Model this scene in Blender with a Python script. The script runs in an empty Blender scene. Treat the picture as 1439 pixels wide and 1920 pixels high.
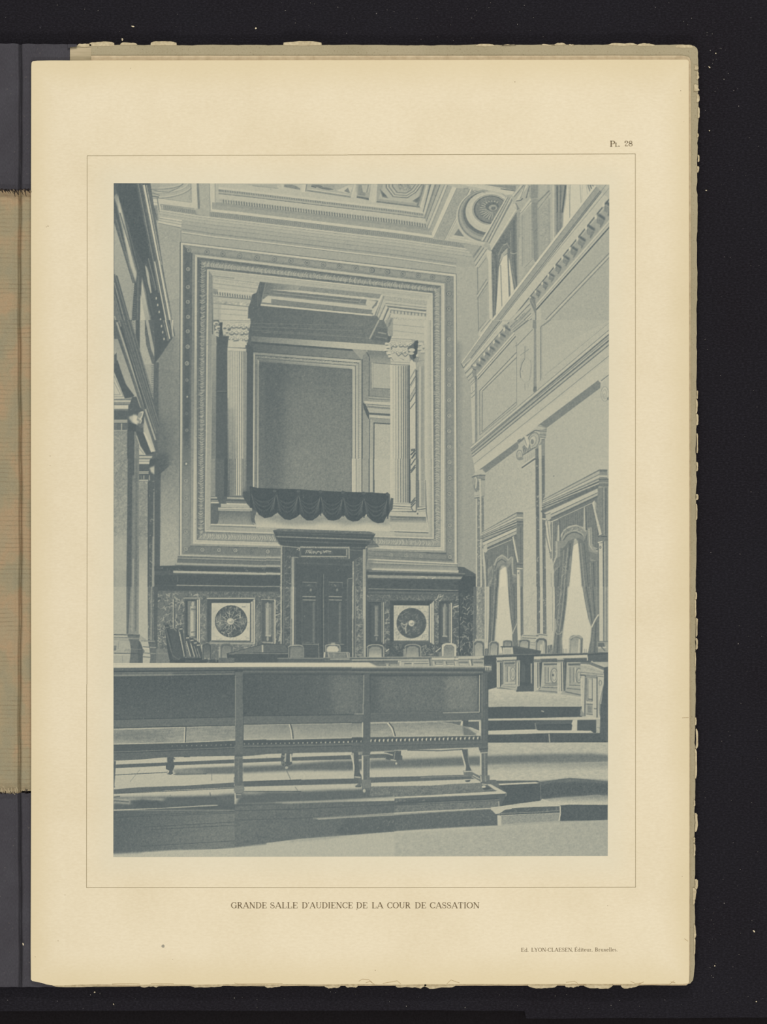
import bpy, math, random
import numpy as np

# ---------------------------------------------------------------- camera, light, exposure
SC = bpy.context.scene
COL = SC.collection
PXM = 0.0003                       # one photograph pixel on the table top, in metres
HC = 1.6                           # the copy camera hangs this high above the cloth
cam_data = bpy.data.cameras.new('copy_camera')
cam = bpy.data.objects.new('copy_camera', cam_data)
COL.objects.link(cam)
cam.location = (0, 0, HC)
cam_data.sensor_fit = 'VERTICAL'
cam_data.sensor_height = 36
cam_data.lens = 36 * HC / (1920 * PXM)
cam_data.clip_start = .05
SC.camera = cam

world = bpy.data.worlds.new('studio')
SC.world = world
world.use_nodes = True
bg = world.node_tree.nodes['Background']
bg.inputs[0].default_value = (1.0, .985, .965, 1)
bg.inputs[1].default_value = 0.5

def lamp(name, loc, size, power, tint):
    d = bpy.data.lights.new(name, 'AREA'); d.shape = 'RECTANGLE'; d.size, d.size_y = size
    d.energy = power; d.color = tint
    ob = bpy.data.objects.new(name, d); COL.objects.link(ob); ob.location = loc
    v = -ob.location.normalized()
    ob.rotation_euler = v.to_track_quat('-Z', 'Y').to_euler()
    return ob
lamp('copy_stand_lamp', (.1, 1.35, .92), (1.3, .16), 13.5, (1, .985, .965))
lamp('copy_stand_lamp', (.1, -1.35, .92), (1.3, .16), 12.5, (1, .985, .965))

SC.view_settings.view_transform = 'Standard'
SC.view_settings.look = 'None'
SC.view_settings.exposure = 0
SC.view_settings.gamma = 1
SC.view_settings.use_curve_mapping = False

# ---------------------------------------------------------------- flat print: the tones of the printed picture, worked out in numpy
PX0, PY0, PW, PH = 208, 338, 940, 1276
A = np.full((PH, PW), 0.6, dtype=np.float32)
IDM = np.zeros((PH, PW), dtype=np.int16)
IDN = ['base']
OX, OY, KK = 0.0, 0.0, 1.0
TL = {c: o for c, o in zip('ABCDEFGHIJKLMNOQUVWX', [(x, y) for y in (330, 600, 860, 1100, 1320) for x in (200, 440, 660, 860)])}
def o(c=None):
    global OX, OY, KK
    if c is None: OX, OY, KK = 0.0, 0.0, 1.0
    else: OX, OY = TL[c]; KK = 300 / 1439
def g(s):
    if isinstance(s, str): s = [float(v) for v in s.split()]
    a = np.array(s, dtype=float).reshape(-1, 2)
    return a * KK + (OX, OY)
def cov(pts, soft=0):
    p = pts - (PX0, PY0)
    m = 2 + int(soft * 3)
    x0 = max(0, int(p[:, 0].min()) - m); x1 = min(PW, int(p[:, 0].max()) + m + 2)
    y0 = max(0, int(p[:, 1].min()) - m); y1 = min(PH, int(p[:, 1].max()) + m + 2)
    if x1 <= x0 + 1 or y1 <= y0 + 1: return None
    w, h = x1 - x0, y1 - y0
    S = 4
    buf = np.zeros((h, w + 2), dtype=np.float32)
    q = np.roll(p, -1, axis=0)
    for (ax, ay), (bx, by) in zip(p, q):
        if ay == by: continue
        s = 1.0
        if ay > by: ax, ay, bx, by, s = bx, by, ax, ay, -1.0
        i0 = max(int(math.ceil((ay - y0) * S - .5)), 0); i1 = min(int(math.ceil((by - y0) * S - .5)), h * S)
        if i1 <= i0: continue
        ii = np.arange(i0, i1)
        yy = (ii + .5) / S + y0
        xx = np.clip(ax + (yy - ay) * (bx - ax) / (by - ay) - x0, 0, w)
        fx = xx.astype(int); fr = (xx - fx).astype(np.float32)
        r = ii // S
        np.add.at(buf, (r, fx), s * (1 - fr)); np.add.at(buf, (r, fx + 1), s * fr)
    c = np.clip(np.abs(np.cumsum(buf, axis=1)[:, :w]) / S, 0, 1)
    if soft > 0: c = blur(c, soft)
    return x0, y0, x1, y1, c
def box(a, r, ax):
    if r < 1: return a
    pad = [(0, 0), (0, 0)]; pad[ax] = (r + 1, r)
    c = np.cumsum(np.pad(a, pad, mode='edge'), axis=ax, dtype=np.float64)
    n = a.shape[ax]
    if ax == 0: return ((c[2 * r + 1:2 * r + 1 + n] - c[:n]) / (2 * r + 1)).astype(np.float32)
    return ((c[:, 2 * r + 1:2 * r + 1 + n] - c[:, :n]) / (2 * r + 1)).astype(np.float32)
def blur(a, r):
    r = max(1, int(round(r)))
    for _ in range(2): a = box(box(a, r, 0), r, 1)
    return a
def paint(c, t, al=1.0):
    if c is None: return
    x0, y0, x1, y1, m = c
    s = A[y0:y1, x0:x1]
    s += (t - s) * (m * al)
def P(s, t, al=1.0, soft=0): paint(cov(g(s), soft), t, al)
def G(s, t0, t1, ax, al=1.0, soft=0):      # polygon with a tone running from t0 to t1 along the axis ax
    c = cov(g(s), soft)
    if c is None: return
    (ax0, ay0), (ax1, ay1) = g(ax) - (PX0, PY0)
    Y, X = np.mgrid[c[1]:c[3], c[0]:c[2]]
    d2 = (ax1 - ax0) ** 2 + (ay1 - ay0) ** 2
    f = np.clip(((X - ax0) * (ax1 - ax0) + (Y - ay0) * (ay1 - ay0)) / d2, 0, 1)
    paint(c, t0 + (t1 - t0) * f, al)
def seg(a, b, t, w, al):
    d = b - a; n = math.hypot(*d)
    if n < 1e-6: return
    v = np.array([-d[1], d[0]]) / n * w / 2
    k = max(1, int(n // 160))
    for i in range(k):
        p0 = a + d * i / k; p1 = a + d * (i + 1) / k
        paint(cov(np.array([p0 + v, p1 + v, p1 - v, p0 - v])), t, al)
def L(s, t, w=1.0, al=1.0):
    p = g(s)
    for i in range(len(p) - 1): seg(p[i], p[i + 1], t, w, al)
def R(a, b, bands):                        # mouldings: strips between two lines a and b, fractions of the way across
    a = g(a); b = g(b)
    for f0, f1, t in bands:
        q = np.array([a[0] + (b[0] - a[0]) * f0, a[1] + (b[1] - a[1]) * f0, a[1] + (b[1] - a[1]) * f1, a[0] + (b[0] - a[0]) * f1])
        paint(cov(q), t)
def mask(s, soft=0): return cov(g(s), soft)
def S(s, amp, size=1, seed=0, bias=0.0, sx=1, soft=0):   # mottled grain inside a polygon
    c = cov(g(s), soft)
    if c is None: return
    r = np.random.default_rng(seed)
    h, w = c[4].shape
    n = r.standard_normal((h, w)).astype(np.float32)
    if size > 0:
        b = box(box(n, int(size), 0), int(size * sx), 1); n = .5 * b / (b.std() + 1e-6) + .6 * n
    x0, y0, x1, y1, m = c
    A[y0:y1, x0:x1] += (n * amp * .42 + bias) * m
def V(s, n, t, ln=8, seed=0, w=.8, al=.7, ang=None):     # marble veins: short crooked strokes clipped to a polygon
    c = cov(g(s))
    if c is None: return
    r = np.random.default_rng(seed)
    x0, y0, x1, y1, m = c
    q = int(ln * 2) + 4
    X0, Y0, X1, Y1 = max(0, x0 - q), max(0, y0 - q), min(PW, x1 + q), min(PH, y1 + q)
    M = np.zeros((Y1 - Y0, X1 - X0), dtype=np.float32); M[y0 - Y0:y1 - Y0, x0 - X0:x1 - X0] = m
    keep = A[Y0:Y1, X0:X1].copy()
    for _ in range(n):
        x = x0 + PX0 + r.random() * (x1 - x0); y = y0 + PY0 + r.random() * (y1 - y0)
        a = r.random() * 6.28 if ang is None else ang + r.normal() * .35
        pts = [(x, y)]
        for _k in range(3):
            a += r.normal() * .5
            x += math.cos(a) * ln / 3 * (0.5 + r.random()); y += math.sin(a) * ln / 3 * (0.5 + r.random()); pts.append((x, y))
        pts = np.array(pts)
        ww = w * (.5 + r.random()); aa = al * (.4 + .6 * r.random())
        for i in range(3): seg(pts[i], pts[i + 1], t, ww, aa)
    s_ = A[Y0:Y1, X0:X1]
    s_[:] = keep + (s_ - keep) * M
def E(s, rx, ry, t, al=1.0, soft=0, ring=0, n=28, ang=0):   # ellipse (tile units), ring = outline width in pixels
    c0 = g(s)[0]
    th = np.linspace(0, 2 * math.pi, n, endpoint=False)
    def el(dx):
        X = (rx * KK + dx) * np.cos(th); Y = (ry * KK + dx) * np.sin(th)
        ca, sa = math.cos(ang), math.sin(ang)
        return np.stack([c0[0] + X * ca - Y * sa, c0[1] + X * sa + Y * ca], 1)
    if not ring: paint(cov(el(0), soft), t, al)
    else:
        p = el(0)
        for i in range(n): seg(p[i], p[(i + 1) % n], t, ring, al)
def ros(s, r=4.0, d=.14, l=.82, al=1.15):    # rosettes of the frame
    for q in g(s):
        th = np.linspace(0, 6.283, 14, endpoint=False)
        for rr, tt in ((r + .6, d), (r - .3, l), (r - 1.5, d), (r - 2.6, l)):
            if rr > .4: paint(cov(np.stack([q[0] + rr * np.cos(th), q[1] + rr * np.sin(th)], 1)), tt, al * .8)
        paint(cov(np.stack([q[0] - .7 + .8 * np.cos(th), q[1] - .3 + .8 * np.sin(th)], 1)), d, al)
def D(s0, s1, n, v, t, w, al=1.0, t2=None):   # dentils: n strokes from line s0-s1 along the vector v
    a, b = g(s0)[0], g(s1)[0]; v = np.array(v, dtype=float) * KK
    for i in range(n):
        q = a + (b - a) * i / max(1, n - 1)
        seg(q, q + v, t, w, al)
        if t2 is not None: seg(q + (w, 0), q + v + (w, 0), t2, w * .6, al)
def leaf(s0, s1, wd, per, tl, td, al=.8, ww=1.2):   # carved leaf band: uneven chevrons along a line
    a, b = g(s0)[0], g(s1)[0]; d = b - a; n = math.hypot(*d); u = d / n; v = np.array([-u[1], u[0]])
    r = np.random.default_rng(int(n))
    for i in range(int(n / per)):
        q = a + u * (i + .3 + .25 * r.normal()) * per
        for sgn in (-1, 1):
            k = .45 + .08 * r.normal(); e = al * (.45 + .55 * r.random())
            seg(q, q + u * per * .6 + v * sgn * wd * k, td, ww * (.6 + .7 * r.random()), e)
            seg(q + u * per * .45, q + u * per * (1.05 + .3 * r.normal()) + v * sgn * wd * k, tl, ww * (.6 + .7 * r.random()), al * (.45 + .55 * r.random()))
        q = q + v * wd * .4 * r.normal(); seg(q, q + u * 1.4, td if i % 2 else tl, 1.2, .6)
def FR(o4, i4, ts):                        # mitred frame: four trapezoids top, right, bottom, left between two quads
    for i in range(4):
        j = (i + 1) % 4
        if ts[i] is None: continue
        q = np.array([o4[i], o4[j], i4[j], i4[i]])
        if isinstance(ts[i], tuple):
            c = cov(q)
            Y, X = np.mgrid[c[1]:c[3], c[0]:c[2]]
            (ax, ay), (bx, by) = (np.array(o4[i]) + i4[i]) / 2 - (PX0, PY0), (np.array(o4[j]) + i4[j]) / 2 - (PX0, PY0)
            f = np.clip(((X - ax) * (bx - ax) + (Y - ay) * (by - ay)) / ((bx - ax) ** 2 + (by - ay) ** 2), 0, 1)
            k = np.linspace(0, 1, len(ts[i]))
            paint(c, np.interp(f, k, ts[i]))
        else: paint(cov(q), ts[i])
def ID(name, *polys):
    IDN.append(name); n = len(IDN) - 1
    for s in polys:
        c = cov(g(s))
        if c is None: continue
        IDM[c[1]:c[3], c[0]:c[2]][c[4] > .5] = n
# ---------------------------------------------------------------- ceiling, walls and great frame of the picture
CX = [280, 297, 346, 400, 440, 660, 740, 885, 920]; CY = [381, 383, 390.5, 398.5, 402.5, 428.5, 437.5, 458, 463]
def cc(x): return np.interp(x, CX, CY)
def cb(x0, x1, d0, d1, t, al=1.0):
    o(); xs = np.linspace(x0, x1, 9)
    P([(x, cc(x) + d0) for x in xs] + [(x, cc(x) + d1) for x in xs[::-1]], t, al)
def upper():
    o()
    P('208 338 1150 338 1150 1620 208 1620', .62)
    # back wall
    P('280 400 905 470 905 1090 280 1075', .66)
    G('290 560 345 560 345 800 290 800', .62, .38, '318 600 318 760'); G('290 800 345 800 345 1070 290 1070', .38, .62, '318 830 318 960')
    P('312 700 340 700 340 850 330 830', .46, .7, 5); P('296 770 320 780 312 900 296 930', .2, .7, 6)
    P('296 640 330 625 318 780 296 800', .36, .6, 4)
    G('856 500 900 500 900 1085 856 1085', .7, .6, '878 520 878 1060'); G('856 640 870 640 870 1060 858 1060', .46, .64, '857 800 869 800', .8, 2)
    P('868 760 888 760 892 1040 876 1040', .6, .5, 7)
    # ceiling field
    P('270 338 1000 338 905 480 297 408', .76)
    o('A')
    # left round coffer, rails and frame
    P('395 60 760 60 760 230 480 200 400 150', .72)
    for rx, ry, t, w in ((330, 140, .45, 1.2), (318, 128, .85, 1.4), (290, 100, .6, 1.0), (275, 88, .84, 1.5), (235, 60, .45, 1.4), (220, 45, .8, 2)):
        E('455 60', rx, ry, t, 1, 0, w, 90)
    P('395 60 480 60 430 190 400 170', .6, .6, 2)
    L('395 115 470 140 560 145 640 110 690 70', .4, 1.6, .8); L('410 150 480 175', .4, 1.4)
    L('755 70 750 215', .4, .8, .8); L('740 75 735 205', .5, .7, .6)
    P('765 60 812 60 815 290 790 290 470 250 470 205 765 240', .86); L('470 252 790 294', .4, .9); L('480 200 765 238', .5, .7); L('762 70 765 238', .5, .7)
    P('810 60 832 60 842 296 822 296', .36, .85); P('832 60 925 60 935 345 842 310', .7); S('832 60 925 60 935 345 842 310', .04, 1, 3)
    P('925 60 975 60 975 290 1439 345 1439 365 935 312', .87); L('925 60 933 312', .4, .8); L('975 60 977 292 1439 342', .4, .8)
    P('395 210 455 210 460 260 400 260', .88); L('395 235 455 240', .5, .8)
    P('410 265 455 265 470 400 445 400', .5); L('430 290 455 395', .25, 1.8); L('455 200 485 390', .35, 1.5); L('470 215 500 350', .85, 3.2); L('485 255 510 330', .4, 1.2); L('395 180 470 190', .2, 2.4, .8)
    L('500 262 480 370', .6, .6)
    # long horizontal mouldings of the ceiling edge
    x0 = 399
    for d0, d1, t in ((-70, -47, .8), (-49, -44, .86), (-44.5, -36.5, .46), (-40.5, -37, .7), (-37, -35.8, .3), (-35.8, -27, .8), (-27, -19, .72), (-19, -5.5, .62), (-6.2, -1, .88), (-1, 0, .4)):
        cb(398 if d0 > -20 else 410, 812 + d1 * .25, d0, d1, t)
    cb(405, 812, -20, -14, .54, .7); cb(405, 812, -24.5, -23.9, .4, .5)
    for i in range(260):
        x = 418 + i * 1.48
        if x < 798: o(); L([(x, cc(x) - 44), (x + .9, cc(x) - 40.5)], .3 + .35 * ((i * 7) % 3), .8, .6); L([(x, cc(x) - 39.5), (x + 1.2, cc(x) - 37.2)], .82 - .3 * ((i * 5) % 2), .7, .8)
    i = 0; x = 419
    while x < 803:
        o(); L([(x, cc(x) - 26.2), (x + .8, cc(x) - 19)], .22 if x > 440 else .32, 1.7, .85); x += 4.85
    # cornice above the back wall
    for d0, d1, t in ((0, 8.5, .52), (8.5, 9.2, .38), (9.2, 12.4, .82), (12.4, 13.1, .42), (13.1, 17.5, .76), (17.5, 18.2, .46), (18.2, 23.5, .72), (23.5, 24.2, .42), (24.2, 30.5, .68), (30.5, 31.3, .42), (31.3, 39, .65), (39, 41, .48), (41, 44.2, .62), (44.2, 46.8, .86), (46.8, 47.8, .35), (47.8, 62, .66)):
        xa = 306 if d0 < 9 else 299 if d0 < 20 else 340
        xb = 884 - max(0, d0 - 9) * .0 if d0 < 9 else 888 if d0 < 30 else 856
        cb(xa, xb, d0, d1, t)
    for i in range(300):
        x = 308 + i * 1.95
        if x < 886 and not 367 < x < 393: o(); L([(x, cc(x) + 1), (x + 1.6, cc(x) + 7)], .36 if i % 2 else .62, .9, .7)
    P('367 391 393 395 393 406 369 402', .68)
    o('A')
    # cornice returns on the left
    R('480 365 680 395', '460 425 670 470', [(0, .2, .88), (.2, .3, .55), (.3, .55, .82), (.55, .62, .5), (.62, .92, .86), (.92, 1, .4)])
    P('665 488 672 488 676 585 668 590', .4); L('673 505 675 580', .8, .6); P('455 450 668 492 666 590 465 600', .64)
    S('455 450 668 492 600 1400 480 800', .05, 1, 5)
    # coffers left of the middle
    o('B')
    P('0 70 430 70 440 125 0 90', .8); P('60 75 380 78 385 105 200 92', .7); L('160 88 395 112', .5, 1)
    P('445 75 600 75 600 125 590 128 445 100', .66); P('450 78 520 78 590 108 590 122 445 98', .42, .8); P('520 76 600 76 600 120 560 90', .78)
    L('430 70 435 120', .86, 4); L('600 75 600 140', .86, 3); P('610 75 645 75 645 148 605 142', .9)
    P('650 75 1085 75 1050 200 650 130', .7); P('690 78 760 78 900 120 850 128 780 115', .35, .9); P('760 75 900 75 905 115 800 100', .62); L('690 90 735 103', .3, 2.5)
    P('920 130 1030 80 1070 80 1040 160', .84); P('985 135 1020 105 1040 150 1030 155', .42); L('650 130 1045 188', .5, 3); L('650 75 640 140', .45, 2); L('1085 75 1055 195', .86, 4); L('660 118 1030 172', .84, 2)
    P('1100 75 1240 75 1215 210 1100 180', .66); P('1115 78 1225 78 1205 190 1120 170', .5); P('1140 80 1190 80 1175 155 1140 150', .74); L('1100 185 1215 205', .3, 2.5); L('1240 75 1215 215', .86, 3.5); L('1120 78 1105 180', .4, 1.5)
    L('1180 85 1175 150', .4, 2)
    # large octagonal coffer
    o('C')
    P('200 70 220 70 205 235 170 230', .85); P('225 70 700 70 625 290 225 245', .62); L('225 75 205 240', .86, 3)
    P('285 75 650 75 600 250 240 205', .74); R('225 225 625 275', '215 245 622 295', [(0, .6, .36), (.6, 1, .8)])
    L('650 80 590 270', .4, 3); L('680 80 620 285', .86, 4); L('640 75 600 210', .55, 2)
    P('250 110 330 200 275 190', .4); P('265 130 320 185 280 180', .3); P('545 225 620 175 590 245', .4); P('560 215 610 190 590 235', .32)
    for k, (t, s) in enumerate(((.38, 1.0), (.82, .93), (.45, .85), (.76, .78), (.38, .66), (.7, .6))):
        c = (470, 75); pts = []
        for dx, dy in ((-165, 0), (-165, 30), (-100, 115), (30, 125), (110, 75), (165, 0)): pts += [(c[0] + dx * s, c[1] + dy * s)]
        P(pts, t)
    P('400 70 540 70 530 120 470 135 420 110', .6); V('395 70 560 70 540 135 420 125', 40, .3, 5, 9, 1, .8); V('395 70 560 70 540 135 420 125', 30, .9, 5, 10, 1, .8)
    P('40 75 170 75 160 195 50 180', .64); P('60 78 130 78 120 180 58 170', .5); P('90 80 165 80 150 150 100 145', .76); L('45 190 155 212', .34, 2.5); L('150 78 135 150', .45, 2); L('175 75 170 215', .82, 2)
    # right-hand rails of the great coffer running up to the right
    R('668 75 600 70', '668 75 600 70', [])
    R('700 75 640 320', '860 80 690 480', [(0, .1, .36), (.1, .28, .82), (.28, .4, .45), (.4, .56, .62), (.56, .62, .35), (.62, .82, .74), (.82, .88, .5), (.88, 1, .84)])
    R('860 80 700 480', '950 110 740 560', [(0, .08, .45), (.08, .5, .66), (.5, .92, .9), (.92, 1, .5)])
    R('950 110 745 560', '1060 115 835 575', [(0, 1, .62)]); S('950 110 1060 115 835 575 745 560', .08, 1, 8)
    R('1060 115 835 575', '1105 122 862 570', [(0, .15, .4), (.15, .5, .88), (.5, .62, .3), (.62, 1, .85)])
    L('1010 115 1050 110', .4, 3, .5)
    # round shell coffer
    P('1105 122 1240 150 1430 165 1220 600 860 570', .74)
    P('1105 130 1200 140 1120 180 1070 210', .5); P('920 530 960 475 1010 545', .4); L('905 540 1010 555', .84, 3)
    P('885 560 1180 610 1175 600 870 545', .86)
    for cx, cy, rx, ry, t in ((1212, 365, 272, 250, .82), (1216, 358, 262, 236, .45), (1220, 352, 254, 226, .64), (1226, 342, 242, 210, .5), (1232, 334, 232, 200, .32), (1240, 322, 216, 186, .8), (1244, 316, 190, 164, .84), (1250, 303, 166, 138, .5), (1250, 303, 160, 133, .76), (1250, 303, 154, 128, .3), (1252, 300, 140, 116, .44)):
        E('%d %d' % (cx, cy), rx, ry, t, 1, 0, 0, 60)
    for a in np.linspace(1.6, 5.2, 15): L([(1270 + 35 * math.cos(a), 300 + 30 * math.sin(a)), (1262 + 110 * math.cos(a), 305 + 85 * math.sin(a))], .78, 1.5, .8)
    for a in np.linspace(1.7, 5.3, 15): L([(1270 + 45 * math.cos(a), 300 + 35 * math.sin(a)), (1262 + 115 * math.cos(a), 305 + 90 * math.sin(a))], .3, 1, .8)
    E('1262 275', 60, 42, .32); E('1270 285', 38, 28, .6); E('1275 290', 20, 15, .35); S('1130 200 1400 180 1260 430 1120 380', .07, 1, 12)
    # diagonal cornice along the right wall, seen from below
    P('1430 180 1180 640 1440 640 1440 180', .68)
    o('D')
    P('430 180 240 580 560 560 560 100', .68)
    R('420 185 230 560', '560 80 700 80', [])
    R('435 185 205 580', '485 190 285 600', [(0, .2, .86), (.2, .35, .4), (.35, .6, .7), (.6, .72, .35), (.72, 1, .8)])
    R('480 200 275 600', '520 310 295 670', [(0, .2, .45), (.2, .85, .8), (.85, 1, .9)])
    P('0 70 430 70 525 80 490 165 430 168', .86)
    P('215 78 540 78 525 130 390 120', .5); P('270 78 545 78 540 90', .62); L('215 80 515 135', .84, 2.5); L('380 115 520 135', .35, 2); L('110 95 430 165', .75, 1)
    L('140 130 245 150', .5, 1.2)
    P('130 125 60 230 100 180 150 150', .5)
    # upper right wall
    P('560 78 1225 78 715 800 290 1290 290 680 520 310', .7)
    P('525 75 660 75 650 210 540 330 490 240', .7); L('620 80 520 230', .86, 4); L('590 80 500 190', .4, 1.5); L('570 80 490 180', .85, 2.5); L('600 85 560 200', .4, 1); L('640 90 610 200', .35, 2); L('635 80 645 190', .5, 1)
    L('520 225 560 220 580 200', .3, 2); L('500 250 560 330 650 205', .84, 3.5); L('515 245 560 315', .4, 1.5); P('520 250 545 300 560 340 530 320', .42)
    P('650 78 715 78 715 200 650 205', .5); P('655 205 720 205 720 260 655 240', .55); P('660 240 712 240 718 800 680 820', .48)
    P('560 345 650 240 665 250 665 740 590 830 560 850', .68); L('560 340 655 235', .86, 3); L('565 335 655 225', .4, 1); L('575 350 575 840', .45, .9); L('660 250 665 740', .45, 1.1); L('590 360 590 825', .55, .7); L('635 300 640 770', .6, .6)
    P('525 310 555 290 555 560 525 580', .66); L('560 330 530 380', .4, 1); L('530 400 560 470', .5, 1.4, .6); L('530 500 560 530', .5, 1.4, .6)
    P('715 78 830 78 830 140 720 230', .66); P('725 80 800 80 800 150 730 200', .72); L('820 130 720 230', .45, 2.4); L('830 150 715 300', .4, 1)
    P('720 310 830 190 830 610 720 730', .64); S('740 300 810 240 810 560 740 640', .09, 1, 15); L('815 200 818 640', .5, .8); L('722 300 722 740', .5, .8); P('860 78 880 78 880 560 860 580', .62)
    P('832 78 862 78 862 590 838 610', .82); L('840 78 845 600', .5, .8)
    P('875 78 975 78 965 180 940 330 935 480 900 540 878 570', .45); L('890 90 895 500', .28, 2.4); L('920 80 915 520', .32, 1.5); L('965 85 935 330', .25, 3); L('945 90 925 300', .55, 2); L('905 80 903 480', .6, 1.2); P('875 320 940 340 930 480 880 560', .5, .5)
    P('975 78 1160 78 1215 95 1110 270 940 490 950 330 975 180', .93)
    L('990 80 1010 400', .7, 1); L('1005 80 1000 410', .5, 1); L('1095 80 1105 270', .6, 1); L('1115 80 1110 260', .7, .8)
    L('1165 78 1190 150', .5, 3); L('1185 80 1205 130', .3, 2.2); L('1205 78 1220 105', .4, 1.5); L('1150 78 1165 180', .7, 1)
    P('290 690 300 670 300 1300 290 1290', .6)
    # upper window with its drapery
    P('290 680 520 330 535 330 530 1020 330 1290 310 1290', .4)
    P('300 670 440 480 445 600 390 640 355 720 355 790 365 810 345 880 350 930 350 1060 335 1270 312 1285', .34)
    S('300 670 440 480 445 600 390 640 355 720 345 880 335 1270 312 1285', .07, 1, 14); L('310 700 330 900 325 1270', .5, 1.6, .6); L('330 680 345 840 335 1200', .22, 1.5, .7)
    P('450 480 520 340 530 400 530 1020 510 1040 480 900 460 720 445 640', .36); L('470 500 475 800 520 1020', .56, 1.6, .7); L('500 400 500 700 525 980', .26, 2, .8); L('520 380 528 900', .5, 1)
    P('365 820 400 730 440 700 460 760 500 1030 400 1190 335 1260 350 1060', .93); L('380 800 392 1190', .45, 1.6); L('445 700 460 1100', .35, 2.4); L('460 900 470 1090', .5, 1.2)
    P('365 790 385 700 440 640 440 690 400 730', .72); L('360 790 385 700 445 635', .3, 1.4); L('355 720 390 640 440 600', .55, 1.5); L('465 690 500 700 525 690', .7, 2, .7); L('400 620 440 610 460 650', .65, 1.5, .7)
    P('525 320 550 330 550 1010 530 1020', .6)
    P('545 560 570 545 570 980 540 1000', .72); P('548 830 670 740 700 790 540 1000', .7); L('590 830 670 745', .5, 1); P('600 830 715 760 715 800 545 1000', .66)
    # pilaster corner left of the window
    P('155 780 250 670 300 680 300 1290 270 1290 180 1400 175 820', .74)
    P('240 650 300 680 305 1290 275 1290 270 780', .86); L('295 690 310 1280', .5, 1); L('262 740 275 1290', .6, .8)
    P('180 830 250 720 262 760 268 1290 185 1400', .7); L('172 820 182 1410', .35, 1.2)
    P('30 610 170 620 250 660 155 810 130 720', .64)
    R('200 625 130 720', '270 665 160 830', [(0, .2, .45), (.2, .4, .7), (.4, .5, .4), (.5, .75, .78), (.75, .85, .4), (.85, 1, .82)])
    R('255 920 165 1060', '268 960 172 1110', [(0, .3, .5), (.3, .7, .78), (.7, 1, .45)]); L('180 830 250 735', .4, 1)
    P('190 1100 255 1000 262 1280 190 1380', .66); L('188 1100 255 1005', .5, .8); P('180 1400 270 1290 300 1290 200 1439 180 1439', .8); L('200 1400 290 1290', .4, 1.2); L('185 1380 250 1300', .45, .9)
    # diagonal frieze of ovolo / bracket cornice of right wall
    P('185 1439 1235 78 1360 78 1360 1439', .74)
    R('1228 80 190 1439', '1360 215 420 1370', [(0, .1, .9), (.1, .14, .45), (.14, .36, .6), (.36, .41, .35), (.41, .44, .8), (.44, .48, .3), (.48, .93, .82), (.93, 1, .32)])
    R('1228 80 190 1439', '1290 145 300 1412', [(0, .2, .92)])
    P('1270 78 1360 78 1360 160', .78); L('1330 78 930 590', .4, 1); L('1355 110 480 1170', .5, 1)
    P('1360 240 640 1100 700 1180 1360 440', .62)
    for i, (u, v) in enumerate(((1345, 240), (1275, 350), (1185, 450), (1105, 550), (1035, 640), (965, 722), (895, 800), (835, 880), (778, 955), (715, 1030), (665, 1085))):
        s = 1 - i * .05
        P([(u - 10 * s, v - 15 * s), (u + 50 * s, v + 25 * s), (u + 45 * s, v + 55 * s), (u - 30 * s, v + 5 * s)], .18, .9, 1)
        P([(u - 30 * s, v + 15 * s), (u + 25 * s, v + 50 * s), (u + 20 * s, v + 105 * s), (u - 35 * s, v + 75 * s)], .5)
        P([(u + 25 * s, v + 45 * s), (u + 45 * s, v + 60 * s), (u + 5 * s, v + 125 * s), (u - 5 * s, v + 110 * s)], .42)
        for q in range(3): L([(u - 22 * s + q * 16 * s, v + 30 * s + q * 8 * s), (u - 24 * s + q * 14 * s, v + 80 * s + q * 9 * s)], .3, .9, .6)
        P([(u - 55 * s, v + 10 * s), (u - 32 * s, v - 10 * s), (u - 28 * s, v + 30 * s), (u - 48 * s, v + 45 * s)], .88)
    R('1360 390 700 1150', '1360 480 700 1230', [(0, .3, .85), (.3, .36, .4), (.36, .7, .78), (.7, .76, .35), (.76, 1, .72)])
    R('1360 450 700 1195', '1360 480 700 1225', [(0, .6, .2), (.6, 1, .7)])
    P('640 1100 690 1105 700 1200 705 1439 685 1439 660 1250', .42); L('650 1110 690 1180', .6, 1)
    P('700 1230 1360 490 1360 1439 705 1439', .7)
    L('750 1330 1360 690', .38, 1.4); L('770 1350 1360 730', .38, 1.4); L('755 1340 1360 712', .86, 1.6); L('745 1350 748 1439', .4, 1); L('760 1355 762 1439', .6, .8)
    P('705 1210 745 1180 745 1439 706 1439', .78); L('1180 1439 1360 1290', .5, .8)
    # lower consoles at the left end
    P('300 1439 640 1120 690 1240 690 1439', .72); R('640 1120 330 1439', '655 1200 470 1400', [(0, .3, .8), (.3, .42, .35), (.42, .8, .74), (.8, 1, .5)])
    D('600 1230', '500 1350', 7, (-30, 22), .45, 1.5, .8); R('655 1230 480 1400', '660 1290 520 1425', [(0, .15, .3), (.15, .4, .85), (.4, .5, .4), (.5, .8, .8), (.8, 1, .4)])
    L('670 1370 590 1439', .4, 1)
    # left wall: dark cornices running steeply down
    o('A')
    P('60 60 395 60 600 1439 60 1439', .3)
    P('60 60 390 60 330 400 480 800 560 1100 600 1439 100 1439 68 300', .2)
    P('68 420 250 960 225 1300 210 1439 68 1439', .68)
    G('72 440 180 700 240 960 200 1250 70 850', .7, .62, '80 500 220 1200')
    P('68 340 80 340 250 960 235 970 68 420', .28); L('90 400 245 960', .5, 1, .6)
    G('85 160 105 185 150 360 200 580 245 790 272 870 262 960 210 800 130 420 100 280 70 190', .9, .8, '100 180 250 900', 1, 1); P('68 70 100 170 110 300 80 200', .3, .8, 2); P('100 290 150 420 190 560 150 480', .4, .7, 2)
    L('120 330 275 860', .35, 2.2); L('165 350 290 840', .5, 1, .6)
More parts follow.
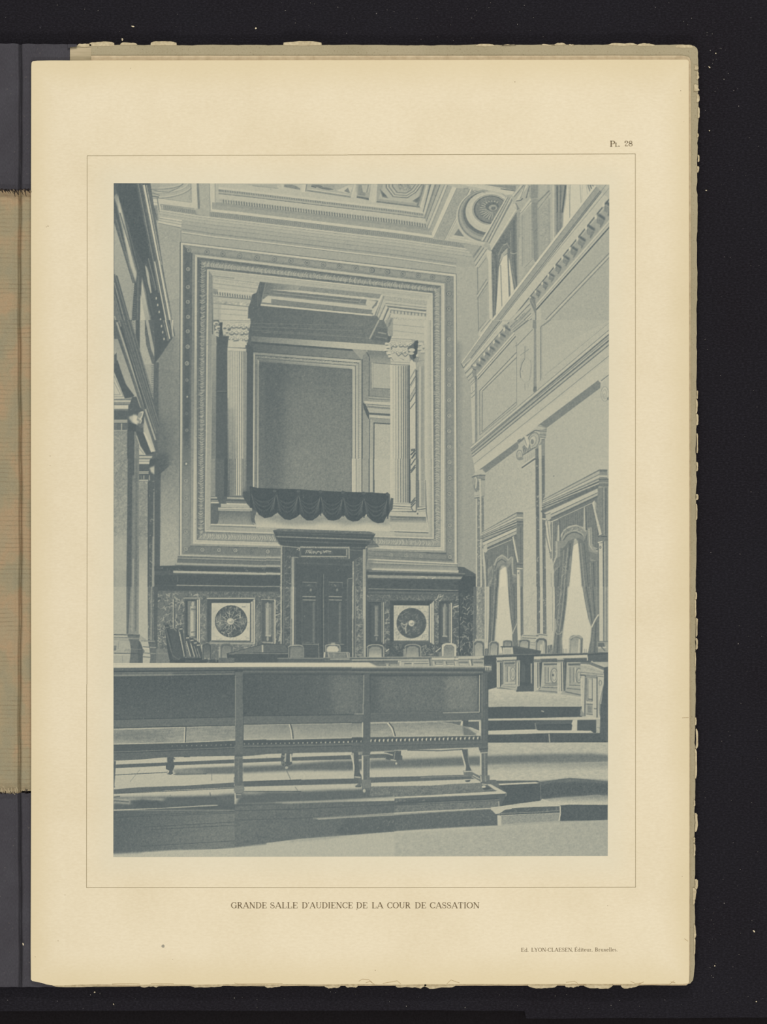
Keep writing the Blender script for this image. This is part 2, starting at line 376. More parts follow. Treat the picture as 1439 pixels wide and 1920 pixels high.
    P('105 70 265 70 310 330 385 600 380 740 330 790 260 650 170 380 110 200', .16); S('105 70 265 70 310 330 385 600 380 740 330 790 260 650 170 380', .04, 1, 21)
    R('265 65 440 960', '400 65 610 1439', [])
    for (a, b, c, d, t, w) in ((285, 70, 420, 760, .55, 1.2), (300, 70, 432, 760, .25, 3), (335, 80, 470, 760, .9, 3.6), (352, 90, 486, 800, .3, 1.4), (318, 70, 450, 760, .35, 2.2), (372, 80, 500, 820, .32, 3), (358, 80, 495, 800, .75, 1.2), (275, 70, 395, 700, .3, 1.5)):
        L([(a, b), (c, d)], t, w)
    for (a, b, c, d, t, w) in ((470, 760, 598, 1439, .9, 3.4), (500, 820, 612, 1439, .3, 2.6), (432, 760, 560, 1439, .3, 4), (450, 760, 580, 1439, .4, 2), (432, 770, 563, 1439, .88, 2), (420, 760, 470, 1050, .4, 2), (486, 800, 592, 1330, .62, 1.1)):
        L([(a, b), (c, d)], t, w)
    P('310 860 340 800 400 1050 440 1040 480 1200 530 1439 410 1439 360 1140 330 960', .2)
    P('345 800 372 830 405 1050 395 1055 370 960', .74); L('355 790 440 1030', .3, 2); L('375 740 445 1020', .5, 1.2)
    for u, v in ((447, 1100), (460, 1160), (473, 1222), (485, 1290), (496, 1352), (507, 1410)): E('%d %d' % (u, v), 6, 12, .8)
    G('315 900 355 1050 365 1150 395 1260 420 1439 350 1439 345 1300 310 1100 300 1000', .85, .55, '330 950 360 1439')
    L('318 905 415 1380', .3, 3, .7); L('340 900 420 1250', .25, 3)
    P('275 870 320 850 312 1050 300 1439 262 1439 268 1000', .24); L('285 900 275 1439', .36, 1.5)
    for v in range(980, 1430, 20): L([(240 - (v - 980) * .03, v), (262, v + 8)], .35, 1.4, .8)
    P('228 960 240 960 222 1400 215 1330', .6)
    P('305 1060 345 1280 345 1439 300 1439', .85); L('345 1290 395 1439', .8, 2)
    P('68 880 100 900 250 1439 68 1439', .25); 
    for a, b, c, d, t, w in ((70, 960, 200, 1439, .6, 1.2), (70, 1060, 170, 1439, .5, 1), (80, 900, 240, 1439, .42, 1.4), (70, 1110, 150, 1439, .3, 2), (70, 1260, 130, 1439, .8, 2.5), (70, 1350, 95, 1439, .7, 1.5), (68, 820, 80, 900, .6, 1)): L([(a, b), (c, d)], t, w)
    P('68 1120 75 1120 160 1439 68 1439', .45, .5)
    # tile E : the left wall below
    o('E')
    P('68 0 430 0 430 380 460 400 470 950 460 1439 68 1439', .26)
    P('595 150 600 0 580 0 570 140', .9); P('430 0 585 0 595 160 560 210 480 330 430 385', .2)
    for a, b, c, d, t, w in ((530, 0, 568, 170, .9, 2.2), (545, 0, 592, 155, .35, 2.5), (575, 0, 598, 150, .8, 1.6), (510, 0, 555, 185, .45, 1.6)): L([(a, b), (c, d)], t, w)
    for u, v in ((494, 55), (505, 110), (517, 170)): E('%d %d' % (u, v), 6, 12, .8)
    P('595 160 560 210 480 330 430 395 430 385', .22)
    P('470 380 600 170 660 170 660 420 640 800 560 1000 480 900', .48, .5, 3)
    # panels between diagonals
    P('230 0 262 0 262 170 220 60', .6)
    for v in range(0, 120, 20): L([(235, v), (252, v + 8)], .3, 1.4, .8)
    P('262 0 300 0 300 280 262 170', .22); P('300 0 345 0 345 130 420 400 412 395 400 700 330 430 300 340', .72); S('300 0 345 0 420 400 330 430 300 340', .06, 1, 31)
    P('345 80 420 300 425 390 410 395 355 220', .3); P('350 0 375 0 428 260 428 330 400 260', .68); P('330 400 410 395 425 400 420 740 400 700', .62)
    for v in range(410, 740, 19): L([(402, v), (426, v + 2)], .3, 1.4, .8); 
    P('426 380 470 380 462 950 430 760', .26)
    R('68 0 480 1439', '250 0 480 1030', [])
    P('68 0 220 0 470 900 480 1010 440 1180 300 800 68 130', .26)
    for a, b, c, d, t, w in ((78, 0, 430, 1130, .32, 3), (110, 0, 445, 1020, .5, 1.4), (92, 20, 440, 1080, .68, 3), (140, 0, 450, 990, .34, 2), (160, 0, 470, 1000, .42, 1), (190, 0, 470, 940, .45, 1.2), (215, 0, 425, 700, .38, 1.5), (130, 60, 350, 800, .18, 3)): L([(a, b), (c, d)], t, w)
    G('68 170 100 170 215 500 300 760 340 870 440 1180 410 1190 300 1000 240 700 210 670 68 290', .6, .8, '70 200 430 1180'); P('68 260 80 270 110 400 68 380', .8, .6, 2); P('68 320 90 290 95 370 70 400', .25)
    P('68 390 100 360 160 560 250 680 200 720 160 712 68 460', .18); P('68 470 165 710 68 710', .86); L('68 500 150 690 68 690', .4, 1); L('68 560 125 672 68 672', .45, 1)
    P('68 710 165 705 245 690 215 740 68 738', .55)
    for f0, f1, t in ((712, 722, .3), (722, 738, .86), (738, 758, .5), (758, 765, .3), (765, 800, .9), (800, 815, .35), (815, 905, .22), (898, 908, .85), (908, 912, .3), (912, 922, .85), (922, 990, .3), (990, 1000, .7)): P([(68, f0), (228 if f1 < 760 else 195 if f1 < 900 else 186, f0), (222 if f1 < 760 else 195 if f1 < 900 else 186, f1), (68, f1)], t)
    L('85 930 85 990', .5, 1); L('135 930 135 990', .85, 1.4)
    P('230 690 270 690 300 780 340 830 335 1010 190 1010 195 800', .22); P('200 870 260 850 300 880 300 930 240 930 205 890', .8, .9, 1); P('240 850 280 870 275 950 235 910', .94, 1, 1); P('290 830 330 820 325 870 300 920 270 900', .55); L('305 830 330 825 320 860 300 900', .9, 2); L('285 880 315 900 300 940', .88, 1.6); P('195 920 270 940 260 1010 190 1010', .15)
    E('310 950', 25, 20, .3); L('330 930 335 1010', .6, 1.2)
    G('68 1000 186 1000 186 1439 68 1439', .5, .56, '68 1000 68 1439'); S('68 1000 186 1000 186 1439 68 1439', .12, 1, 41); V('68 1000 186 1000 186 1439 68 1439', 40, .8, 6, 42, 1.5, .6)
    P('186 1000 250 1000 245 1439 184 1439', .2); P('250 1000 292 1030 290 1439 245 1439', .42); L('262 1060 262 1439', .6, .7, .5); S('250 1000 292 1030 290 1439 245 1439', .05, 1, 33)
    P('262 1000 330 1010 430 1200 360 1210 300 1120', .18); L('268 1040 300 1130', .75, 1.6); P('292 1115 355 1215 292 1215', .82); L('292 1150 335 1205', .4, 1); P('330 1010 345 1010 430 1180 400 1190', .9)
    for f0, f1, t in ((1215, 1225, .35), (1225, 1240, .88), (1240, 1255, .4), (1255, 1285, .86), (1285, 1360, .24), (1360, 1368, .85), (1368, 1375, .3), (1375, 1385, .8), (1385, 1439, .26)): P([(293, f0), (412 if f1 < 1260 else 385, f0), (405 if f1 < 1260 else 382, f1), (293, f1)], t)
    P('385 1260 440 1240 468 1300 470 1380 430 1439 375 1439 385 1330', .18); P('390 1330 440 1310 455 1360 430 1400 395 1360', .9, 1, 1); P('445 1310 465 1340 465 1390 440 1400', .5); L('455 1310 462 1370', .85, 1.5)
    P('470 960 640 900 640 1000 480 1439 460 1439', .4, .5, 3); P('460 1180 560 1200 560 1350 470 1439 450 1439', .2, .7, 5)
    # tile I : marble pilasters of the left wall
    o('I')
    P('66 0 190 0 175 1439 66 1439', .56); G('66 0 190 0 178 1000 66 1000', .5, .66, '66 0 66 900'); S('66 0 190 0 180 800 66 800', .12, 1, 51, 0, 1); V('66 0 190 0 180 900 66 900', 120, .76, 8, 52, 1.6, .5); V('66 0 190 0 180 800 66 800', 80, .35, 8, 53, 1.2, .4)
    P('66 700 178 700 175 1439 66 1439', .72, .7, 4)
    P('190 0 250 0 232 1439 175 1439', .22); S('190 0 250 0 232 1000 178 1000', .06, 1, 54); L('240 150 228 1439', .52, 3.5, .6); P('250 0 292 0 292 1439 232 1439', .42); L('270 0 262 1439', .3, 4, .6); L('240 900 235 1439', .7, 3, .6); S('240 100 292 100 292 1439 232 1439', .05, 1, 55)
    P('292 205 372 205 368 1439 290 1439', .5); S('292 205 372 205 368 1000 290 1000', .1, 1, 56); G('292 700 370 700 368 1439 290 1439', .55, .78, '330 750 330 1100'); V('292 205 372 205 368 1300 290 1300', 130, .78, 6, 57, 1.3, .5)
    for f0, f1, t in ((0, 8, .5), (8, 20, .88), (20, 28, .4), (28, 48, .86), (48, 115, .24), (115, 122, .85), (122, 128, .3), (128, 135, .8), (135, 190, .24), (190, 200, .8), (200, 206, .4)): P([(293, f0), (392, f0), (385 if f1 < 60 else 375, f1), (293, f1)], t)
    P('385 30 400 0 470 0 470 120 430 200 375 210 380 90', .18); P('388 85 440 60 460 110 435 145 400 120', .9, 1, 1); L('445 60 455 130', .5, 2); P('380 140 440 150 430 200 375 200', .25); L('385 150 385 195', .8, 1.2); L('335 150 335 185', .8, 1.2); L('310 150 315 185', .5, 1)
    P('372 205 430 205 425 1439 368 1439', .22); L('428 300 418 1439', .62, 3, .6); V('372 205 430 205 425 1439 368 1439', 70, .75, 6, 58, 1.3, .6); L('378 210 374 1439', .2, 3); L('420 700 412 1439', .66, 3.5, .7)
    P('430 60 485 0 485 960 430 1000', .22); P('480 200 500 200 495 960 478 960', .4, .6, 1); P('430 0 560 0 520 120 440 180', .2, .6, 5)
    G('490 130 640 0 645 900 480 965', .42, .7, '500 0 500 700', .8); S('470 0 645 0 645 900 480 965', .06, 1, 59)
    P('640 900 600 965 480 965 485 900', .7, .6)
def frame():
    o()
    def lv(lt, lb, tl, tr, rt, rb, bl, br): return [(lt, tl), (rt, tr), (rb, br), (lb, bl)]
    q = [lv(337.6, 336, 453.2, 513, 856.5, 858.5, 1044, 1061.5),
         lv(339.2, 337.6, 454.8, 514.6, 855.2, 857, 1042.5, 1060),
         lv(343.4, 341, 459, 518.4, 851.2, 852.6, 1039.6, 1056.5),
         lv(345, 342.6, 460.6, 520, 849.8, 851.2, 1038, 1052.5),
         lv(358.6, 355.6, 473.4, 529.2, 837.4, 838.4, 1024.4, 1039),
         lv(361, 357.6, 475.4, 530.6, 835.8, 836.6, 1022.6, 1036),
         lv(366.2, 362.4, 478, 532.2, 833.4, 833.8, 1019.4, 1032.6),
         lv(370, 368.6, 482, 536, 828, 826.5, 1012.5, 1026),
         lv(373, 370.2, 485.5, 538.2, 825, 825.5, 1011, 1024.6),
         lv(386.8, 381.6, 503, 548, 814.5, 815.8, 999.5, 1013.6),
         lv(388.6, 384.4, 504.8, 549.6, 811.5, 814, 996.6, 1010.4),
         lv(391.8, 387, 507.6, 552.4, 808.8, 811, 993.6, 1007.2),
         lv(398.6, 394.6, 517, 561, 800, 803.5, 986, 999)]
    ts = [(.4, .4, .35, .2), (.9, .86, .86, (.9, .8, .86)), (.4, .45, .4, .35), None,
          (.7, .5, .45, (.6, .25, .3)), (.45, .3, .4, (.4, .3, .3)), (.86, .84, .82, (.8, .7, .8))]
    FR(q[0], q[1], (.36, .3, .3, (.3, .25, .15))); FR(q[1], q[2], (.9, .88, .84, (.86, .88, .9))); FR(q[2], q[3], (.38, .45, .5, (.4, .3, .3)))
    FR(q[3], q[4], (.56, .48, .38, (.5, .5, .2, .22, .26, .28))); FR(q[4], q[5], (.36, .3, .26, (.4, .3, .25))); FR(q[5], q[6], (.66, .62, .6, (.6, .5, .4, .5)))
    FR(q[6], q[7], (.88, .86, .84, (.86, .84, .6, .86, .86))); FR(q[7], q[8], (.3, .45, .4, (.4, .28, .24))); FR(q[8], q[9], (.62, .6, .62, (.55, .5, .45)))
    FR(q[9], q[10], (.34, .35, .4, (.35, .3))); FR(q[10], q[11], (.88, .88, .86, (.84, .8, .88))); FR(q[11], q[12], (.74, .8, .66, (.72, .62, .5, .45)))
    def mid(a, b, f): return [(a[i][0] * (1 - f) + b[i][0] * f, a[i][1] * (1 - f) + b[i][1] * f) for i in range(4)]
    for lo, hi, f, t, w in ((3, 4, .86, .38, .8), (11, 12, .5, .6, .8), (5, 6, .5, .45, .7), (6, 7, .62, .5, .6), (1, 2, .7, .6, .5), (3, 4, .1, .42, .6), (10, 11, .9, .5, .6)):
        m = mid(q[lo], q[hi], f); L(m + m[:1], t, w, .7)
    # dark hollow beside the leaf band
    m = mid(q[8], q[9], .12); n = mid(q[8], q[9], .34); FR(q[8], m, (.25, .5, .5, .3)); FR(mid(q[8], q[9], .82), q[9], (.28, .34, .5, .36)); FR(m, n, (.4, None, None, (.35, .2)))
    m = mid(q[8], q[9], .52)
    for a, b, tl, td in ((m[3], m[0], .86, .2), (m[0], m[1], .84, .36), (m[1], m[2], .86, .36), (m[2], m[3], .86, .36)): leaf(a, b, 10, 4.1, tl, td, .75, 1.3)
    r = mid(q[3], q[4], .5)
    o('A'); ros('740 668 905 685 1047 700 1198 718 1355 736 734 838 733 998 731 1132 733 1267 731 1397')
    o('B'); ros('360 748 508 764 655 782 802 798 945 812 1095 830 1240 848 1380 862')
    o('C'); ros('180 848 320 862 462 880 600 895 728 910 868 930 876 1058 876 1195 880 1328')
    o('E'); ros('730 240 723 390', 4.2); ros('722 992 722 540', 3.4, .2, .6, .8); ros('720 840 722 1140 715 1295', 3.4, .16, .5, .7); E('726 690', 6, 8, .85); E('715 1293', 8, 10, .85)
    o('G'); ros('877 172 877 312 877 445 877 585 877 722 877 860 877 1000 877 1138 880 1278 880 1420', 4, .35, .78)
    o('I'); ros('715 45', 3, .2, .6, .6); E('717 46', 7, 8, .88); ros('715 200 715 355 713 508 713 658 713 812', 4.2, .25, .76); ros('862 820 1013 822 1160 826', 4, .25, .76); ros('1305 833', 3, .25, .55, .7)
    o('J'); ros('8 825 300 835', 4, .25, .8); ros('153 833 1275 862', 3, .25, .5, .7); ros('1412 868', 4, .2, .8)
    o('K'); ros('355 868 490 872 622 875 884 885 884 740 884 600 880 316 882 175', 4, .25, .8); ros('757 880 880 456 220 862', 3, .3, .6, .8)
# ---------------------------------------------------------------- niche with its columns, drapery, door wall, right wall
def capital(cs, x0, x1, y0, y1, seed, t=.84, d=.25):
    """Corinthian capital: bell of leaves, volutes and abacus, painted as light shapes over dark hollows."""
    o(cs); w = x1 - x0; h = y1 - y0
    P([(x0 + .12 * w, y0), (x1 - .04 * w, y0 + .03 * h), (x1, y0 + .25 * h), (x1 - .1 * w, y0 + .55 * h), (x1 - .16 * w, y1), (x0 + .14 * w, y1), (x0 + .08 * w, y0 + .5 * h), (x0, y0 + .3 * h)], t)
    r = np.random.default_rng(seed)
    for n_, fy, a, lo in ((5, .3, .115, .1), (4, .52, .12, .18), (4, .76, .11, .2)):
        for q in range(n_):
            cx = x0 + (lo + (1 - 2 * lo) * q / (n_ - 1)) * w + 4 * r.normal(); cy = y0 + fy * h + 3 * r.normal(); b = a * w; k = 1 if q % 2 else -1
            E('%f %f' % (cx, cy + .45 * b), b * .95, b * .8, d, .75, 0, 0, 12); E('%f %f' % (cx, cy - .1 * b), b * .85, b * .75, .9, .95, 0, 0, 12, .3 * k)
            L([(cx - k * b * .7, cy + .1 * b), (cx, cy - .3 * b), (cx + k * b * .4, cy + .2 * b), (cx + k * .1 * b, cy + .5 * b)], .4, 1, .8); L([(cx - k * b, cy - .5 * b), (cx - k * b * .3, cy - .8 * b), (cx + k * b * .5, cy - .6 * b)], .5, .8, .7)
    for sx in (.04, .96): E('%f %f' % (x0 + sx * w, y0 + .3 * h), .1 * w, .09 * h, .88); E('%f %f' % (x0 + sx * w, y0 + .31 * h), .06 * w, .055 * h, .35, .9, 0, 1); E('%f %f' % (x0 + (sx - .5) * .9 * w + .5 * w, y0 + .44 * h), .07 * w, .05 * h, d, .8)
    L([(x0 + .1 * w, y0 + .09 * h), (x1, y0 + .12 * h)], .4, 1); L([(x0 + .1 * w, y0 + .16 * h), (x1, y0 + .18 * h)], .5, .8)
    for i in range(46): q = (x0 + (.1 + .8 * r.random()) * w, y0 + (.18 + .75 * r.random()) * h); L([q, (q[0] + 12 * r.normal(), q[1] + 12)], (.3, .95, .5, .9)[i % 4], 1, .6)
def niche():
    o()
    P('399 517 800 561 804 1000 395 990', .25)
    o('B')
    P('0 900 1439 1070 1439 1095 1340 1074 235 958 0 950', .74); G('0 950 235 955 1340 1070 1439 1085 1439 1439 0 1439', .26, .36, '200 1300 1250 1300')
    # niche soffit
    P('235 955 1340 1070 1245 1255 225 1165 200 1100', .5)
    R('235 950 1330 1065', '225 1165 1240 1260', [(0, .2, .5), (.2, .3, .84), (.3, .52, .38), (.52, .56, .5), (.56, .86, .82), (.86, .92, .4), (.92, 1, .86)])
    G('235 955 600 990 560 1030 250 1020', .3, .6, '240 980 560 1010'); P('320 1030 1130 1110 1110 1140 330 1060', .38); L('350 1050 1120 1130', .56, 1.4); P('1130 1105 1190 1115 1150 1155 1110 1145', .4); L('1140 1105 1120 1145 1170 1150', .6, 1)
    P('240 1060 300 1075 260 1110 230 1090', .42); P('1190 1110 1290 1130 1230 1195 1180 1155', .82); L('1290 1125 1240 1190', .4, 3); P('330 1105 1240 1205 1230 1240 330 1145', .44); S('330 980 1300 1080 1290 1110 330 1010', .08, 1, 70); R('230 1145 1245 1243', '230 1160 1243 1256', [(0, .3, .4), (.3, 1, .86)])
    P('235 955 275 960 230 1165 200 1160 175 1060 205 1050', .25); L('280 965 240 1150', .45, 1.5); L('215 1055 205 1160', .5, 1); P('1330 1070 1345 1075 1262 1260 1245 1250', .45); L('1335 1065 1250 1255', .86, 2.4); L('1352 1075 1275 1260', .4, 2)
    o('C')
    # right entablature of the niche
    P('290 1060 680 1105 665 1300 640 1439 330 1439 270 1330 230 1260 215 1255 240 1180', .76)
    P('215 1255 240 1290 270 1330 300 1350 320 1400 330 1439 180 1439 100 1439 190 1260', .34)
    R('270 1065 680 1115', '310 1160 675 1200', [(0, .1, .8), (.1, .5, .7), (.5, .8, .78), (.8, .9, .5), (.9, 1, .82)])
    S('300 1075 670 1120 665 1160 300 1110', .14, 0, 72); L('300 1115 670 1160', .5, .8)
    R('305 1165 670 1205', '350 1290 655 1330', [(0, .12, .36), (.12, .25, .84), (.25, .3, .5), (.3, .32, .4)])
    D('350 1205', '660 1235', 11, (0, 28), .28, 1.6, .9); P('340 1240 660 1265 655 1290 350 1265', .84); S('370 1270 655 1290 650 1315 370 1300', .18, 0, 73); L('365 1300 650 1330', .4, 1.4)
    P('365 1310 650 1335 640 1439 375 1439', .82); L('380 1345 640 1380', .5, .8); L('380 1390 640 1415', .55, .8)
    for a, b, c, d, t, w in ((270, 1070, 195, 1240, .86, 3), (290, 1080, 225, 1260, .45, 1.5), (300, 1160, 240, 1290, .4, 1.4), (315, 1170, 255, 1300, .84, 3), (330, 1185, 270, 1330, .3, 2.4), (345, 1200, 280, 1335, .84, 2.4), (350, 1240, 300, 1345, .45, 1.4)): L([(a, b), (c, d)], t, w)
    P('345 1270 375 1280 375 1439 330 1400 300 1350', .62); D('345 1290', '310 1380', 6, (25, -10), .4, 1.2)
    L('220 1330 100 1439', .6, 1.2); L('300 1360 190 1439', .5, 1, .6); L('250 1300 180 1439', .5, 1.5); P('250 1350 310 1370 330 1439 220 1439', .28)
    P('680 1110 722 1110 720 1439 655 1439', .82)
    o('A')
    # left entablature
    P('955 900 1380 950 1345 1060 1310 1065 1280 1170 1265 1439 960 1439', .78)
    for v0, v1, t, w in ((912, 965, .5, .8), (935, 985, .6, .8), (965, 1015, .5, 1), (1000, 1045, .6, .8), (1030, 1060, .86, 2.5)): L([(960, v0), (1375 - (v0 - 912) * .3, v1)], t, w)
    S('960 920 1370 960 1350 1000 960 960', .12, 0, 74, 0, 3)
    D('975 1040', '1310 1080', 16, (4, 30), .22, 1.8, .95); P('960 1075 1310 1105 1305 1115 960 1085', .4); P('960 1088 1300 1118 1280 1175 960 1140', .76); S('960 1110 1290 1145 1280 1175 960 1140', .25, 1, 75, -.04, 2); L('960 1145 1280 1175', .35, 1.3)
    P('960 1150 1270 1180 1265 1310 960 1290', .82); L('960 1190 1265 1210', .45, .9); L('960 1235 1265 1255', .55, .8); L('960 1290 1262 1312', .5, .8)
    P('955 1010 1000 1020 1000 1060 960 1060', .4, .7); P('1000 1130 1030 1130 1030 1300 1000 1300', .6, .4); P('960 1060 1010 1060 1020 1439 960 1439', .62, .4)
    P('1380 950 1398 955 1395 1120 1380 1180 1439 1190 1439 1439 1265 1439 1275 1180 1315 1100 1320 1060 1350 1050', .25); L('1330 1060 1325 1110', .2, 3); L('1365 1010 1360 1170', .5, 1, .5); L('1385 960 1375 1150', .4, 1, .5)
    capital('E', 1085, 1300, -20, 225, 7)
    o('E')
    P('945 200 1085 170 1085 1439 945 1439', .22)
    G('945 130 990 130 985 1439 945 1439', .62, .4, '967 150 967 900'); L('992 140 985 1439', .2, 1.4); L('948 200 940 1439', .7, 1, .6); P('945 210 992 210 990 235 945 235', .6)
    P('960 0 1010 0 1030 60 1020 130 970 100', .3); 
    for x, y, a, b in ((985, 30, 25, 18), (1005, 70, 28, 20), (990, 105, 20, 14), (1060, 70, 28, 20), (1080, 110, 22, 12), (1060, 130, 20, 10)): E('%d %d' % (x, y), a, b, .82); E('%d %d' % (x + 4, y + 6), a * .6, b * .45, .35)
    P('1020 20 1045 20 1040 70 1050 140 1010 150 1020 80', .15); P('1010 130 1085 150 1085 220 1000 220', .2); L('975 130 1010 150', .86, 1.6)
    P('1095 180 1245 185 1250 250 1090 245', .84); L('1095 245 1250 262', .35, 1.2); P('1088 248 1255 258 1255 290 1088 275', .86); L('1088 275 1255 290', .4, 1); L('1140 190 1190 185', .4, 2); L('1220 190 1275 215', .3, 3); P('1200 190 1240 190 1270 210 1270 225 1210 205', .86)
    # shaft of the left column
    G('1088 275 1250 285 1255 1439 1090 1439', .86, .76, '1088 0 1250 0')
    G('1088 275 1180 280 1180 1439 1090 1439', .84, .42, '1100 700 1100 1439', .9); G('1088 800 1150 800 1160 1439 1090 1439', .6, .3, '1100 800 1100 1400', .8, 2)
    for i, u in enumerate((1102, 1118, 1135, 1155, 1175, 1195, 1214, 1229, 1241, 1250)):
        L([(u, 285), (u + 3, 1439)], (.45, .45, .4, .42, .4, .34, .3, .28, .25, .4)[i], 1.2 if i < 5 else 1.6, .85)
        L([(u + 8, 290), (u + 9, 1439)], .92 if i > 2 else .86, 1.3, .7 if i > 2 else .4)
        L([(u - 6, 286), (u, 278), (u + 6, 286)], .4, .8, .7)
    P('1252 285 1258 285 1260 1439 1255 1439', .6, .5); L('1258 660 1310 662', .84, 2); L('1262 690 1300 692', .5, 1); L('1262 710 1298 712', .5, 1); L('990 650 1085 652', .15, 2); L('990 642 1080 643', .38, 1)
    P('1085 700 1092 700 1095 1439 1060 1439', .14, .6, 1)
    o('I')
    P('937 0 1090 0 1085 350 937 600', .24); G('937 0 975 0 975 340 937 340', .5, .5, '0 0 1 0'); L('978 0 978 345', .5, 1); L('935 0 930 640', .66, 3, .5); P('985 0 1060 0 1055 345 985 345', .26); P('1060 0 1090 0 1085 340 1055 340', .16)
    for v0, v1, t in ((345, 352, .2), (347, 358, .8), (358, 372, .2), (372, 385, .5), (388, 402, .85), (402, 410, .3)): P([(937, v0), (990 + (v0 - 345) * .4, v0), (995 + (v0 - 345) * .4, v1), (937, v1)], t)
    G('1090 0 1255 0 1215 335 1105 335', .34, .8, '1090 0 1190 0'); P('1215 0 1258 0 1255 200 1215 335', .5)
    for i, u in enumerate((1110, 1128, 1145, 1162, 1180, 1199, 1217, 1232, 1246)):
        L([(u, 0), (u - 1, 330)], (.28, .28, .3, .22, .22, .22, .24, .3, .3)[i], 1.4, .9)
        L([(u + 7, 0), (u + 6, 330)], (.42, .42, .45, .92, .92, .86, .6, .55, .5)[i], 1.3, .9)
    P('1105 332 1215 330 1245 360 1260 400 1265 412 1070 405 1080 375 1090 350', .4)
    L('1085 352 1240 358', .88, 1.6); L('1090 345 1215 338', .3, 1.5); L('1080 372 1250 378', .2, 2.5); L('1100 385 1250 386', .3, 1.2); L('1080 403 1260 410', .9, 2.2); L('1080 396 1245 400', .3, 1)
    P('1028 408 1270 412 1290 418 1290 442 1028 436', .72); L('1028 408 1290 416', .84, 1); P('1003 440 1310 446 1308 478 1000 470', .7); L('1003 444 1310 448', .88, 1.4); L('1005 455 1308 462', .45, .9); L('1000 470 1308 478', .3, 1.4)
    G('1015 476 1300 482 1305 560 1330 600 995 592 1010 540', .34, .56, '1150 480 1150 590'); P('937 408 1003 440 1010 540 995 592 937 590', .28); P('1300 480 1320 560 1345 600 1310 600 1290 560', .3, .6, 2)
    P('937 590 1439 610 1439 650 937 640', .62); L('937 592 1350 602', .88, 2.4); L('937 605 1350 617', .36, 1.6); L('1345 604 1439 606', .88, 1.6); L('937 620 1439 634', .62, 2)
    P('1225 290 1290 280 1290 400 1250 350', .18, .9, 2)
    # niche back wall
    o('F')
    G('150 0 1345 0 1380 80 1375 200 1400 230 150 200 130 100', .25, .36, '200 0 1250 0')
    for a in ('150 30 1180 50 1240 10', '150 60 1200 100 1260 40', '250 110 1180 160 1230 155', '160 90 800 130 1210 165'): L(a, .42, 1.2, .7)
    L('1110 10 1180 80 1220 60', .32, 1, .6); L('1160 40 1190 60', .3, 1, .5); S('150 0 1250 0 1200 140 160 120', .03, 1, 76); P('1000 0 1140 0 1140 60 1000 50', .4, .5, 3)
    L('1300 0 1215 170', .66, 2.6); L('1330 10 1230 180', .4, 1.2); P('1280 60 1370 80 1370 200 1230 180', .3); L('1290 110 1365 125', .55, 2.4); L('1270 150 1370 165', .45, 1.5)
    G('150 145 1360 225 1370 282 1190 272 150 192', .36, .82, '150 0 1000 60'); L('150 200 1190 278 1200 290', .2, 2); 
    G('110 210 1190 285 1215 700 1150 1439 110 1439', .26, .48, '200 0 1180 200')
    P('110 200 170 260 165 1439 105 1439', .2)
    L('150 205 1190 282', .2, 2.5); G('1150 300 1205 300 1215 1439 1145 1439', .4, .6, '1170 300 1170 1300')
    # panel frame
    def pf(f0, f1, tl, tt, tr, y=1515):
        a, b = 168 + 55 * f0, 168 + 55 * f1; c, d = 1146 - 88 * f0, 1146 - 88 * f1; e, f = 285 + 90 * f0, 285 + 90 * f1; h, k = 357 + 85 * f0, 357 + 85 * f1
        G([(a, e), (c, h), (d, k), (b, f)], tt[0], tt[1], [(200, 300), (1000, 380)])
        G([(a, e), (b, f), (b - 4, y), (a - 6, y)], tl[0], tl[1], '170 400 170 1300')
        G([(c, h), (d, k), (d + 2, y), (c - 2, y)], tr[0], tr[1], '1100 500 1100 1200')
    for a in ((0, .06, (.3, .3), (.25, .3), (.25, .25)), (.06, .3, (.75, .9), (.5, .8), (.7, .84)), (.3, .4, (.35, .35), (.26, .35), (.5, .55)), (.4, .62, (.5, .5), (.45, .7), (.72, .82)), (.62, .7, (.25, .2), (.3, .35), (.35, .35)), (.7, 1, (.86, .9), (.4, .8), (.8, .88))): pf(*a)
    L('168 285 1146 357', .2, 1, .6)
    S('210 320 1120 380 1120 395 200 335', .25, 0, 77, 0); 
    for v in range(400, 1439, 16): L([(1118, v), (1134, v + 6)], .5, 1.2, .6); L([(188, v), (202, v + 5)], .3, 1.1, .5)
    P('223 375 1058 442 1060 1439 219 1439', .26)
    o()
    G('485 678 660 692 661 925 485 915', .27, .46, '490 700 640 880', .9, 3); P('535 730 640 740 655 925 545 915', .42, .5, 12); P('560 690 600 690 600 925 560 925', .4, .35, 10); P('484 680 535 684 530 920 484 920', .2, .45, 8); P('540 840 600 840 600 925 540 925', .5, .3, 10)
    P('486 688 497 690 497 920 486 920', .36, .3, 1)
    S('486 678 660 692 661 925 486 915', .035, 1, 78)
    # right part of the back wall
    o('G')
    P('0 260 300 290 345 390 350 1439 95 1439 90 360', .6)
    G('130 285 160 300 160 700 90 1439 95 360 100 320', .48, .62, '120 400 120 1300'); P('90 350 100 355 100 1439 88 1439', .3)
    P('140 270 300 285 350 330 350 390 160 370', .42); L('135 290 160 340 155 690', .2, 1.6); G('160 300 350 330 350 395 165 380', .4, .6, '200 300 200 390'); P('160 370 190 380 190 620 350 625 350 680 160 700', .5)
    P('188 385 350 398 350 622 188 612', .72); L('188 385 188 612 350 622', .3, 1.4); L('188 385 350 398', .36, 1.2); P('180 382 188 384 188 612 182 616', .84)
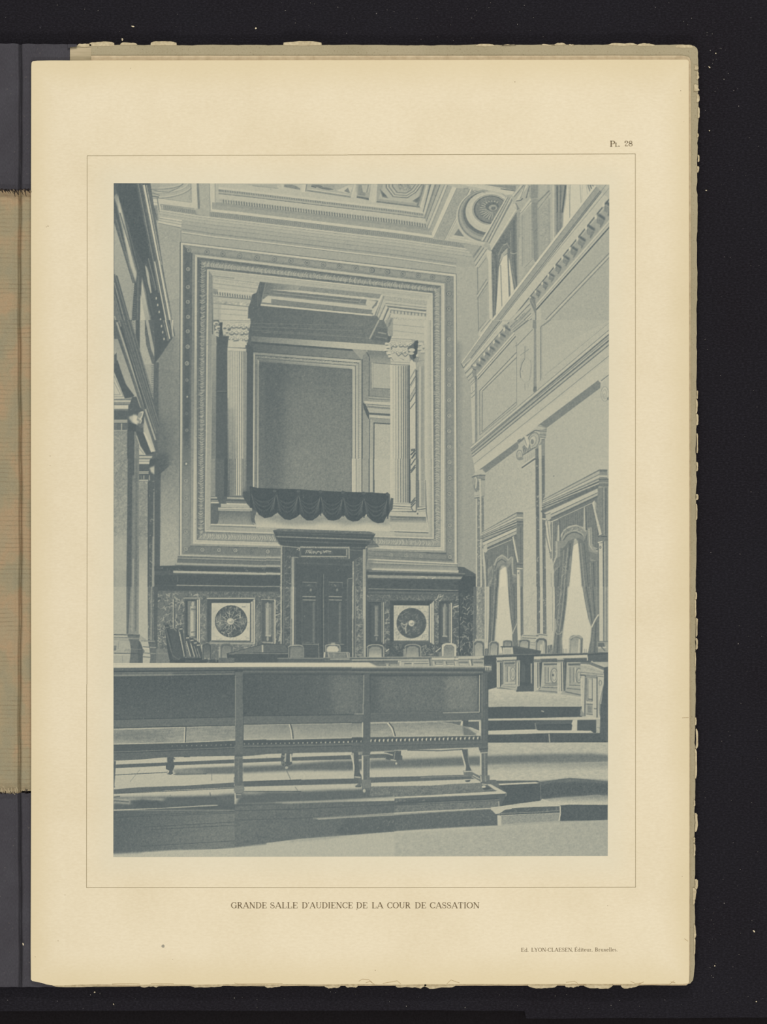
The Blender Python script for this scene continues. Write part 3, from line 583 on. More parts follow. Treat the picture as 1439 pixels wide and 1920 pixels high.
    R('150 680 350 695', '150 740 350 750', [(0, .1, .3), (.1, .4, .62), (.4, .5, .3), (.5, .8, .6), (.8, 1, .36)]); P('110 728 350 740 350 770 118 762', .82); L('115 755 350 772', .4, 1.4); P('125 765 350 778 350 842 150 830', .72); L('130 775 350 792', .3, 1.2); L('135 785 350 800', .4, 1.4); P('150 832 350 846 350 862 150 850', .26); P('160 852 350 868 350 890 160 880', .8); L('160 880 350 893', .3, 1.2)
    P('100 740 125 760 155 830 155 900 135 860 105 790', .2); P('155 880 350 893 350 925 205 920 205 1439 155 1439', .56); L('160 890 155 1439', .3, 1.5); L('200 925 197 1439', .22, 2.2); L('190 900 185 1439', .7, 1.6); L('195 925 350 935', .22, 2); P('170 895 180 895 178 1439 165 1439', .72)
    P('205 935 350 942 350 1439 205 1439', .76); S('205 935 350 942 350 1439 205 1439', .04, 1, 80)
    # right column
    P('368 0 655 8 655 195 370 150', .8); L('372 40 650 65', .5, .8); L('372 95 650 125', .55, .8); P('300 0 372 0 370 150 335 140 320 60', .58); D('340 10', '322 60', 5, (24, -12), .35, 1.3)
    P('515 180 660 190 715 1439 520 1439', .66)
    P('650 0 720 0 715 1439 660 1439', .84); G('655 200 720 200 720 1439 650 1439', .84, .68, '0 900 0 1439')
    G('345 400 520 400 522 1439 348 1439', .9, .6, '345 0 520 0')
    for i, u in enumerate((372, 396, 420, 445, 465, 482, 497, 510)): L([(u, 412), (u + 2, 1439)], (.62, .5, .4, .34, .28, .24, .22, .2)[i], (.9, 1.1, 1.3, 1.5, 1.7, 1.8, 1.8, 2)[i], .9); L([(u + 8, 412), (u + 10, 1439)], .9, 1.2, .5)
    P('512 400 524 400 528 1439 516 1439', .22); capital('G', 335, 540, 145, 400, 9, .84, .3)
    P('345 330 520 330 520 408 350 405', .8); L('350 375 520 385', .5, 1); L('350 400 520 405', .35, 1.2); L('360 345 375 370', .4, 1); L('430 340 470 360', .45, 1); P('360 300 520 300 515 345 365 340', .8); L('400 300 420 325 450 300 480 330 510 305', .35, 1.6); P('300 200 345 210 360 310 345 350 310 300', .8); 
    for x, y in ((315, 215), (325, 245), (310, 270), (335, 300), (345, 330)): E('%d %d' % (x, y), 18, 11, .9); L([(x - 12, y + 12), (x + 14, y + 10)], .28, 1.6)
    P('500 250 590 180 600 200 590 300 560 380 540 370 520 330', .3); P('565 190 595 185 590 280 570 370 545 330', .14); E('540 270', 30, 16, .84); E('535 300', 26, 12, .8); P('560 350 600 330 610 380 575 440 570 390', .5)
    for x, y in ((620, 215), (640, 240), (615, 260), (640, 285), (600, 320)): E('%d %d' % (x, y), 24, 15, .82); L([(x - 18, y + 14), (x + 16, y + 14)], .3, 1.5)
    P('600 300 655 300 655 380 575 440 580 400', .66); L('605 330 590 380', .4, 1.4); L('600 370 655 360', .5, 1)
    P('522 370 575 380 572 1150 525 1439', .84); P('535 355 545 360 575 400 575 440 522 400', .88)
    for a, b, t in ((530, 440, .5), (590, 505, .3), (690, 600, .5), (735, 650, .25), (800, 735, .35)): L([(524, a), (574, b)], t, 2, .9)
    L([(524, 610), (574, 530)], .5, 1); P('524 690 574 610 574 640 524 720', .66)
    P('575 440 610 400 610 1439 575 1439', .62); L('580 450 582 1439', .24, 3); L('592 450 594 1439', .45, 2); L('615 420 612 1439', .8, 3); P('622 420 655 400 655 1439 620 1439', .6); L('634 430 630 1439', .5, 1.5)
    P('532 1160 572 1155 572 1180 540 1180 532 1190', .3)
    for a, b in ((1215, 1190), (1260, 1215), (1330, 1270), (1350, 1290), (1375, 1345)): L([(530, a), (572, b - 20)], .25, 3)
    L('545 1270 572 1230', .86, 1.5); L('530 1290 572 1240', .84, 1.5); P('530 1370 572 1350 572 1439 530 1439', .84)
    L('660 210 660 1439', .76, 2); G('662 0 715 0 712 1439 658 1439', .84, .64, '664 0 715 0', .8)
    o('K')
    P('0 0 205 0 200 300 0 300', .76); P('0 0 35 0 35 300 0 300', .84); L('40 0 40 300', .4, 1); P('45 0 90 0 90 300 45 300', .78); D('50 0', '50 290', 22, (30, 8), .55, 1, .6); L('92 0 92 300', .22, 2); P('98 0 150 0 150 300 98 300', .6); L('156 0 156 300', .22, 2.2); P('165 0 190 0 190 300 165 300', .74); L('196 0 196 300', .25, 2.4); P('205 0 345 0 345 320 205 305', .8)
    G('345 0 528 0 525 405 345 405', .88, .64, '345 0 525 0')
    for i, u in enumerate((396, 416, 440, 463, 482, 498, 511)): L([(u, 0), (u + 1, 395)], (.6, .4, .34, .28, .25, .24, .22)[i], 1.7, .9); L([(u + 9, 0), (u + 10, 395)], .9, 1.2, .5)
    L('522 0 520 420', .2, 3); P('530 0 575 0 575 470 545 470 530 440', .8)
    for a, b in ((60, 0), (110, 55), (125, 75), (400, 350), (420, 370), (440, 395)): L([(532, a), (572, b)], .28, 2.4)
    P('578 0 600 0 605 420 585 460 578 470', .36); P('605 0 660 0 665 430 610 430', .7); L('612 0 612 430', .86, 2); P('625 0 655 0 655 420 625 420', .58); G('660 0 720 0 720 640 690 680 690 600 675 480', .84, .66, '662 0 720 0'); G('690 0 722 0 722 700 690 690', .76, .62, '690 0 720 0')
    P('365 400 525 400 545 470 345 478 350 440', .82); L('370 425 530 435', .35, 1.5); L('360 447 540 455', .45, 1.4); L('362 405 525 408', .5, 1); L('350 476 560 478', .4, 1.2); L('530 430 555 478', .3, 2); P('590 440 665 430 668 485 580 485', .78); L('590 460 665 450', .3, 2); L('600 475 668 470', .5, 1)
    P('345 478 668 485 672 528 330 518', .8); L('330 520 672 530', .35, 2.4); P('335 530 672 540 680 655 340 640', .78); G('340 535 672 540 672 580 340 570', .36, .7, '500 535 500 575'); E('593 495', 7, 9, .25); L('340 640 690 655', .7, 1)
    P('310 640 690 660 690 690 310 672', .76); L('310 642 690 656', .86, 2); L('310 655 690 668', .35, 2); L('300 675 690 690', .7, 2); P('665 480 690 600 690 660 680 655 670 540', .84)
    P('350 350 375 360 370 440 345 480 340 440 360 400', .3)
def drapery():
    o('J')
    # parapet of the balcony below the cloth
    P('140 470 1400 520 1400 650 1350 660 200 628 170 580', .74)
    G('190 500 1400 560 1400 660 200 628', .45, .88, '600 470 600 600', .9)
    P('140 470 200 470 180 540 190 590 150 560', .26); P('185 500 350 560 500 600 700 590 830 560 1000 600 1200 570 1350 600 1390 560 1390 520 180 490', .5, .8, 4)
    L('200 602 1350 655', .84, 2.4); L('200 618 1360 668', .4, 1, .6); L('0 600 200 605', .86, 2.4)
    P('1340 520 1400 525 1400 600 1340 600', .6, .6, 2)
    P('0 620 400 630 380 660 0 650', .66); P('1210 650 1439 655 1439 700 1250 700', .76)
    top = [(135, 245), (200, 262), (360, 270), (580, 275), (700, 284), (760, 288), (775, 282), (790, 290), (960, 297), (975, 287), (995, 298), (1145, 303), (1160, 296), (1180, 306), (1360, 312), (1375, 302), (1395, 318), (1385, 330)]
    bot = [(1390, 400), (1400, 480), (1365, 525), (1340, 575), (1290, 582), (1245, 565), (1185, 510), (1160, 520), (1110, 562), (1060, 565), (1015, 545), (995, 515), (975, 510), (940, 545), (890, 558), (840, 550), (800, 505), (780, 490), (740, 530), (700, 556), (650, 555), (610, 525), (590, 500), (560, 525), (500, 552), (450, 545), (410, 510), (385, 485), (330, 525), (270, 535), (220, 505), (195, 470), (150, 445), (140, 440)]
    P(top + bot, .1); P('75 300 140 290 140 440 110 400 80 350', .16)
    P('1405 360 1430 355 1420 460 1395 480 1395 420', .2); P('780 490 800 490 790 505', .88, 1, 1); L('1180 508 1190 510', .9, 3)
    r = np.random.default_rng(5)
    sc = [(150, 375), (375, 575), (575, 775), (775, 978), (978, 1165), (1165, 1378)]
    for (a, b) in sc:
        m = (a + b) / 2
        for k in range(7):
            f = k / 6; dep = 50 + f * 120
            y0 = 300 + (m - 135) * .045
            xs = np.linspace(a + 8 * (1 - f), b - 8 * (1 - f), 9); u = (xs - m) / ((b - a) / 2)
            L([(x, y0 + 15 + dep * (1 - abs(uu) ** 2.2)) for x, uu in zip(xs, u)], .3 if k % 2 else .04, 1.4, .5)
        for k in range(3):
            L([(b - 5 + k * 3, y0 + 10), (b - 25 - 14 * k, y0 + 150 + 12 * k)], .38, 1, .55); L([(a + 5 - k * 2, y0 + 10), (a + 25 + 12 * k, y0 + 150 + 14 * k)], .34, 1, .45)
        L([(b - 2, y0 + 10), (b, y0 + 190)], .04, 2.5, .7)
    for x, y in ((360, 290), (575, 292), (775, 300), (975, 305), (1165, 312), (1378, 322)): E('%d %d' % (x, y), 16, 12, .22)
    S(top + bot, .03, 0, 81)
def marble(s, base, seed, n=60, t=.72, ln=7, w=.9, al=.55):
    P(s, base); S(s, .05, 1, seed); V(s, n, t, ln, seed + 1, w, al); V(s, n // 2, .08, ln, seed + 2, 1, .5)
def lowwall():
    o('I')
    P('430 965 640 960 660 880 700 880 1439 905 1439 1439 430 1439', .22)
    P('640 870 690 875 1439 900 1439 970 610 965 635 930', .34)
    for a, b, c, d, t, w in ((640, 872, 1439, 895, .66, 1.5), (645, 882, 1439, 903, .3, 1.5), (640, 893, 1439, 915, .62, 1.4), (645, 905, 1439, 925, .28, 1.2), (625, 945, 1439, 968, .64, 4), (620, 958, 1439, 980, .3, 1.5)): L([(a, b), (c, d)], t, w)
    P('430 968 620 965 1439 985 1439 1010 600 1010 430 1010', .16); V('440 965 1439 985 1439 1010 440 1005', 30, .6, 5, 90, 1, .6, .1)
    P('600 1008 1439 1028 1439 1046 600 1028', .72); L('600 1012 1439 1030', .82, 1); V('600 1010 1439 1028 1439 1046 600 1028', 20, .4, 6, 91, 1, .6, .1); P('430 1045 1439 1050 1439 1140 430 1135', .16); S('430 1045 1439 1050 1439 1140 430 1135', .03, 1, 92); L('640 1060 640 1110', .35, 1); L('630 1138 1439 1152', .64, 1.4)
    P('430 1140 1439 1155 1439 1190 430 1185', .17); marble('440 1190 1439 1200 1439 1250 440 1240', .3, 93, 120, .68, 7, .9, .5)
    A[1040 - PY0:1122 - PY0, 499 - PX0:530 - PX0] = A[1040 - PY0:1122 - PY0, 468 - PX0:499 - PX0]
    o('M')
    marble('425 60 900 60 900 690 425 690', .34, 94, 320, .86, 9, 1.1, .8); V('460 100 700 100 700 500 460 640', 60, .12, 8, 95, 1.6, .8)
    G('430 0 462 0 455 520 480 600 430 690', .2, .3, '0 0 0 600'); P('425 0 455 0 455 690 428 690', .18); P('455 560 560 560 560 690 455 690', .42, .7, 3); L('600 110 600 380', .84, 1.2); L('609 110 609 380', .2, 1.6)
    marble('830 80 900 80 900 520 830 500', .3, 96, 60, .74, 7, 1, .7); P('850 200 895 200 890 500 850 500', .62, .35, 4); marble('1335 100 1390 100 1390 520 1335 520', .34, 97, 50, .72, 7, 1, .7); P('1345 300 1385 300 1385 520 1345 520', .66, .35, 4)
    marble('840 515 1439 515 1439 690 840 690', .32, 98, 100, .8, 7, 1.1, .8)
    P('1230 520 1439 520 1439 560 1230 560', .6, .3)
    # fluted slot with a pilaster
    P('700 100 845 100 845 510 700 510', .2); P('700 98 842 98 842 108 700 108', .66); P('715 125 800 125 800 450 715 450', .14); P('730 130 800 130 800 450 730 450', .4); P('752 175 800 175 797 445 750 445', .7); L('768 180 768 440', .84, 2); L('790 180 790 440', .45, 2); P('752 200 800 200 800 230 752 215', .5, .6); E('775 155', 12, 22, .72); L('760 410 800 405', .3, 2); L('760 200 800 205', .3, 2.4)
    P('815 110 830 110 830 500 815 480', .5); L('818 120 818 490', .86, 2); L('836 105 836 510', .88, 2); L('806 125 806 470', .2, 2.5); L('827 110 827 500', .3, 1); L('700 110 845 110', .35, 1); P('735 440 830 470 845 510 800 480 740 450', .66, .6)
    # roundel in a square frame
    P('898 100 1338 100 1338 525 898 515', .3); P('898 100 1338 100 1338 110 905 112', .72); P('905 112 1325 112 1290 148 945 148', .16); P('905 112 945 148 940 485 905 515', .18)
    P('1338 105 1290 148 1290 485 1335 522', .5); L('1328 115 1328 515', .9, 2); L('1308 135 1308 500', .86, 2.4); L('1297 150 1297 490', .2, 2); L('1318 125 1318 510', .4, 1.6); P('940 485 1290 488 1335 522 905 515', .45); L('945 492 1295 495', .25, 2); L('925 508 1325 515', .68, 1.6); L('935 500 1310 505', .5, 1)
    P('945 148 1290 148 1288 484 943 482', .88); V('945 148 1290 148 1288 484 943 482', 60, .55, 8, 99, 1, .5); P('945 180 980 200 990 300 960 440 943 480', .6, .4, 3); L('1215 182 1250 182', .3, 1.2); L('960 150 1280 152', .95, 1)
    E('1120 312', 147, 145, .2); S([(1120 + 145 * math.cos(a), 312 + 143 * math.sin(a)) for a in np.linspace(0, 6.2, 40)], .12, 1, 100)
    V([(1120 + 140 * math.cos(a), 312 + 138 * math.sin(a)) for a in np.linspace(0, 6.2, 40)], 120, .8, 7, 101, 1, .8); P('985 270 1040 250 1050 370 1000 390', .66, .5, 3); P('1190 290 1250 280 1240 350 1190 360', .6, .5, 3)
    for a in np.linspace(0, 6.28, 15)[:-1]: L([(1115 + 35 * math.cos(a), 312 + 35 * math.sin(a)), (1117 + 95 * math.cos(a + .1), 312 + 95 * math.sin(a + .1))], .78, 1.1, .6)
    E('1115 312', 33, 31, .84); E('1122 314', 18, 16, .6); E('1113 305', 12, 8, .92); E('1115 312', 33, 31, .35, .8, 0, 1)
    P('1388 110 1439 115 1439 520 1388 515', .16); L('1392 112 1439 116', .64, 1.5); P('1405 130 1439 130 1439 500 1405 500', .2); P('1420 160 1439 160 1439 460 1420 460', .7)
    # tile N : right of the roundel, slot, door
    o('N')
    P('405 0 560 0 560 640 405 640', .2); P('1010 0 1190 0 1190 640 1010 640', .2)
    marble('185 80 415 100 415 640 185 640', .3, 102, 120, .74, 8, 1, .7); P('190 200 225 200 225 460 190 520', .62, .4, 3)
    P('237 110 370 112 370 522 237 515', .2); L('240 115 368 118', .68, 1.6); P('250 130 350 130 350 500 250 500', .24); P('275 150 335 150 335 440 275 440', .42); P('283 190 325 190 322 445 283 445', .58); L('292 195 292 440', .74, 2); L('318 195 316 440', .36, 1.5); E('298 165', 12, 24, .6); E('298 470', 10, 22, .6); L('280 440 328 442', .72, 3)
    L('362 120 362 515', .9, 2.6); L('348 140 348 500', .6, 1.4); L('355 125 355 510', .25, 1.5); L('243 125 243 510', .34, 1.5); L('250 500 350 503', .66, 1.6); P('345 500 368 520 300 515 290 505', .62, .6); L('255 508 360 515', .5, 1)
    marble('370 100 415 60 415 600 370 560', .28, 103, 50, .85, 8, 1.2, .8)
    o('J')
    # door surround, canopy and panels
    P('415 780 1180 800 1200 1439 410 1439', .2)
    P('345 645 400 640 1270 675 1240 735 1190 740 1180 800 430 785 400 770 370 720', .16)
    P('400 630 1210 655 1265 672 345 645', .3); V('400 632 1210 655 1265 670 345 645', 60, .66, 5, 104, 1, .6, .05)
    L('350 650 1265 680', .3, 1.4); L('385 668 1230 700', .26, 1.4); P('370 695 1230 725 1225 736 380 706', .46); V('370 695 1230 725 1225 736 380 706', 30, .8, 6, 105, 1, .6, .05); L('345 645 375 720 415 785', .5, 1.2, .7); P('390 710 1230 745 1190 790 430 760', .14)
    D('540 735', '930 758', 34, (0, 12), .32, 1.6, .5); L('400 738 1200 762', .3, 1)
    P('1185 740 1245 725 1305 795 1190 805', .2, .7); P('415 780 430 780 425 1439 412 1439', .62); V('412 780 432 780 428 1439 408 1439', 50, .85, 4, 106, 1, .7, 1.5); L('437 790 434 1439', .14, 1.6); L('446 790 444 1439', .4, 1); L('420 785 580 800', .6, 1.4)
    marble('450 800 520 800 505 1439 448 1439', .22, 107, 80, .66, 7, 1, .5)
    for u, t, w in ((512, .4, 1), (520, .7, 1.6), (528, .8, 2), (536, .5, 1), (546, .3, 1)): L([(u, 885), (u - 4, 1439)], t, w)
    G('522 885 536 885 530 1439 516 1439', .5, .9, '0 900 0 1439', .8); L('522 885 575 890', .6, 1.2)
    P('548 905 1060 915 1060 1439 545 1439', .18); S('548 905 1060 915 1060 1439 545 1439', .03, 1, 108)
    P('585 795 1035 790 1035 905 580 888', .3); P('600 805 1000 815 1000 880 600 870', .2); L('600 878 1010 880', .74, 1.6); L('590 795 1030 800', .62, 2.4); S('590 790 1030 795 1030 805 590 803', .2, 0, 109); S('590 875 1030 885 1030 900 590 890', .18, 0, 110); L('1030 795 1032 900', .72, 1.4); L('1010 815 1010 870', .7, 1.3); L('580 830 590 800 560 820', .7, 1.2)
    r = np.random.default_rng(4); x = 640
    for k in range(30): L([(x, 828 + 26 * r.random()), (x + 10 * r.normal(), 840 + 8 * r.normal()), (x + 8, 830 + 26 * r.random())], .74 if k < 24 else .4, 1.2, .75); x += 8
    L('640 825 700 822', .7, 1.2); L('820 828 870 835', .75, 1.6)
    L('1035 820 1165 830', .4, 1); P('1035 905 1080 905 1080 1439 1060 1439 1060 930 1035 920', .2); D('570 925', '1060 945', 40, (0, 10), .34, 1.2, .5); L('560 940 1050 960', .3, 1); P('560 905 1040 912 1035 935 565 925', .2, .5)
    for u, t, w in ((1062, .5, 1), (1070, .72, 1.4), (1082, .3, 1), (1090, .5, .8)): L([(u, 905 if u > 1075 else 925), (u - 5 if u > 1075 else u, 1439)], t, w)
    V('1060 920 1076 920 1072 1439 1055 1439', 40, .85, 5, 111, 1, .7, 1.5); marble('1092 905 1160 860 1155 1439 1088 1439', .27, 112, 120, .66, 8, .9, .5)
    for u, t, w in ((1155, .5, 1), (1166, .84, 2.4), (1174, .3, 1.4), (1180, .7, 1.6)): L([(u, 815), (u - 2, 1439)], t, w)
    P('1185 800 1200 800 1200 1439 1182 1439', .16)
    # door leaves
    P('560 960 1030 975 1010 1080 1010 1439 560 1439', .17); L('800 1040 800 1439', .4, 1.2); L('790 1040 790 1439', .06, 1.6); L('745 1050 745 1439', .22, 1.2); L('1020 1080 1060 1075', .55, 1.2); L('1018 1085 1014 1439', .48, 1.4); P('1020 1085 1058 1080 1056 1439 1016 1439', .22)
    for a in (612, 848):
        L([(a, 1110), (a + 128, 1114)], .5, 1.2); L([(a + 5, 1118), (a + 5, 1225)], .3, 1); L([(a + 122, 1118), (a + 122, 1225)], .36, 1); L([(a, 1240), (a + 115, 1244)], .6, 1.4); L([(a, 1268), (a + 118, 1272)], .62, 1.3); L([(a + 108, 1290), (a + 108, 1439)], .36, 1); L([(a + 95, 1300), (a + 95, 1439)], .28, 1); L([(a, 1285), (a, 1439)], .3, 1)
        P([(a + 20, 1130), (a + 90, 1130), (a + 90, 1200), (a + 20, 1200)], .26, .8, 2); V([(a + 20, 1130), (a + 90, 1130), (a + 90, 1200), (a + 20, 1200)], 16, .7, 6, 113 + a, 1.2, .7); L([(a + 55, 1170), (a + 70, 1190)], .74, 2)
    o('N')
    P('556 0 1020 0 1020 640 556 640', .18); S('556 0 1020 0 1020 640 556 640', .035, 1, 114); L('798 0 802 640', .42, 1.4); L('788 0 790 640', .07, 1.8); L('748 0 750 520', .24, 1); L('755 510 760 640', .5, 1.2); L('1015 0 1015 640', .3, 1.4)
    for a in (612, 848):
        for v, t in ((88, .62), (118, .6)): L([(a, v), (a + 118, v + 3)], t, 1.4)
        L([(a - 4, 135), (a - 4, 510)], .3, 1); L([(a + 98, 140), (a + 98, 505)], .42, 1.4); L([(a + 108, 135), (a + 108, 515)], .38, 1.2); L([(a + 88, 150), (a + 88, 495)], .3, 1); P([(a + 10, 150), (a + 80, 150), (a + 80, 495), (a + 10, 495)], .2); L([(a, 500), (a + 105, 503)], .38, 1); L([(a - 4, 516), (a + 140, 520)], .46, 1.4); E('%d 30' % (a + 75), 10, 12, .5, .8)
    for v in (540, 560, 585, 605): L([(620, v), (760, v)], .22, .8); L([(830, v), (1010, v)], .22, .8)
    P('412 0 428 0 425 640 412 640', .62); V('410 0 430 0 428 640 408 640', 60, .88, 5, 115, 1.2, .8, 1.5); L('436 0 434 640', .16, 1.6); L('444 0 442 640', .5, 1.2); marble('452 0 508 0 500 640 450 640', .26, 116, 90, .66, 8, 1, .6); L('508 0 506 530', .6, 1.2); P('517 0 535 0 532 530 515 530', .88); L('523 0 521 530', .5, .9); L('540 0 538 530', .3, 1.4); L('550 0 548 530', .34, 1)
    L('1064 0 1064 640', .76, 1.6); V('1055 0 1072 0 1072 640 1055 640', 50, .88, 5, 117, 1, .7, 1.5); L('1078 0 1074 640', .2, 1.4); L('1088 0 1086 640', .55, 1); marble('1094 0 1152 0 1155 640 1090 640', .3, 118, 150, .72, 8, 1, .7); L('1157 0 1160 640', .6, 1.2); P('1164 0 1180 0 1180 640 1166 640', .84); L('1172 0 1173 640', .5, .9)
    # right half of the lower wall
    o('K')
    P('135 800 200 800 850 870 850 900 130 900', .5, .5)
    P('130 905 1010 975 1120 1040 1125 1120 1120 1439 130 1439', .22)
    P('140 900 945 950 960 1020 130 995', .56)
    for a, b, c, d, t, w in ((150, 905, 950, 945, .84, 2.5), (150, 918, 945, 955, .4, 1.4), (160, 930, 945, 965, .7, 2.4), (150, 945, 950, 972, .36, 2), (180, 992, 960, 1015, .8, 4.5), (170, 978, 955, 1000, .6, 2.5), (150, 1010, 1020, 1035, .4, 2)): L([(a, b), (c, d)], t, w)
    G('150 945 950 972 955 1000 170 982', .42, .6, '0 945 0 990'); P('140 905 200 905 170 1010 130 1000', .4, .8, 3)
    L('150 870 900 915', .3, .8)
    P('130 1018 1025 1042 1010 1060 130 1040', .18); P('140 1045 1010 1062 1005 1085 145 1072', .55); S('140 1045 1010 1062 1005 1085 145 1072', .1, 1, 120, 0, 3); L('590 1070 640 1062 680 1075', .86, 1.8); L('720 1080 755 1065', .84, 2); L('150 1055 1000 1075', .64, 1)
    P('135 1085 970 1095 965 1175 150 1170', .17); S('135 1085 970 1095 965 1175 150 1170', .06, 1, 121, 0, 3); L('150 1170 965 1188', .5, 1.4); L('150 1180 970 1196', .1, 2); P('150 1195 970 1205 970 1215 150 1210', .3)
    marble('150 1215 970 1222 965 1275 150 1270', .28, 122, 150, .66, 7, .9, .55); V('700 1215 840 1222 800 1340 700 1340', 14, .9, 12, 123, 1.3, .9, -1)
    P('1010 1045 1125 1045 1120 1240 960 1240 960 1110', .12); S('1010 1045 1125 1045 1120 1240 960 1240 960 1110', .04, 1, 124); L('1015 1050 1120 1055', .3, 1)
    o('O')
    P('130 60 1110 80 1100 640 130 640', .2); marble('135 70 965 80 965 125 135 125', .28, 160, 120, .66, 7, .9, .5); V('730 70 830 70 770 180 735 190', 10, .92, 14, 161, 1.4, .9, -1.05)
    P('150 125 290 130 285 520 150 520', .15); P('175 150 260 150 260 500 175 500', .2); P('205 170 240 170 235 440 205 440', .38); L('218 180 218 440', .5, 2); E('222 470', 8, 20, .45); L('200 440 240 440', .55, 2); L('285 140 285 515', .78, 1.8); L('270 140 270 500', .56, 1.3); L('150 130 290 133', .4, 1)
    marble('295 125 342 125 340 515 295 515', .26, 125, 70, .78, 8, 1, .8)
    P('342 125 735 125 735 520 342 515', .15); P('342 132 700 135 690 172 378 170', .12); P('378 172 692 172 690 484 378 484', .82); V('378 172 692 172 690 484 378 484', 120, .45, 7, 126, 1.2, .6); S('378 172 692 172 690 484 378 484', .12, 1, 127); L('378 172 692 174', .9, 1.2)
    P('692 172 735 130 735 522 692 484', .5); L('702 165 702 495', .25, 1.4); L('711 155 711 505', .9, 2.6); L('724 145 724 515', .86, 1.6); L('718 150 718 510', .4, 1); L('735 130 735 522', .88, 1.6); L('380 490 695 490', .6, 1); P('352 515 735 520 690 492 378 490', .24)
    E('537 328', 135, 137, .2); V([(537 + 130 * math.cos(a), 328 + 132 * math.sin(a)) for a in np.linspace(0, 6.2, 40)], 110, .55, 7, 128, 1, .7)
    for k in range(5): E('537 328', 90 - k * 8, 92 - k * 8, .4, .4, 0, .8)
    L('445 325 470 345 500 330 480 370 490 420', .8, 2, .8); L('440 330 460 370 490 380', .7, 1.8, .7); E('537 328', 27, 27, .84); E('541 332', 16, 12, .55); E('533 320', 12, 8, .92)
    marble('740 125 782 125 782 520 740 520', .28, 129, 60, .74, 8, 1, .7); P('785 130 905 135 905 515 785 515', .16); P('800 155 870 155 870 500 800 500', .22); P('818 180 858 180 855 445 820 445', .45); L('830 190 830 440', .62, 2); L('852 190 850 440', .3, 1.4); E('838 170', 10, 20, .5); L('815 445 860 447', .66, 2.4); L('895 145 895 510', .9, 2.4); L('878 155 878 500', .6, 1.4); L('886 150 886 505', .25, 1.4); L('800 500 870 503', .4, 1)
    marble('905 80 965 90 965 620 905 560', .22, 130, 70, .74, 9, 1.1, .7); marble('970 60 1115 60 1100 620 970 620', .15, 131, 110, .72, 8, 1, .8); L('968 80 968 620', .08, 2); L('912 185 962 170', .86, 2)
    marble('620 520 780 520 780 620 620 620', .2, 132, 60, .7, 9, 1, .7); marble('295 515 460 515 460 620 295 620', .18, 133, 40, .6, 9, 1, .6); L('305 585 335 560', .84, 1.6); L('755 585 800 550', .8, 1.8)
    L('1095 170 1095 560', .7, 1.4, .6)
# ---------------------------------------------------------------- right wall, furniture, steps, bench
def brackets(pts, s0, s1):
    for i, (u, v) in enumerate(pts):
        s = s0 + (s1 - s0) * i / len(pts)
        P([(u - 14 * s, v - 12 * s), (u + 40 * s, v + 18 * s), (u + 38 * s, v + 48 * s), (u - 26 * s, v + 8 * s)], .2, .9, 1)
        P([(u - 24 * s, v + 14 * s), (u + 22 * s, v + 44 * s), (u + 16 * s, v + 88 * s), (u - 30 * s, v + 62 * s)], .5)
        P([(u - 48 * s, v + 8 * s), (u - 28 * s, v - 10 * s), (u - 22 * s, v + 26 * s), (u - 42 * s, v + 42 * s)], .88)
def chair(x0, x1, y0, y1, lean, t, fr, hi, base=None):
    """Arched chair back: frame, padded panel, light edges."""
    w = x1 - x0; h = (y1 - y0)
    a = [(x0 + lean, y0 + .22 * h), (x0 + lean + .08 * w, y0 + .08 * h), (x0 + lean + .3 * w, y0), (x0 + lean + .7 * w, y0), (x1 + lean - .06 * w, y0 + .1 * h), (x1 + lean, y0 + .24 * h), (x1, y1), (x0, y1)]
    P(a, fr)
    k = .14
    b = [(x0 + lean + k * w, y0 + .3 * h), (x0 + lean + .3 * w, y0 + .13 * h), (x0 + lean + .68 * w, y0 + .13 * h), (x1 + lean - k * w, y0 + .3 * h), (x1 - k * w, y1), (x0 + k * w, y1)]
    G(b, t, min(1, t + .15), [(x0, y0 + .2 * h), (x0, y1)])
    L(a[:6] + [a[6]], hi, 1.3, .8); L(b[:4] + [b[4]], .25, 1.1, .8); L([(x0 + lean + .04 * w, y0 + .25 * h), (x0 + .04 * w, y1)], hi, 1.3, .8)
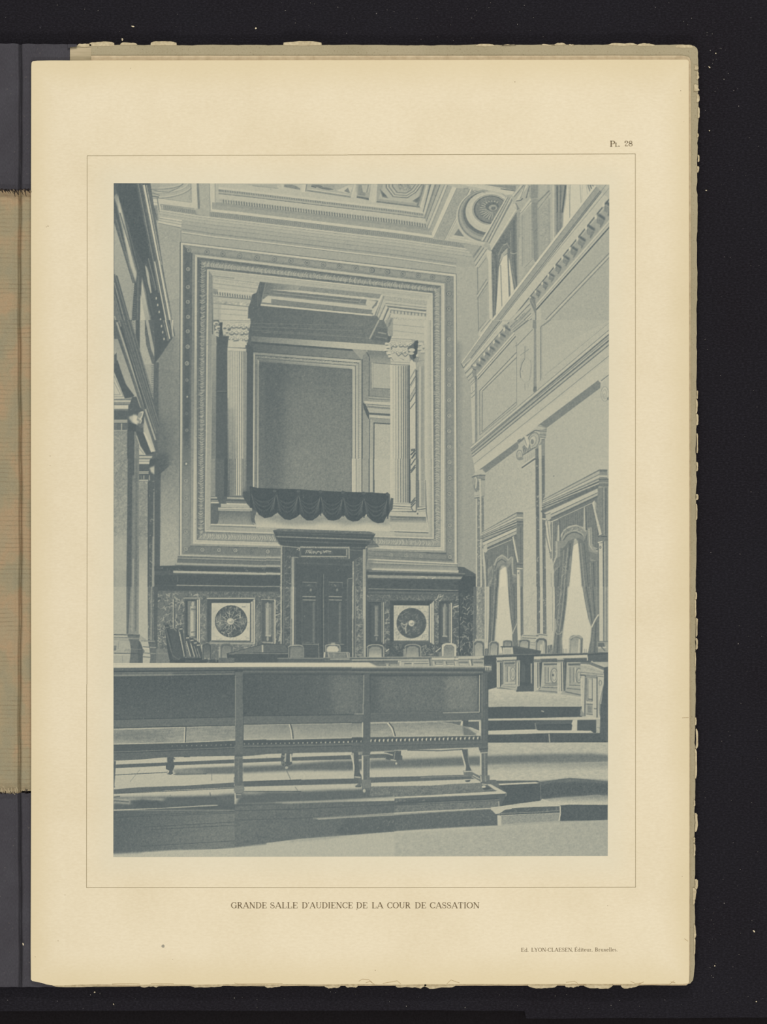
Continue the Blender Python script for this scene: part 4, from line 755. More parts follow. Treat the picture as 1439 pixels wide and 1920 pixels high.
def rightwall():
    o('H')
    P('25 388 300 0 1360 0 1360 1439 165 1439 145 1300 110 1180 125 1100 115 590 45 430', .74)
    G('120 640 1360 0 1360 1439 165 1439', .72, .78, '150 0 1300 0')
    R('300 0 25 388', '462 20 112 420', [(0, .08, .9), (.08, .12, .45), (.12, .42, .62), (.42, .5, .35), (.5, .54, .8), (.54, .58, .3), (.58, .94, .82), (.94, 1, .28)])
    P('460 20 120 410 165 495 500 110', .6); L('345 100 120 380', .5, .8, .6)
    P('500 0 640 0 500 110 430 60', .7); R('520 0 440 80', '640 0 500 110', [(0, .2, .5), (.3, .36, .4), (.6, .66, .36), (.85, 1, .36)])
    P('385 40 440 30 490 105 420 120', .76); P('400 50 440 40 450 70 420 80', .3, .8, 1)
    brackets(((440, 70), (395, 125), (345, 185), (300, 245), (258, 295), (215, 345), (178, 395)), .8, .7)
    P('120 410 165 420 160 500 150 530 128 500', .5); L('125 440 160 450', .25, 1.4); P('130 400 155 405 150 420 135 415', .88)
    R('500 108 165 492', '518 150 175 538', [(0, .35, .86), (.35, .48, .35), (.48, .8, .8), (.8, 1, .28)])
    for a, b, c, d, t, w in ((25, 388, 45, 432, .3, 1.4), (40, 415, 110, 345, .8, 2), (45, 432, 70, 400, .3, 1.4), (60, 480, 125, 415, .3, 1.4), (52, 450, 120, 380, .84, 3), (75, 522, 130, 465, .35, 1.4), (68, 500, 130, 440, .84, 2.4), (90, 548, 140, 500, .4, 1.2), (105, 572, 145, 530, .4, 1.2), (110, 590, 150, 550, .5, 1)): L([(a, b), (c, d)], t, w)
    P('112 590 148 560 150 1110 125 1105', .8); L('130 600 130 640', .5, 1); L('115 665 150 632', .45, 1.2); L('117 700 150 668', .4, 1.2); P('148 520 170 530 172 1110 150 1110', .48); L('172 540 174 1105', .72, 1); P('145 500 165 500 168 530 150 540', .38)
    L('190 640 525 288', .35, 1.4); L('215 640 525 335', .36, 1.4); L('200 640 525 310', .84, 1.4); L('190 640 192 1035 525 762', .42, 1.1); L('203 645 203 1010', .6, .9); L('216 645 214 1003 525 735', .36, 1.2)
    P('525 200 672 85 672 655 525 775', .75); L('525 200 525 760', .5, 1); L('530 228 670 84', .36, 1.2); L('510 235 525 225', .4, 1)
    L('600 235 598 340', .45, 1.1); L('556 318 635 262', .48, 1.1); L('590 250 620 240', .55, 1); L('598 570 600 635', .55, 1.2)
    E('607 450', 52, 112, .58, .6, 0, 1, 60); L('560 520 555 460 575 385 600 345', .4, 1.4); L('625 570 630 600', .55, 1); L('650 360 655 420 640 540', .55, .9)
    P('672 0 700 0 706 640 690 662 676 645 680 80 668 70', .5); P('672 0 700 0 702 80 668 70', .46); L('706 80 706 640', .8, 1); P('676 600 704 600 706 640 690 662 672 640', .36)
    L('740 60 738 545', .36, 1.2); L('750 50 748 525', .5, 1); L('740 62 820 0', .4, 1.2); L('765 50 830 0', .4, 1.1); L('775 500 1360 22', .55, 1, .8); L('780 485 1360 8', .7, 1, .5)
    R('105 1138 1356 85', '142 1312 1356 345', [(0, .04, .5), (.04, .14, .82), (.14, .19, .36), (.19, .34, .84), (.34, .42, .34), (.42, .5, .72), (.5, .56, .38), (.56, .9, .79), (.9, .925, .36), (.925, 1, .8)])
    R('112 1175 1356 128', '120 1200 1356 155', [(0, .35, .3), (.35, 1, .62)]); L('700 700 1356 160', .3, 2, .5)
    P('140 1312 1356 345 1356 480 1270 545 715 950 640 1010 530 1090 180 1355 150 1370', .83)
    P('180 1352 530 1095 548 1150 250 1374 210 1368', .42); P('715 948 1262 538 1285 562 1276 612 795 970 740 945', .42); L('715 950 790 968', .5, 1.5)
    L('530 1090 560 1068', .3, 1.6); P('1280 560 1356 500 1356 700 1330 735 1290 725 1275 650', .78); E('1318 665', 34, 66, .84); E('1318 665', 34, 66, .45, .8, 0, 1); E('1316 668', 20, 42, .5, .8, 0, 1); E('1314 680', 8, 18, .5, .8, 0, 1); L('1262 540 1285 560 1356 495', .84, 3); L('1285 548 1356 492', .35, 1.4); P('1335 700 1356 690 1356 720 1340 720', .4)
    o('L')
    P('245 128 548 -98 590 -80 690 -80 690 640 590 640 525 480 205 665 232 620', .75); G('243 130 548 -96 690 -96 690 420 235 600', .72, .79, '240 300 690 300'); S('250 120 550 -60 690 0 690 450 250 600', .05, 1, 143, 0, 0); V('260 120 680 60 680 400 260 500', 60, .62, 9, 144, 1.6, .35, 1.3)
    o('H')
    # ionic capital of the middle pilaster
    P('560 1075 600 1045 640 1020 690 990 735 985 745 970 795 985 790 1060 775 1080 775 1200 720 1220 690 1260 600 1300 570 1240 535 1250 528 1180', .74)
    L('535 1100 640 1025 690 992 735 998 795 980', .3, 2); L('540 1110 600 1060', .4, 2); P('730 985 795 985 788 1060 735 1050', .6); L('730 1000 795 1000', .35, 1.4); L('728 1030 790 1035', .35, 1.4); L('735 1052 785 1060', .3, 1.4)
    E('672 1085', 50, 75, .7, 1, 0, 0, 28, .3); E('676 1085', 50, 75, .34, .9, 0, 1.8, 28, .3); E('668 1085', 32, 52, .8, 1, 0, 0, 28, .3); E('668 1088', 30, 48, .4, .9, 0, 1.2, 28, .3); E('665 1095', 14, 24, .45)
    E('550 1215', 26, 44, .76); E('550 1215', 26, 44, .36, .9, 0, 1.5); E('548 1218', 13, 24, .5, .8, 0, 1.1); P('575 1140 640 1090 650 1140 590 1195', .45); D('585 1160', '640 1130', 5, (8, 45), .3, 2, .8, .86)
    P('590 1040 620 1045 640 1110 625 1160 600 1130', .86); L('590 1050 615 1130', .4, 1.3); P('700 1150 775 1060 778 1140 710 1200', .5); P('590 1210 690 1150 690 1235 600 1290', .74); D('605 1230', '680 1190', 5, (0, 50), .6, 1.4, .8)
    L('580 1215 690 1145', .35, 2); L('570 1328 690 1245 725 1250', .28, 2); L('575 1312 685 1232', .86, 2)
    P('692 1160 722 1150 722 1439 695 1439', .34); P('722 1130 748 1120 748 1439 724 1439', .82); P('748 1070 778 1070 778 1439 750 1439', .36); V('692 1250 778 1240 778 1439 692 1439', 20, .85, 4, 140, 1.6, .7); P('750 1080 776 1080 774 1220 752 1220', .5)
    L('1100 1439 1260 1350', .5, 1.4)
    # small capital by the corner and canopy end of the big window
    o('L')
    P('165 105 215 95 245 130 240 170 190 190 130 170 120 165', .76)
    P('118 160 150 150 185 158 190 140 243 145 240 195 205 200 180 180 130 175', .5); L('120 168 160 152 190 150 243 148', .28, 1.8); L('185 175 240 190', .3, 1.4); E('150 215', 22, 55, .78); E('155 215', 22, 58, .4, .9, 0, 1.6); P('170 200 200 210 200 280 160 290', .42); L('150 180 145 270 165 300', .35, 1.5); P('205 200 240 200 235 290 205 285', .66); L('195 180 195 300', .86, 2.4); P('140 300 200 300 200 350 145 350', .74); L('145 355 190 348', .35, 2); L('150 335 195 325', .5, 1)
    marble('165 358 193 352 200 1439 165 1439', .42, 141, 90, .78, 4, 1.4, .8); P('193 300 206 300 215 1439 200 1439', .82); marble('206 340 230 330 236 1439 213 1439', .42, 142, 70, .75, 4, 1.4, .7); L('163 360 163 1439', .84, 2.4); L('232 340 236 620', .8, 1)
    L('570 85 690 3 725 8', .3, 2); L('585 85 690 15', .86, 1.6); E('560 0', 25, 14, .5)
    P('583 470 700 440 705 1439 583 1439', .8); V('590 480 695 440 700 1439 590 1439', 160, .66, 14, 145, 1, .4, 1.7); V('590 480 695 440 700 1439 590 1439', 100, .9, 12, 146, 1, .4, 1.7)
    P('695 0 725 0 737 1439 703 1439', .3); V('695 0 725 0 737 1439 703 1439', 40, .85, 4, 147, 1.6, .7); P('725 0 748 0 762 1439 735 1439', .82); P('748 0 778 0 790 1439 762 1439', .34); V('748 0 778 0 790 1439 762 1439', 36, .8, 4, 148, 1.6, .6); L('735 0 748 1439', .7, 1)
    G('780 0 1356 -10 1356 95 1270 95 760 365 778 340', .74, .8, '780 0 1300 0'); L('855 153 862 160', .35, 2)
    P('1340 95 1356 95 1356 1439 1340 1439', .76)
    def canopy(ax, ay, bx, by, cx, ey, depth, hh):
        # sloping hood from (ax, ay) up to (bx, by) with a dark end block to cx
        R([(ax, ay), (bx, by)], [(ax - 15, ay + hh * .52), (bx, by + hh)], [(0, .1, .4), (.1, .28, .72), (.28, .34, .36), (.34, .5, .8), (.5, .62, .45), (.62, .68, .8), (.68, .8, .3), (.8, .86, .84), (.86, .93, .4), (.93, 1, .26)])
        P([(bx, by), (cx, by + 2), (cx + 2, by + hh + 10), (bx, by + hh)], .42)
        for f, t, w in ((.06, .3, 1.6), (.22, .6, 1.4), (.34, .7, 1.4), (.42, .84, 2.4), (.56, .6, 1.6), (.7, .25, 2), (.9, .3, 1.4)): L([(bx, by + hh * f), (cx, by + 2 + hh * f)], t, w)
    # first window
    P('235 820 300 700 583 640 583 1439 235 1439', .36)
    canopy(205, 662, 525, 480, 583, 650, 0, 125)
    P('205 740 525 600 525 660 245 800 215 790', .6); R('215 745 525 608', '240 820 525 690', [(0, .15, .3), (.15, .45, .84), (.45, .55, .4), (.55, .85, .7), (.85, 1, .28)]); P('525 600 583 605 578 950 540 930 520 760', .4); L('560 620 562 930', .3, 1.4)
    L('240 830 495 722', .7, 1.4); P('225 800 255 760 260 830 240 850', .8)
    P('250 840 525 720 528 1439 275 1439', .38)
    for u in range(258, 525, 9): L([(u, 842 - (u - 250) * .42), (u + 2, 1250)], .28 if (u // 9) % 2 else .46, 1, .6)
    G('410 955 430 975 442 1050 445 1150 465 1439 350 1439 362 1150 372 1010 385 965', 1, .95, '0 950 0 1439', 1, 1)
    P('318 1000 335 920 380 875 420 880 445 905 480 880 478 930 440 990 425 960 400 955 380 965 355 985 325 1020', .5); L('320 960 345 900 390 865 430 890 445 915 480 880', .74, 2.2, .8); V('320 950 345 890 390 865 430 890 445 910 440 930 390 890 350 920', 30, .84, 4, 149, 1.4, .8); L('325 1000 350 930 390 905 430 930', .26, 1.6)
    D('330 990', '430 925', 14, (3, 40), .34, 1, .7)
    P('478 880 495 880 498 1040 525 1050 525 1120 485 1120 475 1000', .52); L('485 890 488 1040 520 1048', .76, 1.4); D('480 1060', '522 1065', 8, (0, 55), .36, 1, .8); P('255 1000 300 960 315 1010 300 1110 265 1190 252 1150', .52); D('258 1060', '300 990', 7, (2, 80), .34, 1.1, .8); L('260 900 258 1150', .26, 1.4); L('300 840 302 960', .3, 1.6); L('443 780 445 900', .62, 1.2)
    P('315 1020 365 990 362 1150 350 1439 275 1439 300 1200', .36); L('330 1040 320 1439', .58, 1.4, .8); V('310 1030 345 1010 335 1439 300 1439', 50, .66, 5, 150, 1.2, .7, 1.6); L('355 1000 345 1439', .24, 1.6); P('442 990 480 990 490 1120 528 1120 528 1439 468 1439 448 1150', .36); L('455 1000 475 1439', .5, 1.3, .7); L('490 1130 500 1439', .26, 1.4)
    P('483 705 500 695 515 740 530 830 548 930 530 935 510 850', .86); L('500 700 520 790 545 930', .3, 1.4); L('482 710 520 930', .3, 1.4); P('522 940 580 940 580 1000 525 1000', .4); L('525 985 578 990', .84, 2); L('522 950 580 955', .25, 1.4)
    P('527 1000 552 1000 556 1439 530 1439', .86); P('552 1000 582 1000 582 1439 556 1439', .46); L('568 1000 570 1439', .3, 2); L('562 1005 562 1439', .7, 1); E('540 1030', 7, 10, .5)
    P('215 800 240 830 255 1190 275 1200 278 1439 238 1439 236 1100 218 900', .8); L('235 840 248 960 255 1180', .35, 1.6); P('238 1190 276 1190 278 1439 238 1439', .8); L('262 1195 264 1439', .5, 1)
    # second window
    P('790 560 1250 330 1345 250 1345 1439 795 1439', .36)
    canopy(762, 368, 1270, 95, 1340, 250, 0, 150)
    P('1265 180 1352 180 1350 250 1330 260 1265 245', .42); L('1265 185 1352 185', .24, 2); L('1265 215 1350 215', .6, 1.4); L('1265 235 1350 238', .3, 1.4)
    R('740 470 1260 235', '800 560 1255 345', [(0, .25, .32), (.25, .3, .5), (.3, .6, .82), (.6, .68, .36), (.68, .86, .72), (.86, 1, .3)]); P('780 500 830 480 835 540 800 560', .74); L('785 505 830 485', .4, 1.2); P('755 480 785 500 785 540 760 530', .3); L('755 540 785 545', .8, 3)
    L('850 560 1200 400', .7, 1.4); L('825 590 825 570 900 545', .8, 1.6)
    P('845 570 1200 410 1262 500 1268 1439 862 1439 850 1020 840 900', .38)
    for u in range(862, 1262, 10): L([(u, 575 - (u - 850) * .42), (u + 3, 1200)], .3 if (u // 10) % 2 else .45, 1, .55)
    G('1040 740 1052 715 1078 745 1092 900 1110 1150 1165 1439 955 1439 985 1250 1005 1050 1022 860', 1, .95, '0 720 0 1439', 1, 1)
    P('870 740 915 740 935 670 985 615 1055 597 1120 620 1150 650 1195 615 1195 650 1160 665 1130 740 1100 720 1052 715 990 740 950 800 890 815 880 770', .5)
    L('920 700 950 645 1000 610 1060 600 1120 622 1150 655', .76, 2.6, .9); L('935 730 960 680 1010 650 1060 645 1110 670 1130 700', .72, 1.4); V('915 720 940 650 1000 605 1060 597 1130 625 1120 660 1060 640 1000 655 950 700', 50, .86, 4, 151, 1.5, .8); V('915 720 940 650 1000 605 1060 597 1130 625 1120 660 1060 640 1000 655 950 700', 40, .25, 4, 152, 1.4, .7); L('945 735 975 690 1020 665 1060 662 1115 690', .24, 1.5)
    D('950 790', '1120 690', 18, (4, 40), .32, 1.2, .7)
    P('1160 620 1195 612 1200 760 1255 840 1255 920 1190 920 1165 800', .52); L('1175 630 1182 780 1215 830 1255 830', .76, 2); L('1195 620 1200 790 1250 810', .7, 1.4); D('1175 830', '1250 860', 11, (0, 62), .34, 1.2, .8); P('1200 790 1235 800 1235 835 1200 830', .6)
    P('868 740 915 745 918 960 860 1025 842 960 870 880', .52); D('870 900', '912 880', 6, (-8, 90), .34, 1.3, .8); L('885 745 885 870 850 960', .76, 2); V('870 800 890 800 880 900 850 960', 16, .84, 4, 153, 1.4, .7)
    P('885 740 915 740 910 640 905 590 895 600', .7); L('900 600 900 740', .8, 2); L('912 545 915 740', .25, 1.8); P('1122 640 1145 640 1138 440 1130 430 1128 520', .66); L('1133 440 1135 640', .82, 1.4); L('1145 440 1150 640', .26, 1.4)
    P('918 830 1035 735 1015 950 1000 1100 950 1439 865 1439 865 1030 918 960', .37); V('930 1000 985 850 970 1100 940 1439 890 1439', 90, .68, 6, 154, 1.3, .7, 1.7); L('985 800 950 1150 925 1439', .6, 1.3); L('950 820 930 1100 895 1439', .56, 1.3); L('1010 760 985 1000', .25, 1.8); L('905 980 880 1439', .26, 1.8); P('1000 900 1022 860 1000 1080 965 1380 950 1439 940 1439 975 1200', .6, .6, 1)
    P('1078 745 1165 740 1180 920 1262 930 1268 1439 1180 1439 1115 1150', .38); L('1100 760 1130 1100 1180 1439', .56, 2.4, .7); L('1130 760 1165 1100 1200 1439', .28, 1.6); L('1185 930 1210 1439', .5, 1.3); L('1215 930 1235 1439', .26, 1.8); L('1240 930 1250 1439', .5, 1.2)
    P('1200 400 1225 375 1240 400 1240 480 1265 580 1295 680 1262 690 1240 600 1215 480', .84); L('1200 405 1222 500 1262 685', .3, 1.6); L('1228 378 1238 470 1262 560', .45, 1); V('1205 400 1235 390 1290 680 1265 690', 30, .6, 4, 155, 1, .6); P('1252 690 1338 690 1335 740 1300 745 1255 765', .42); L('1255 700 1338 700', .25, 2); L('1255 755 1295 745', .86, 2.4)
    P('1250 260 1330 260 1335 690 1290 680 1262 560 1240 470 1255 300', .44); L('1310 260 1312 690', .6, 1.4); L('1322 260 1325 690', .3, 2); L('1295 260 1300 600', .35, 1.2)
    P('1265 760 1298 760 1300 1439 1270 1439', .86); P('1298 745 1340 740 1340 1439 1302 1439', .56); L('1305 745 1308 1439', .3, 2); L('1330 740 1332 1439', .4, 2); L('1318 745 1320 1439', .72, 1); E('1278 798', 8, 12, .6); E('1278 798', 8, 12, .3, .9, 0, 1)
    P('785 560 825 560 832 700 838 830 848 920 862 1030 866 1439 795 1439 785 900', .8); P('780 575 800 570 835 830 835 870 822 870 800 700', .86); L('800 560 815 680 838 820', .4, 1.3); L('782 600 790 700 825 850', .3, 1.3); L('845 560 845 900', .8, 1.6); P('818 845 838 830 845 890 830 905', .5); V('815 840 840 830 845 890 825 900', 8, .2, 3, 156, 1.4, .8); L('862 1030 866 1439', .4, 1); L('835 1030 840 1439', .6, 1)
    # lower half of the windows
    o('Q')
    P('135 0 165 0 165 490 135 490', .3); marble('165 0 212 0 210 480 160 490', .5, 170, 110, .8, 4, 1.4, .8); marble('212 0 236 0 236 480 212 490', .44, 171, 50, .75, 4, 1.3, .7); P('236 0 278 0 276 300 268 560 236 560', .8); L('255 0 252 500', .6, 1); P('150 470 240 470 240 490 150 492', .7)
    P('278 0 365 0 350 160 335 330 325 480 335 600 262 600 270 450 276 250', .34); V('305 0 335 0 310 420 285 420', 60, .6, 5, 172, 1.2, .7, 1.7); L('345 0 325 300 305 560', .24, 2); L('290 0 285 500', .24, 1.4); L('325 0 312 300 290 560', .5, 1)
    G('362 0 446 0 455 150 470 280 486 400 488 600 330 600 330 480 342 320 352 160', .94, .9, '0 0 0 500', 1, 1)
    P('446 0 528 0 525 330 500 400 490 430 470 280 456 150', .36); P('525 335 535 500 540 540 488 540 485 430 500 390', .36); L('525 335 500 390 487 425', .7, 1.6); L('500 0 505 330', .24, 1.4); L('465 0 485 300', .5, 1.2, .7)
    P('530 0 556 0 560 480 534 480', .86); P('556 0 582 0 585 440 560 440', .42); L('570 0 572 440', .26, 1.6); P('582 0 708 0 706 440 590 440', .8); V('590 0 700 0 700 430 590 430', 90, .64, 12, 173, 1, .4, 1.8); V('590 0 700 0 700 430 590 430', 60, .9, 12, 174, 1, .4, 1.8)
    P('706 0 737 0 735 420 708 420', .34); V('706 0 737 0 735 420 708 420', 26, .8, 4, 175, 1.4, .7); P('737 0 760 0 762 430 735 430', .83); P('760 0 790 0 790 430 762 430', .36); V('760 0 790 0 790 430 762 430', 20, .8, 4, 176, 1.4, .6)
    P('790 0 866 0 868 200 862 380 850 540 800 540', .82); L('845 0 848 400', .6, 1)
    P('575 430 700 430 740 420 800 430 800 600 560 600 575 470', .76); L('580 440 720 445', .4, 1.6); L('575 460 700 465', .34, 1.8); L('590 450 700 455', .84, 2); L('620 500 700 505', .5, 1.5); L('700 440 740 430 800 440', .3, 1.4); L('630 520 690 525', .6, 2)
    P('866 0 985 0 975 150 955 300 935 420 900 430 880 400', .36); V('895 0 940 0 920 260 890 400 870 400', 60, .68, 5, 177, 1.3, .7, 1.8); L('955 0 935 200 905 420', .6, 1.3); L('925 0 905 200 880 380', .56, 1.2); L('972 0 950 240 930 380', .26, 1.8); P('870 395 935 420 935 470 942 600 850 600 862 480', .34); L('870 400 890 430 915 425 935 400', .62, 1.6); L('900 430 890 600', .22, 2); L('920 430 922 600', .45, 1.2); L('880 430 868 600', .46, 1)
    G('985 0 1118 0 1140 140 1168 280 1196 365 1188 480 1168 600 940 600 932 480 945 380 962 260 978 120', .95, .9, '0 0 0 600', 1, 1)
    P('1118 0 1268 0 1268 250 1240 290 1196 365 1168 280 1140 140', .4); L('1150 0 1185 200 1205 340', .26, 1.8); L('1180 0 1215 290', .5, 1.3); L('1210 0 1230 280', .26, 1.8); L('1240 0 1248 260', .5, 1.3); L('1128 0 1160 180 1195 345', .55, 2, .7)
    P('1268 250 1240 290 1200 370 1190 480 1165 600 1265 600 1268 480', .36); L('1262 250 1235 290 1198 365', .86, 2.4); L('1240 320 1225 600', .24, 2); L('1215 400 1200 600', .46, 1.2)
    P('1268 0 1302 0 1302 490 1270 490', .86); P('1302 0 1346 0 1346 490 1302 490', .6); L('1308 0 1308 490', .34, 1.6); L('1332 0 1332 490', .42, 1.8); L('1320 0 1320 490', .74, 1); P('1250 490 1346 490 1346 600 1250 600', .6); P('1255 505 1310 505 1320 540 1255 540', .3); L('1255 495 1346 492', .3, 1.5); L('1260 550 1330 545', .84, 2); L('1270 520 1320 580', .3, 2); L('1250 545 1250 590', .25, 1.5)
    for u in (948, 962, 976, 1118, 1134, 1150): L([(u, 560), (u, 600)], .5, 1.2)
def furniture():
    # left wall bases
    o('M')
    P('64 0 178 0 178 425 64 425', .74); P('178 0 228 0 215 425 178 425', .26); L('185 0 182 420', .36, 2); G('215 0 290 0 288 425 195 425', .46, .5, '0 0 0 400'); L('235 0 228 400', .66, 3.4, .6); L('262 0 260 400', .3, 3.6, .6); P('290 0 370 0 372 485 290 430', .78); P('370 0 428 0 425 485 372 485', .3); L('405 0 400 480', .6, 3, .6); V('370 0 428 0 425 480 372 480', 40, .7, 5, 180, 1.2, .6); P('425 0 458 0 456 690 440 690', .22)
    S('64 0 178 0 178 425 64 425', .03, 1, 181)
    P('64 425 185 425 300 428 330 490 345 560 345 690 64 690', .66); L('64 432 185 434', .3, 2); L('64 455 190 458', .42, 1.6); L('64 443 185 445', .84, 1.6); L('64 480 200 483', .55, 1.2)
    P('185 425 300 430 295 460 290 485 320 500 325 560 345 580 325 620 325 690 205 690 205 560 215 520 200 480', .34); L('188 438 298 440', .24, 2); L('195 465 292 468', .56, 1.6); L('200 485 290 490', .22, 1.6); P('285 495 322 500 325 620 325 690 280 690', .22); P('215 490 285 490 280 690 210 690', .3); L('210 600 325 605', .2, 2); L('215 560 320 565', .4, 1)
    P('64 480 205 485 218 560 215 600 205 690 64 690', .7); L('110 490 105 560', .5, 1); L('66 598 215 602', .3, 1.8); L('64 612 210 612', .84, 1.6); V('64 560 215 560 215 600 64 600', 40, .5, 6, 182, 1, .6); P('64 530 90 530 85 575 64 575', .36); L('140 620 145 690', .5, .8)
    P('300 485 370 485 392 545 385 600 395 640 385 690 325 690 330 600 345 580 320 540', .78); L('310 488 370 490', .36, 1.4); L('325 540 385 545', .34, 1.8); L('330 595 390 600', .34, 1.6); L('325 630 395 636', .3, 1.6); L('325 552 385 556', .9, 1.6)
    P('372 485 435 485 445 540 440 690 388 690 395 620 385 560', .3); L('375 490 432 492', .6, 1.6); L('390 545 445 548', .56, 1.6); L('395 600 445 603', .56, 1.4); L('378 505 430 508', .2, 1.6); L('455 560 455 620', .8, 1.2); P('445 560 560 560 560 690 442 690', .4); L('460 600 545 600', .5, 1)
    # row of tall chairs seen from the side
    P('522 345 562 338 568 372 600 375 640 390 650 430 700 625 690 655 880 650 890 685 570 685 545 560', .14)
    P('545 380 600 372 632 395 670 560 695 625 700 650 600 660 570 560', .2); L('570 375 605 375 630 400', .5, 1.3); L('530 372 575 560 595 620 640 650 680 655', .34, 1.4); L('525 368 560 366', .4, 2); L('550 385 590 560', .08, 1.6)
    for k, (x, y, h) in enumerate(((655, 360, 268), (715, 440, 190), (755, 462, 170), (785, 485, 150), (812, 505, 140))):
        P([(x, y), (x + 26, y - 4), (x + 34, y + 40), (x + 74, y + h), (x + 40, y + h + 10), (x + 6, y + 60)], .18); L([(x + 2, y + 50), (x + 44 - k * 3, y + h)], .8 if k < 3 else .5, 1.8, .8); L([(x, y + 22), (x + 28, y + 20)], .78, 1.8); L([(x + 30, y + 30), (x + 70, y + h)], .36, 1.2)
    P('680 640 880 640 890 690 600 690', .12); D('715 668', '830 668', 12, (0, 4), .5, 2, .7); L('690 632 860 632', .3, 1.2)
    P('845 520 862 520 882 640 868 640', .82, .8)
    o('M'); chair(862, 945, 502, 660, -2, .26, .18, .4)
    L('868 520 905 503 940 520', .5, 1); L('885 640 895 690', .84, 1.6)
    P('1010 540 1035 530 1032 640 1010 640', .8, .8, 1); chair(1022, 1140, 510, 640, 0, .38, .3, .5)
    # desk with sloping top
    P('1080 600 1440 510 1600 520 1640 545 1655 600 1655 690 1100 690', .16); P('1110 600 1395 520 1400 590 1120 600', .34); P('1395 520 1412 520 1412 588 1397 590', .74); P('1412 520 1600 520 1650 590 1412 590', .28); L('1110 598 1400 520 1600 518', .2, 1.6); L('1100 605 1655 602', .5, 1.4); P('1085 612 1655 608 1655 690 1085 690', .14); P('880 650 1080 660 1080 690 880 690', .14); V('880 640 1130 640 1130 690 880 690', 30, .7, 6, 183, 1.2, .6)
    P('1100 640 1125 640 1120 680 1100 680', .6); L('1040 655 1090 660', .6, 1)
    # chairs in front of the door and along the bar
    o('N')
    chair(482, 622, 524, 640, 0, .4, .24, .6); P('505 545 618 545 618 640 510 640', .42, .8); L('480 545 500 532 590 526 615 535', .66, 1.2)
    chair(815, 950, 520, 590, 0, .74, .3, .8); P('830 560 850 540 920 540 938 560 938 582 830 582', .86); P('870 505 905 505 905 525 870 525', .6); L('868 520 908 520', .84, 1.4); P('808 585 1030 588 1032 640 808 640', .3); P('850 600 1000 600 1000 635 850 635', .42); L('812 590 808 640', .9, 2.4); L('840 590 850 635', .8, 1.2); L('1010 590 1020 640', .8, 1.6); L('1032 595 1032 640', .8, 1.4); L('840 592 1030 592', .66, 1.2); V('850 600 1000 600 1000 635 850 635', 20, .7, 4, 184, 1.2, .6)
    for u in (480, 535, 570): L([(u, 640), (u + 5, 645)], .5, 1)
    chair(1192, 1342, 522, 640, 0, .5, .24, .8); G('1215 560 1325 560 1325 635 1210 635', .5, .8, '0 560 0 635')
    o('O')
    chair(137, 287, 522, 640, 0, .5, .24, .8); G('155 560 268 560 268 635 152 635', .46, .8, '0 560 0 635')
    chair(480, 622, 520, 635, -4, .5, .24, .8); G('495 550 600 550 602 630 490 630', .44, .66, '0 550 0 630'); P('462 560 480 560 480 635 465 635', .5)
    chair(808, 936, 510, 628, 2, .46, .84, .9); G('830 545 912 545 912 625 825 625', .42, .56, '0 545 0 625'); P('780 590 812 580 812 628 782 628', .4)
    chair(1092, 1190, 485, 622, 0, .56, .3, .66); chair(1232, 1322, 492, 620, 4, .55, .3, .66)
    P('1190 560 1230 560 1230 625 1190 625', .3)
    # bar with panelled front
    P('0 640 1200 622 1440 615 1440 720 0 720', .4)
    P('0 640 690 635 690 645 0 652', .5); P('-1200 640 100 640 100 690 -1200 690', .3)
    o('N'); P('385 640 1200 640 1440 640 1440 720 1280 715 1240 680 385 680', .24); P('0 600 390 605 390 682 0 682', .17); L('385 645 800 645', .5, 1.2); L('800 640 1060 642', .5, 1.6); L('0 600 380 602', .44, 1.3); L('860 652 1440 652', .6, 2); L('1070 660 1440 662', .4, 1.2); L('800 660 1060 662', .4, 1)
    o('O')
    P('-20 640 700 640 700 722 -20 722', .36); L('-20 638 1200 626', .6, 1.4); L('-20 646 1300 640', .2, 1.6); L('0 660 690 655', .66, 2.4); L('-20 672 690 672', .2, 1.6)
    P('440 660 695 655 700 720 440 720', .72); L('445 672 690 670', .4, 1.4)
    P('470 685 540 685 540 720 475 720', .5); P('555 685 690 685 690 720 555 720', .7); L('475 690 540 690', .3, 1.6); L('560 692 690 692', .3, 1.6); L('545 680 545 720', .86, 2); L('478 705 540 705', .88, 1.6); P('415 665 440 665 445 720 410 720', .84); L('420 680 420 720', .35, 1.6); L('430 670 430 715', .5, 1)
    P('220 680 415 670 412 720 240 720', .34); L('310 690 320 720', .74, 2.4); L('325 690 325 715', .8, 1.6); L('345 705 410 705', .74, 1.4); L('240 700 400 695', .5, 1)
    P('690 640 718 640 720 720 705 720', .3); L('712 645 716 720', .66, 1.6)
    for k, x in enumerate((720, 820, 930, 1050)):
        P([(x, 640), (x + 105, 638), (x + 112, 720), (x + 8, 720)], .72); L([(x, 648), (x + 105, 646)], .86, 3); L([(x + 2, 664), (x + 105, 664)], .34, 1.6); P([(x + 25, 672), (x + 98, 672), (x + 100, 700), (x + 40, 705)], .45); L([(x + 30, 690), (x + 98, 690)], .8, 1.4); L([(x + 40, 708), (x + 108, 712)], .9, 2); P([(x + 96, 655), (x + 125, 655), (x + 130, 715), (x + 105, 712)], .36); L([(x + 108, 668), (x + 116, 712)], .9, 1.6); L([(x + 104, 650), (x + 120, 650)], .9, 1.4); L([(x + 28, 672), (x + 34, 700)], .2, 1.6)
    P('1195 625 1300 625 1300 920 1235 915 1235 720 1195 720', .14); P('1200 680 1262 690 1262 760 1240 775 1200 745', .3); L('1200 730 1260 730 1258 760', .84, 2); L('1212 690 1216 720', .8, 2); L('1200 715 1255 715', .86, 2)
    for u in (1206, 1222, 1240): L([(u, 720), (u + 4, 750)], .8, 1.4, .8)
    P('1240 780 1262 770 1270 850 1245 860', .34)
    o('Q')
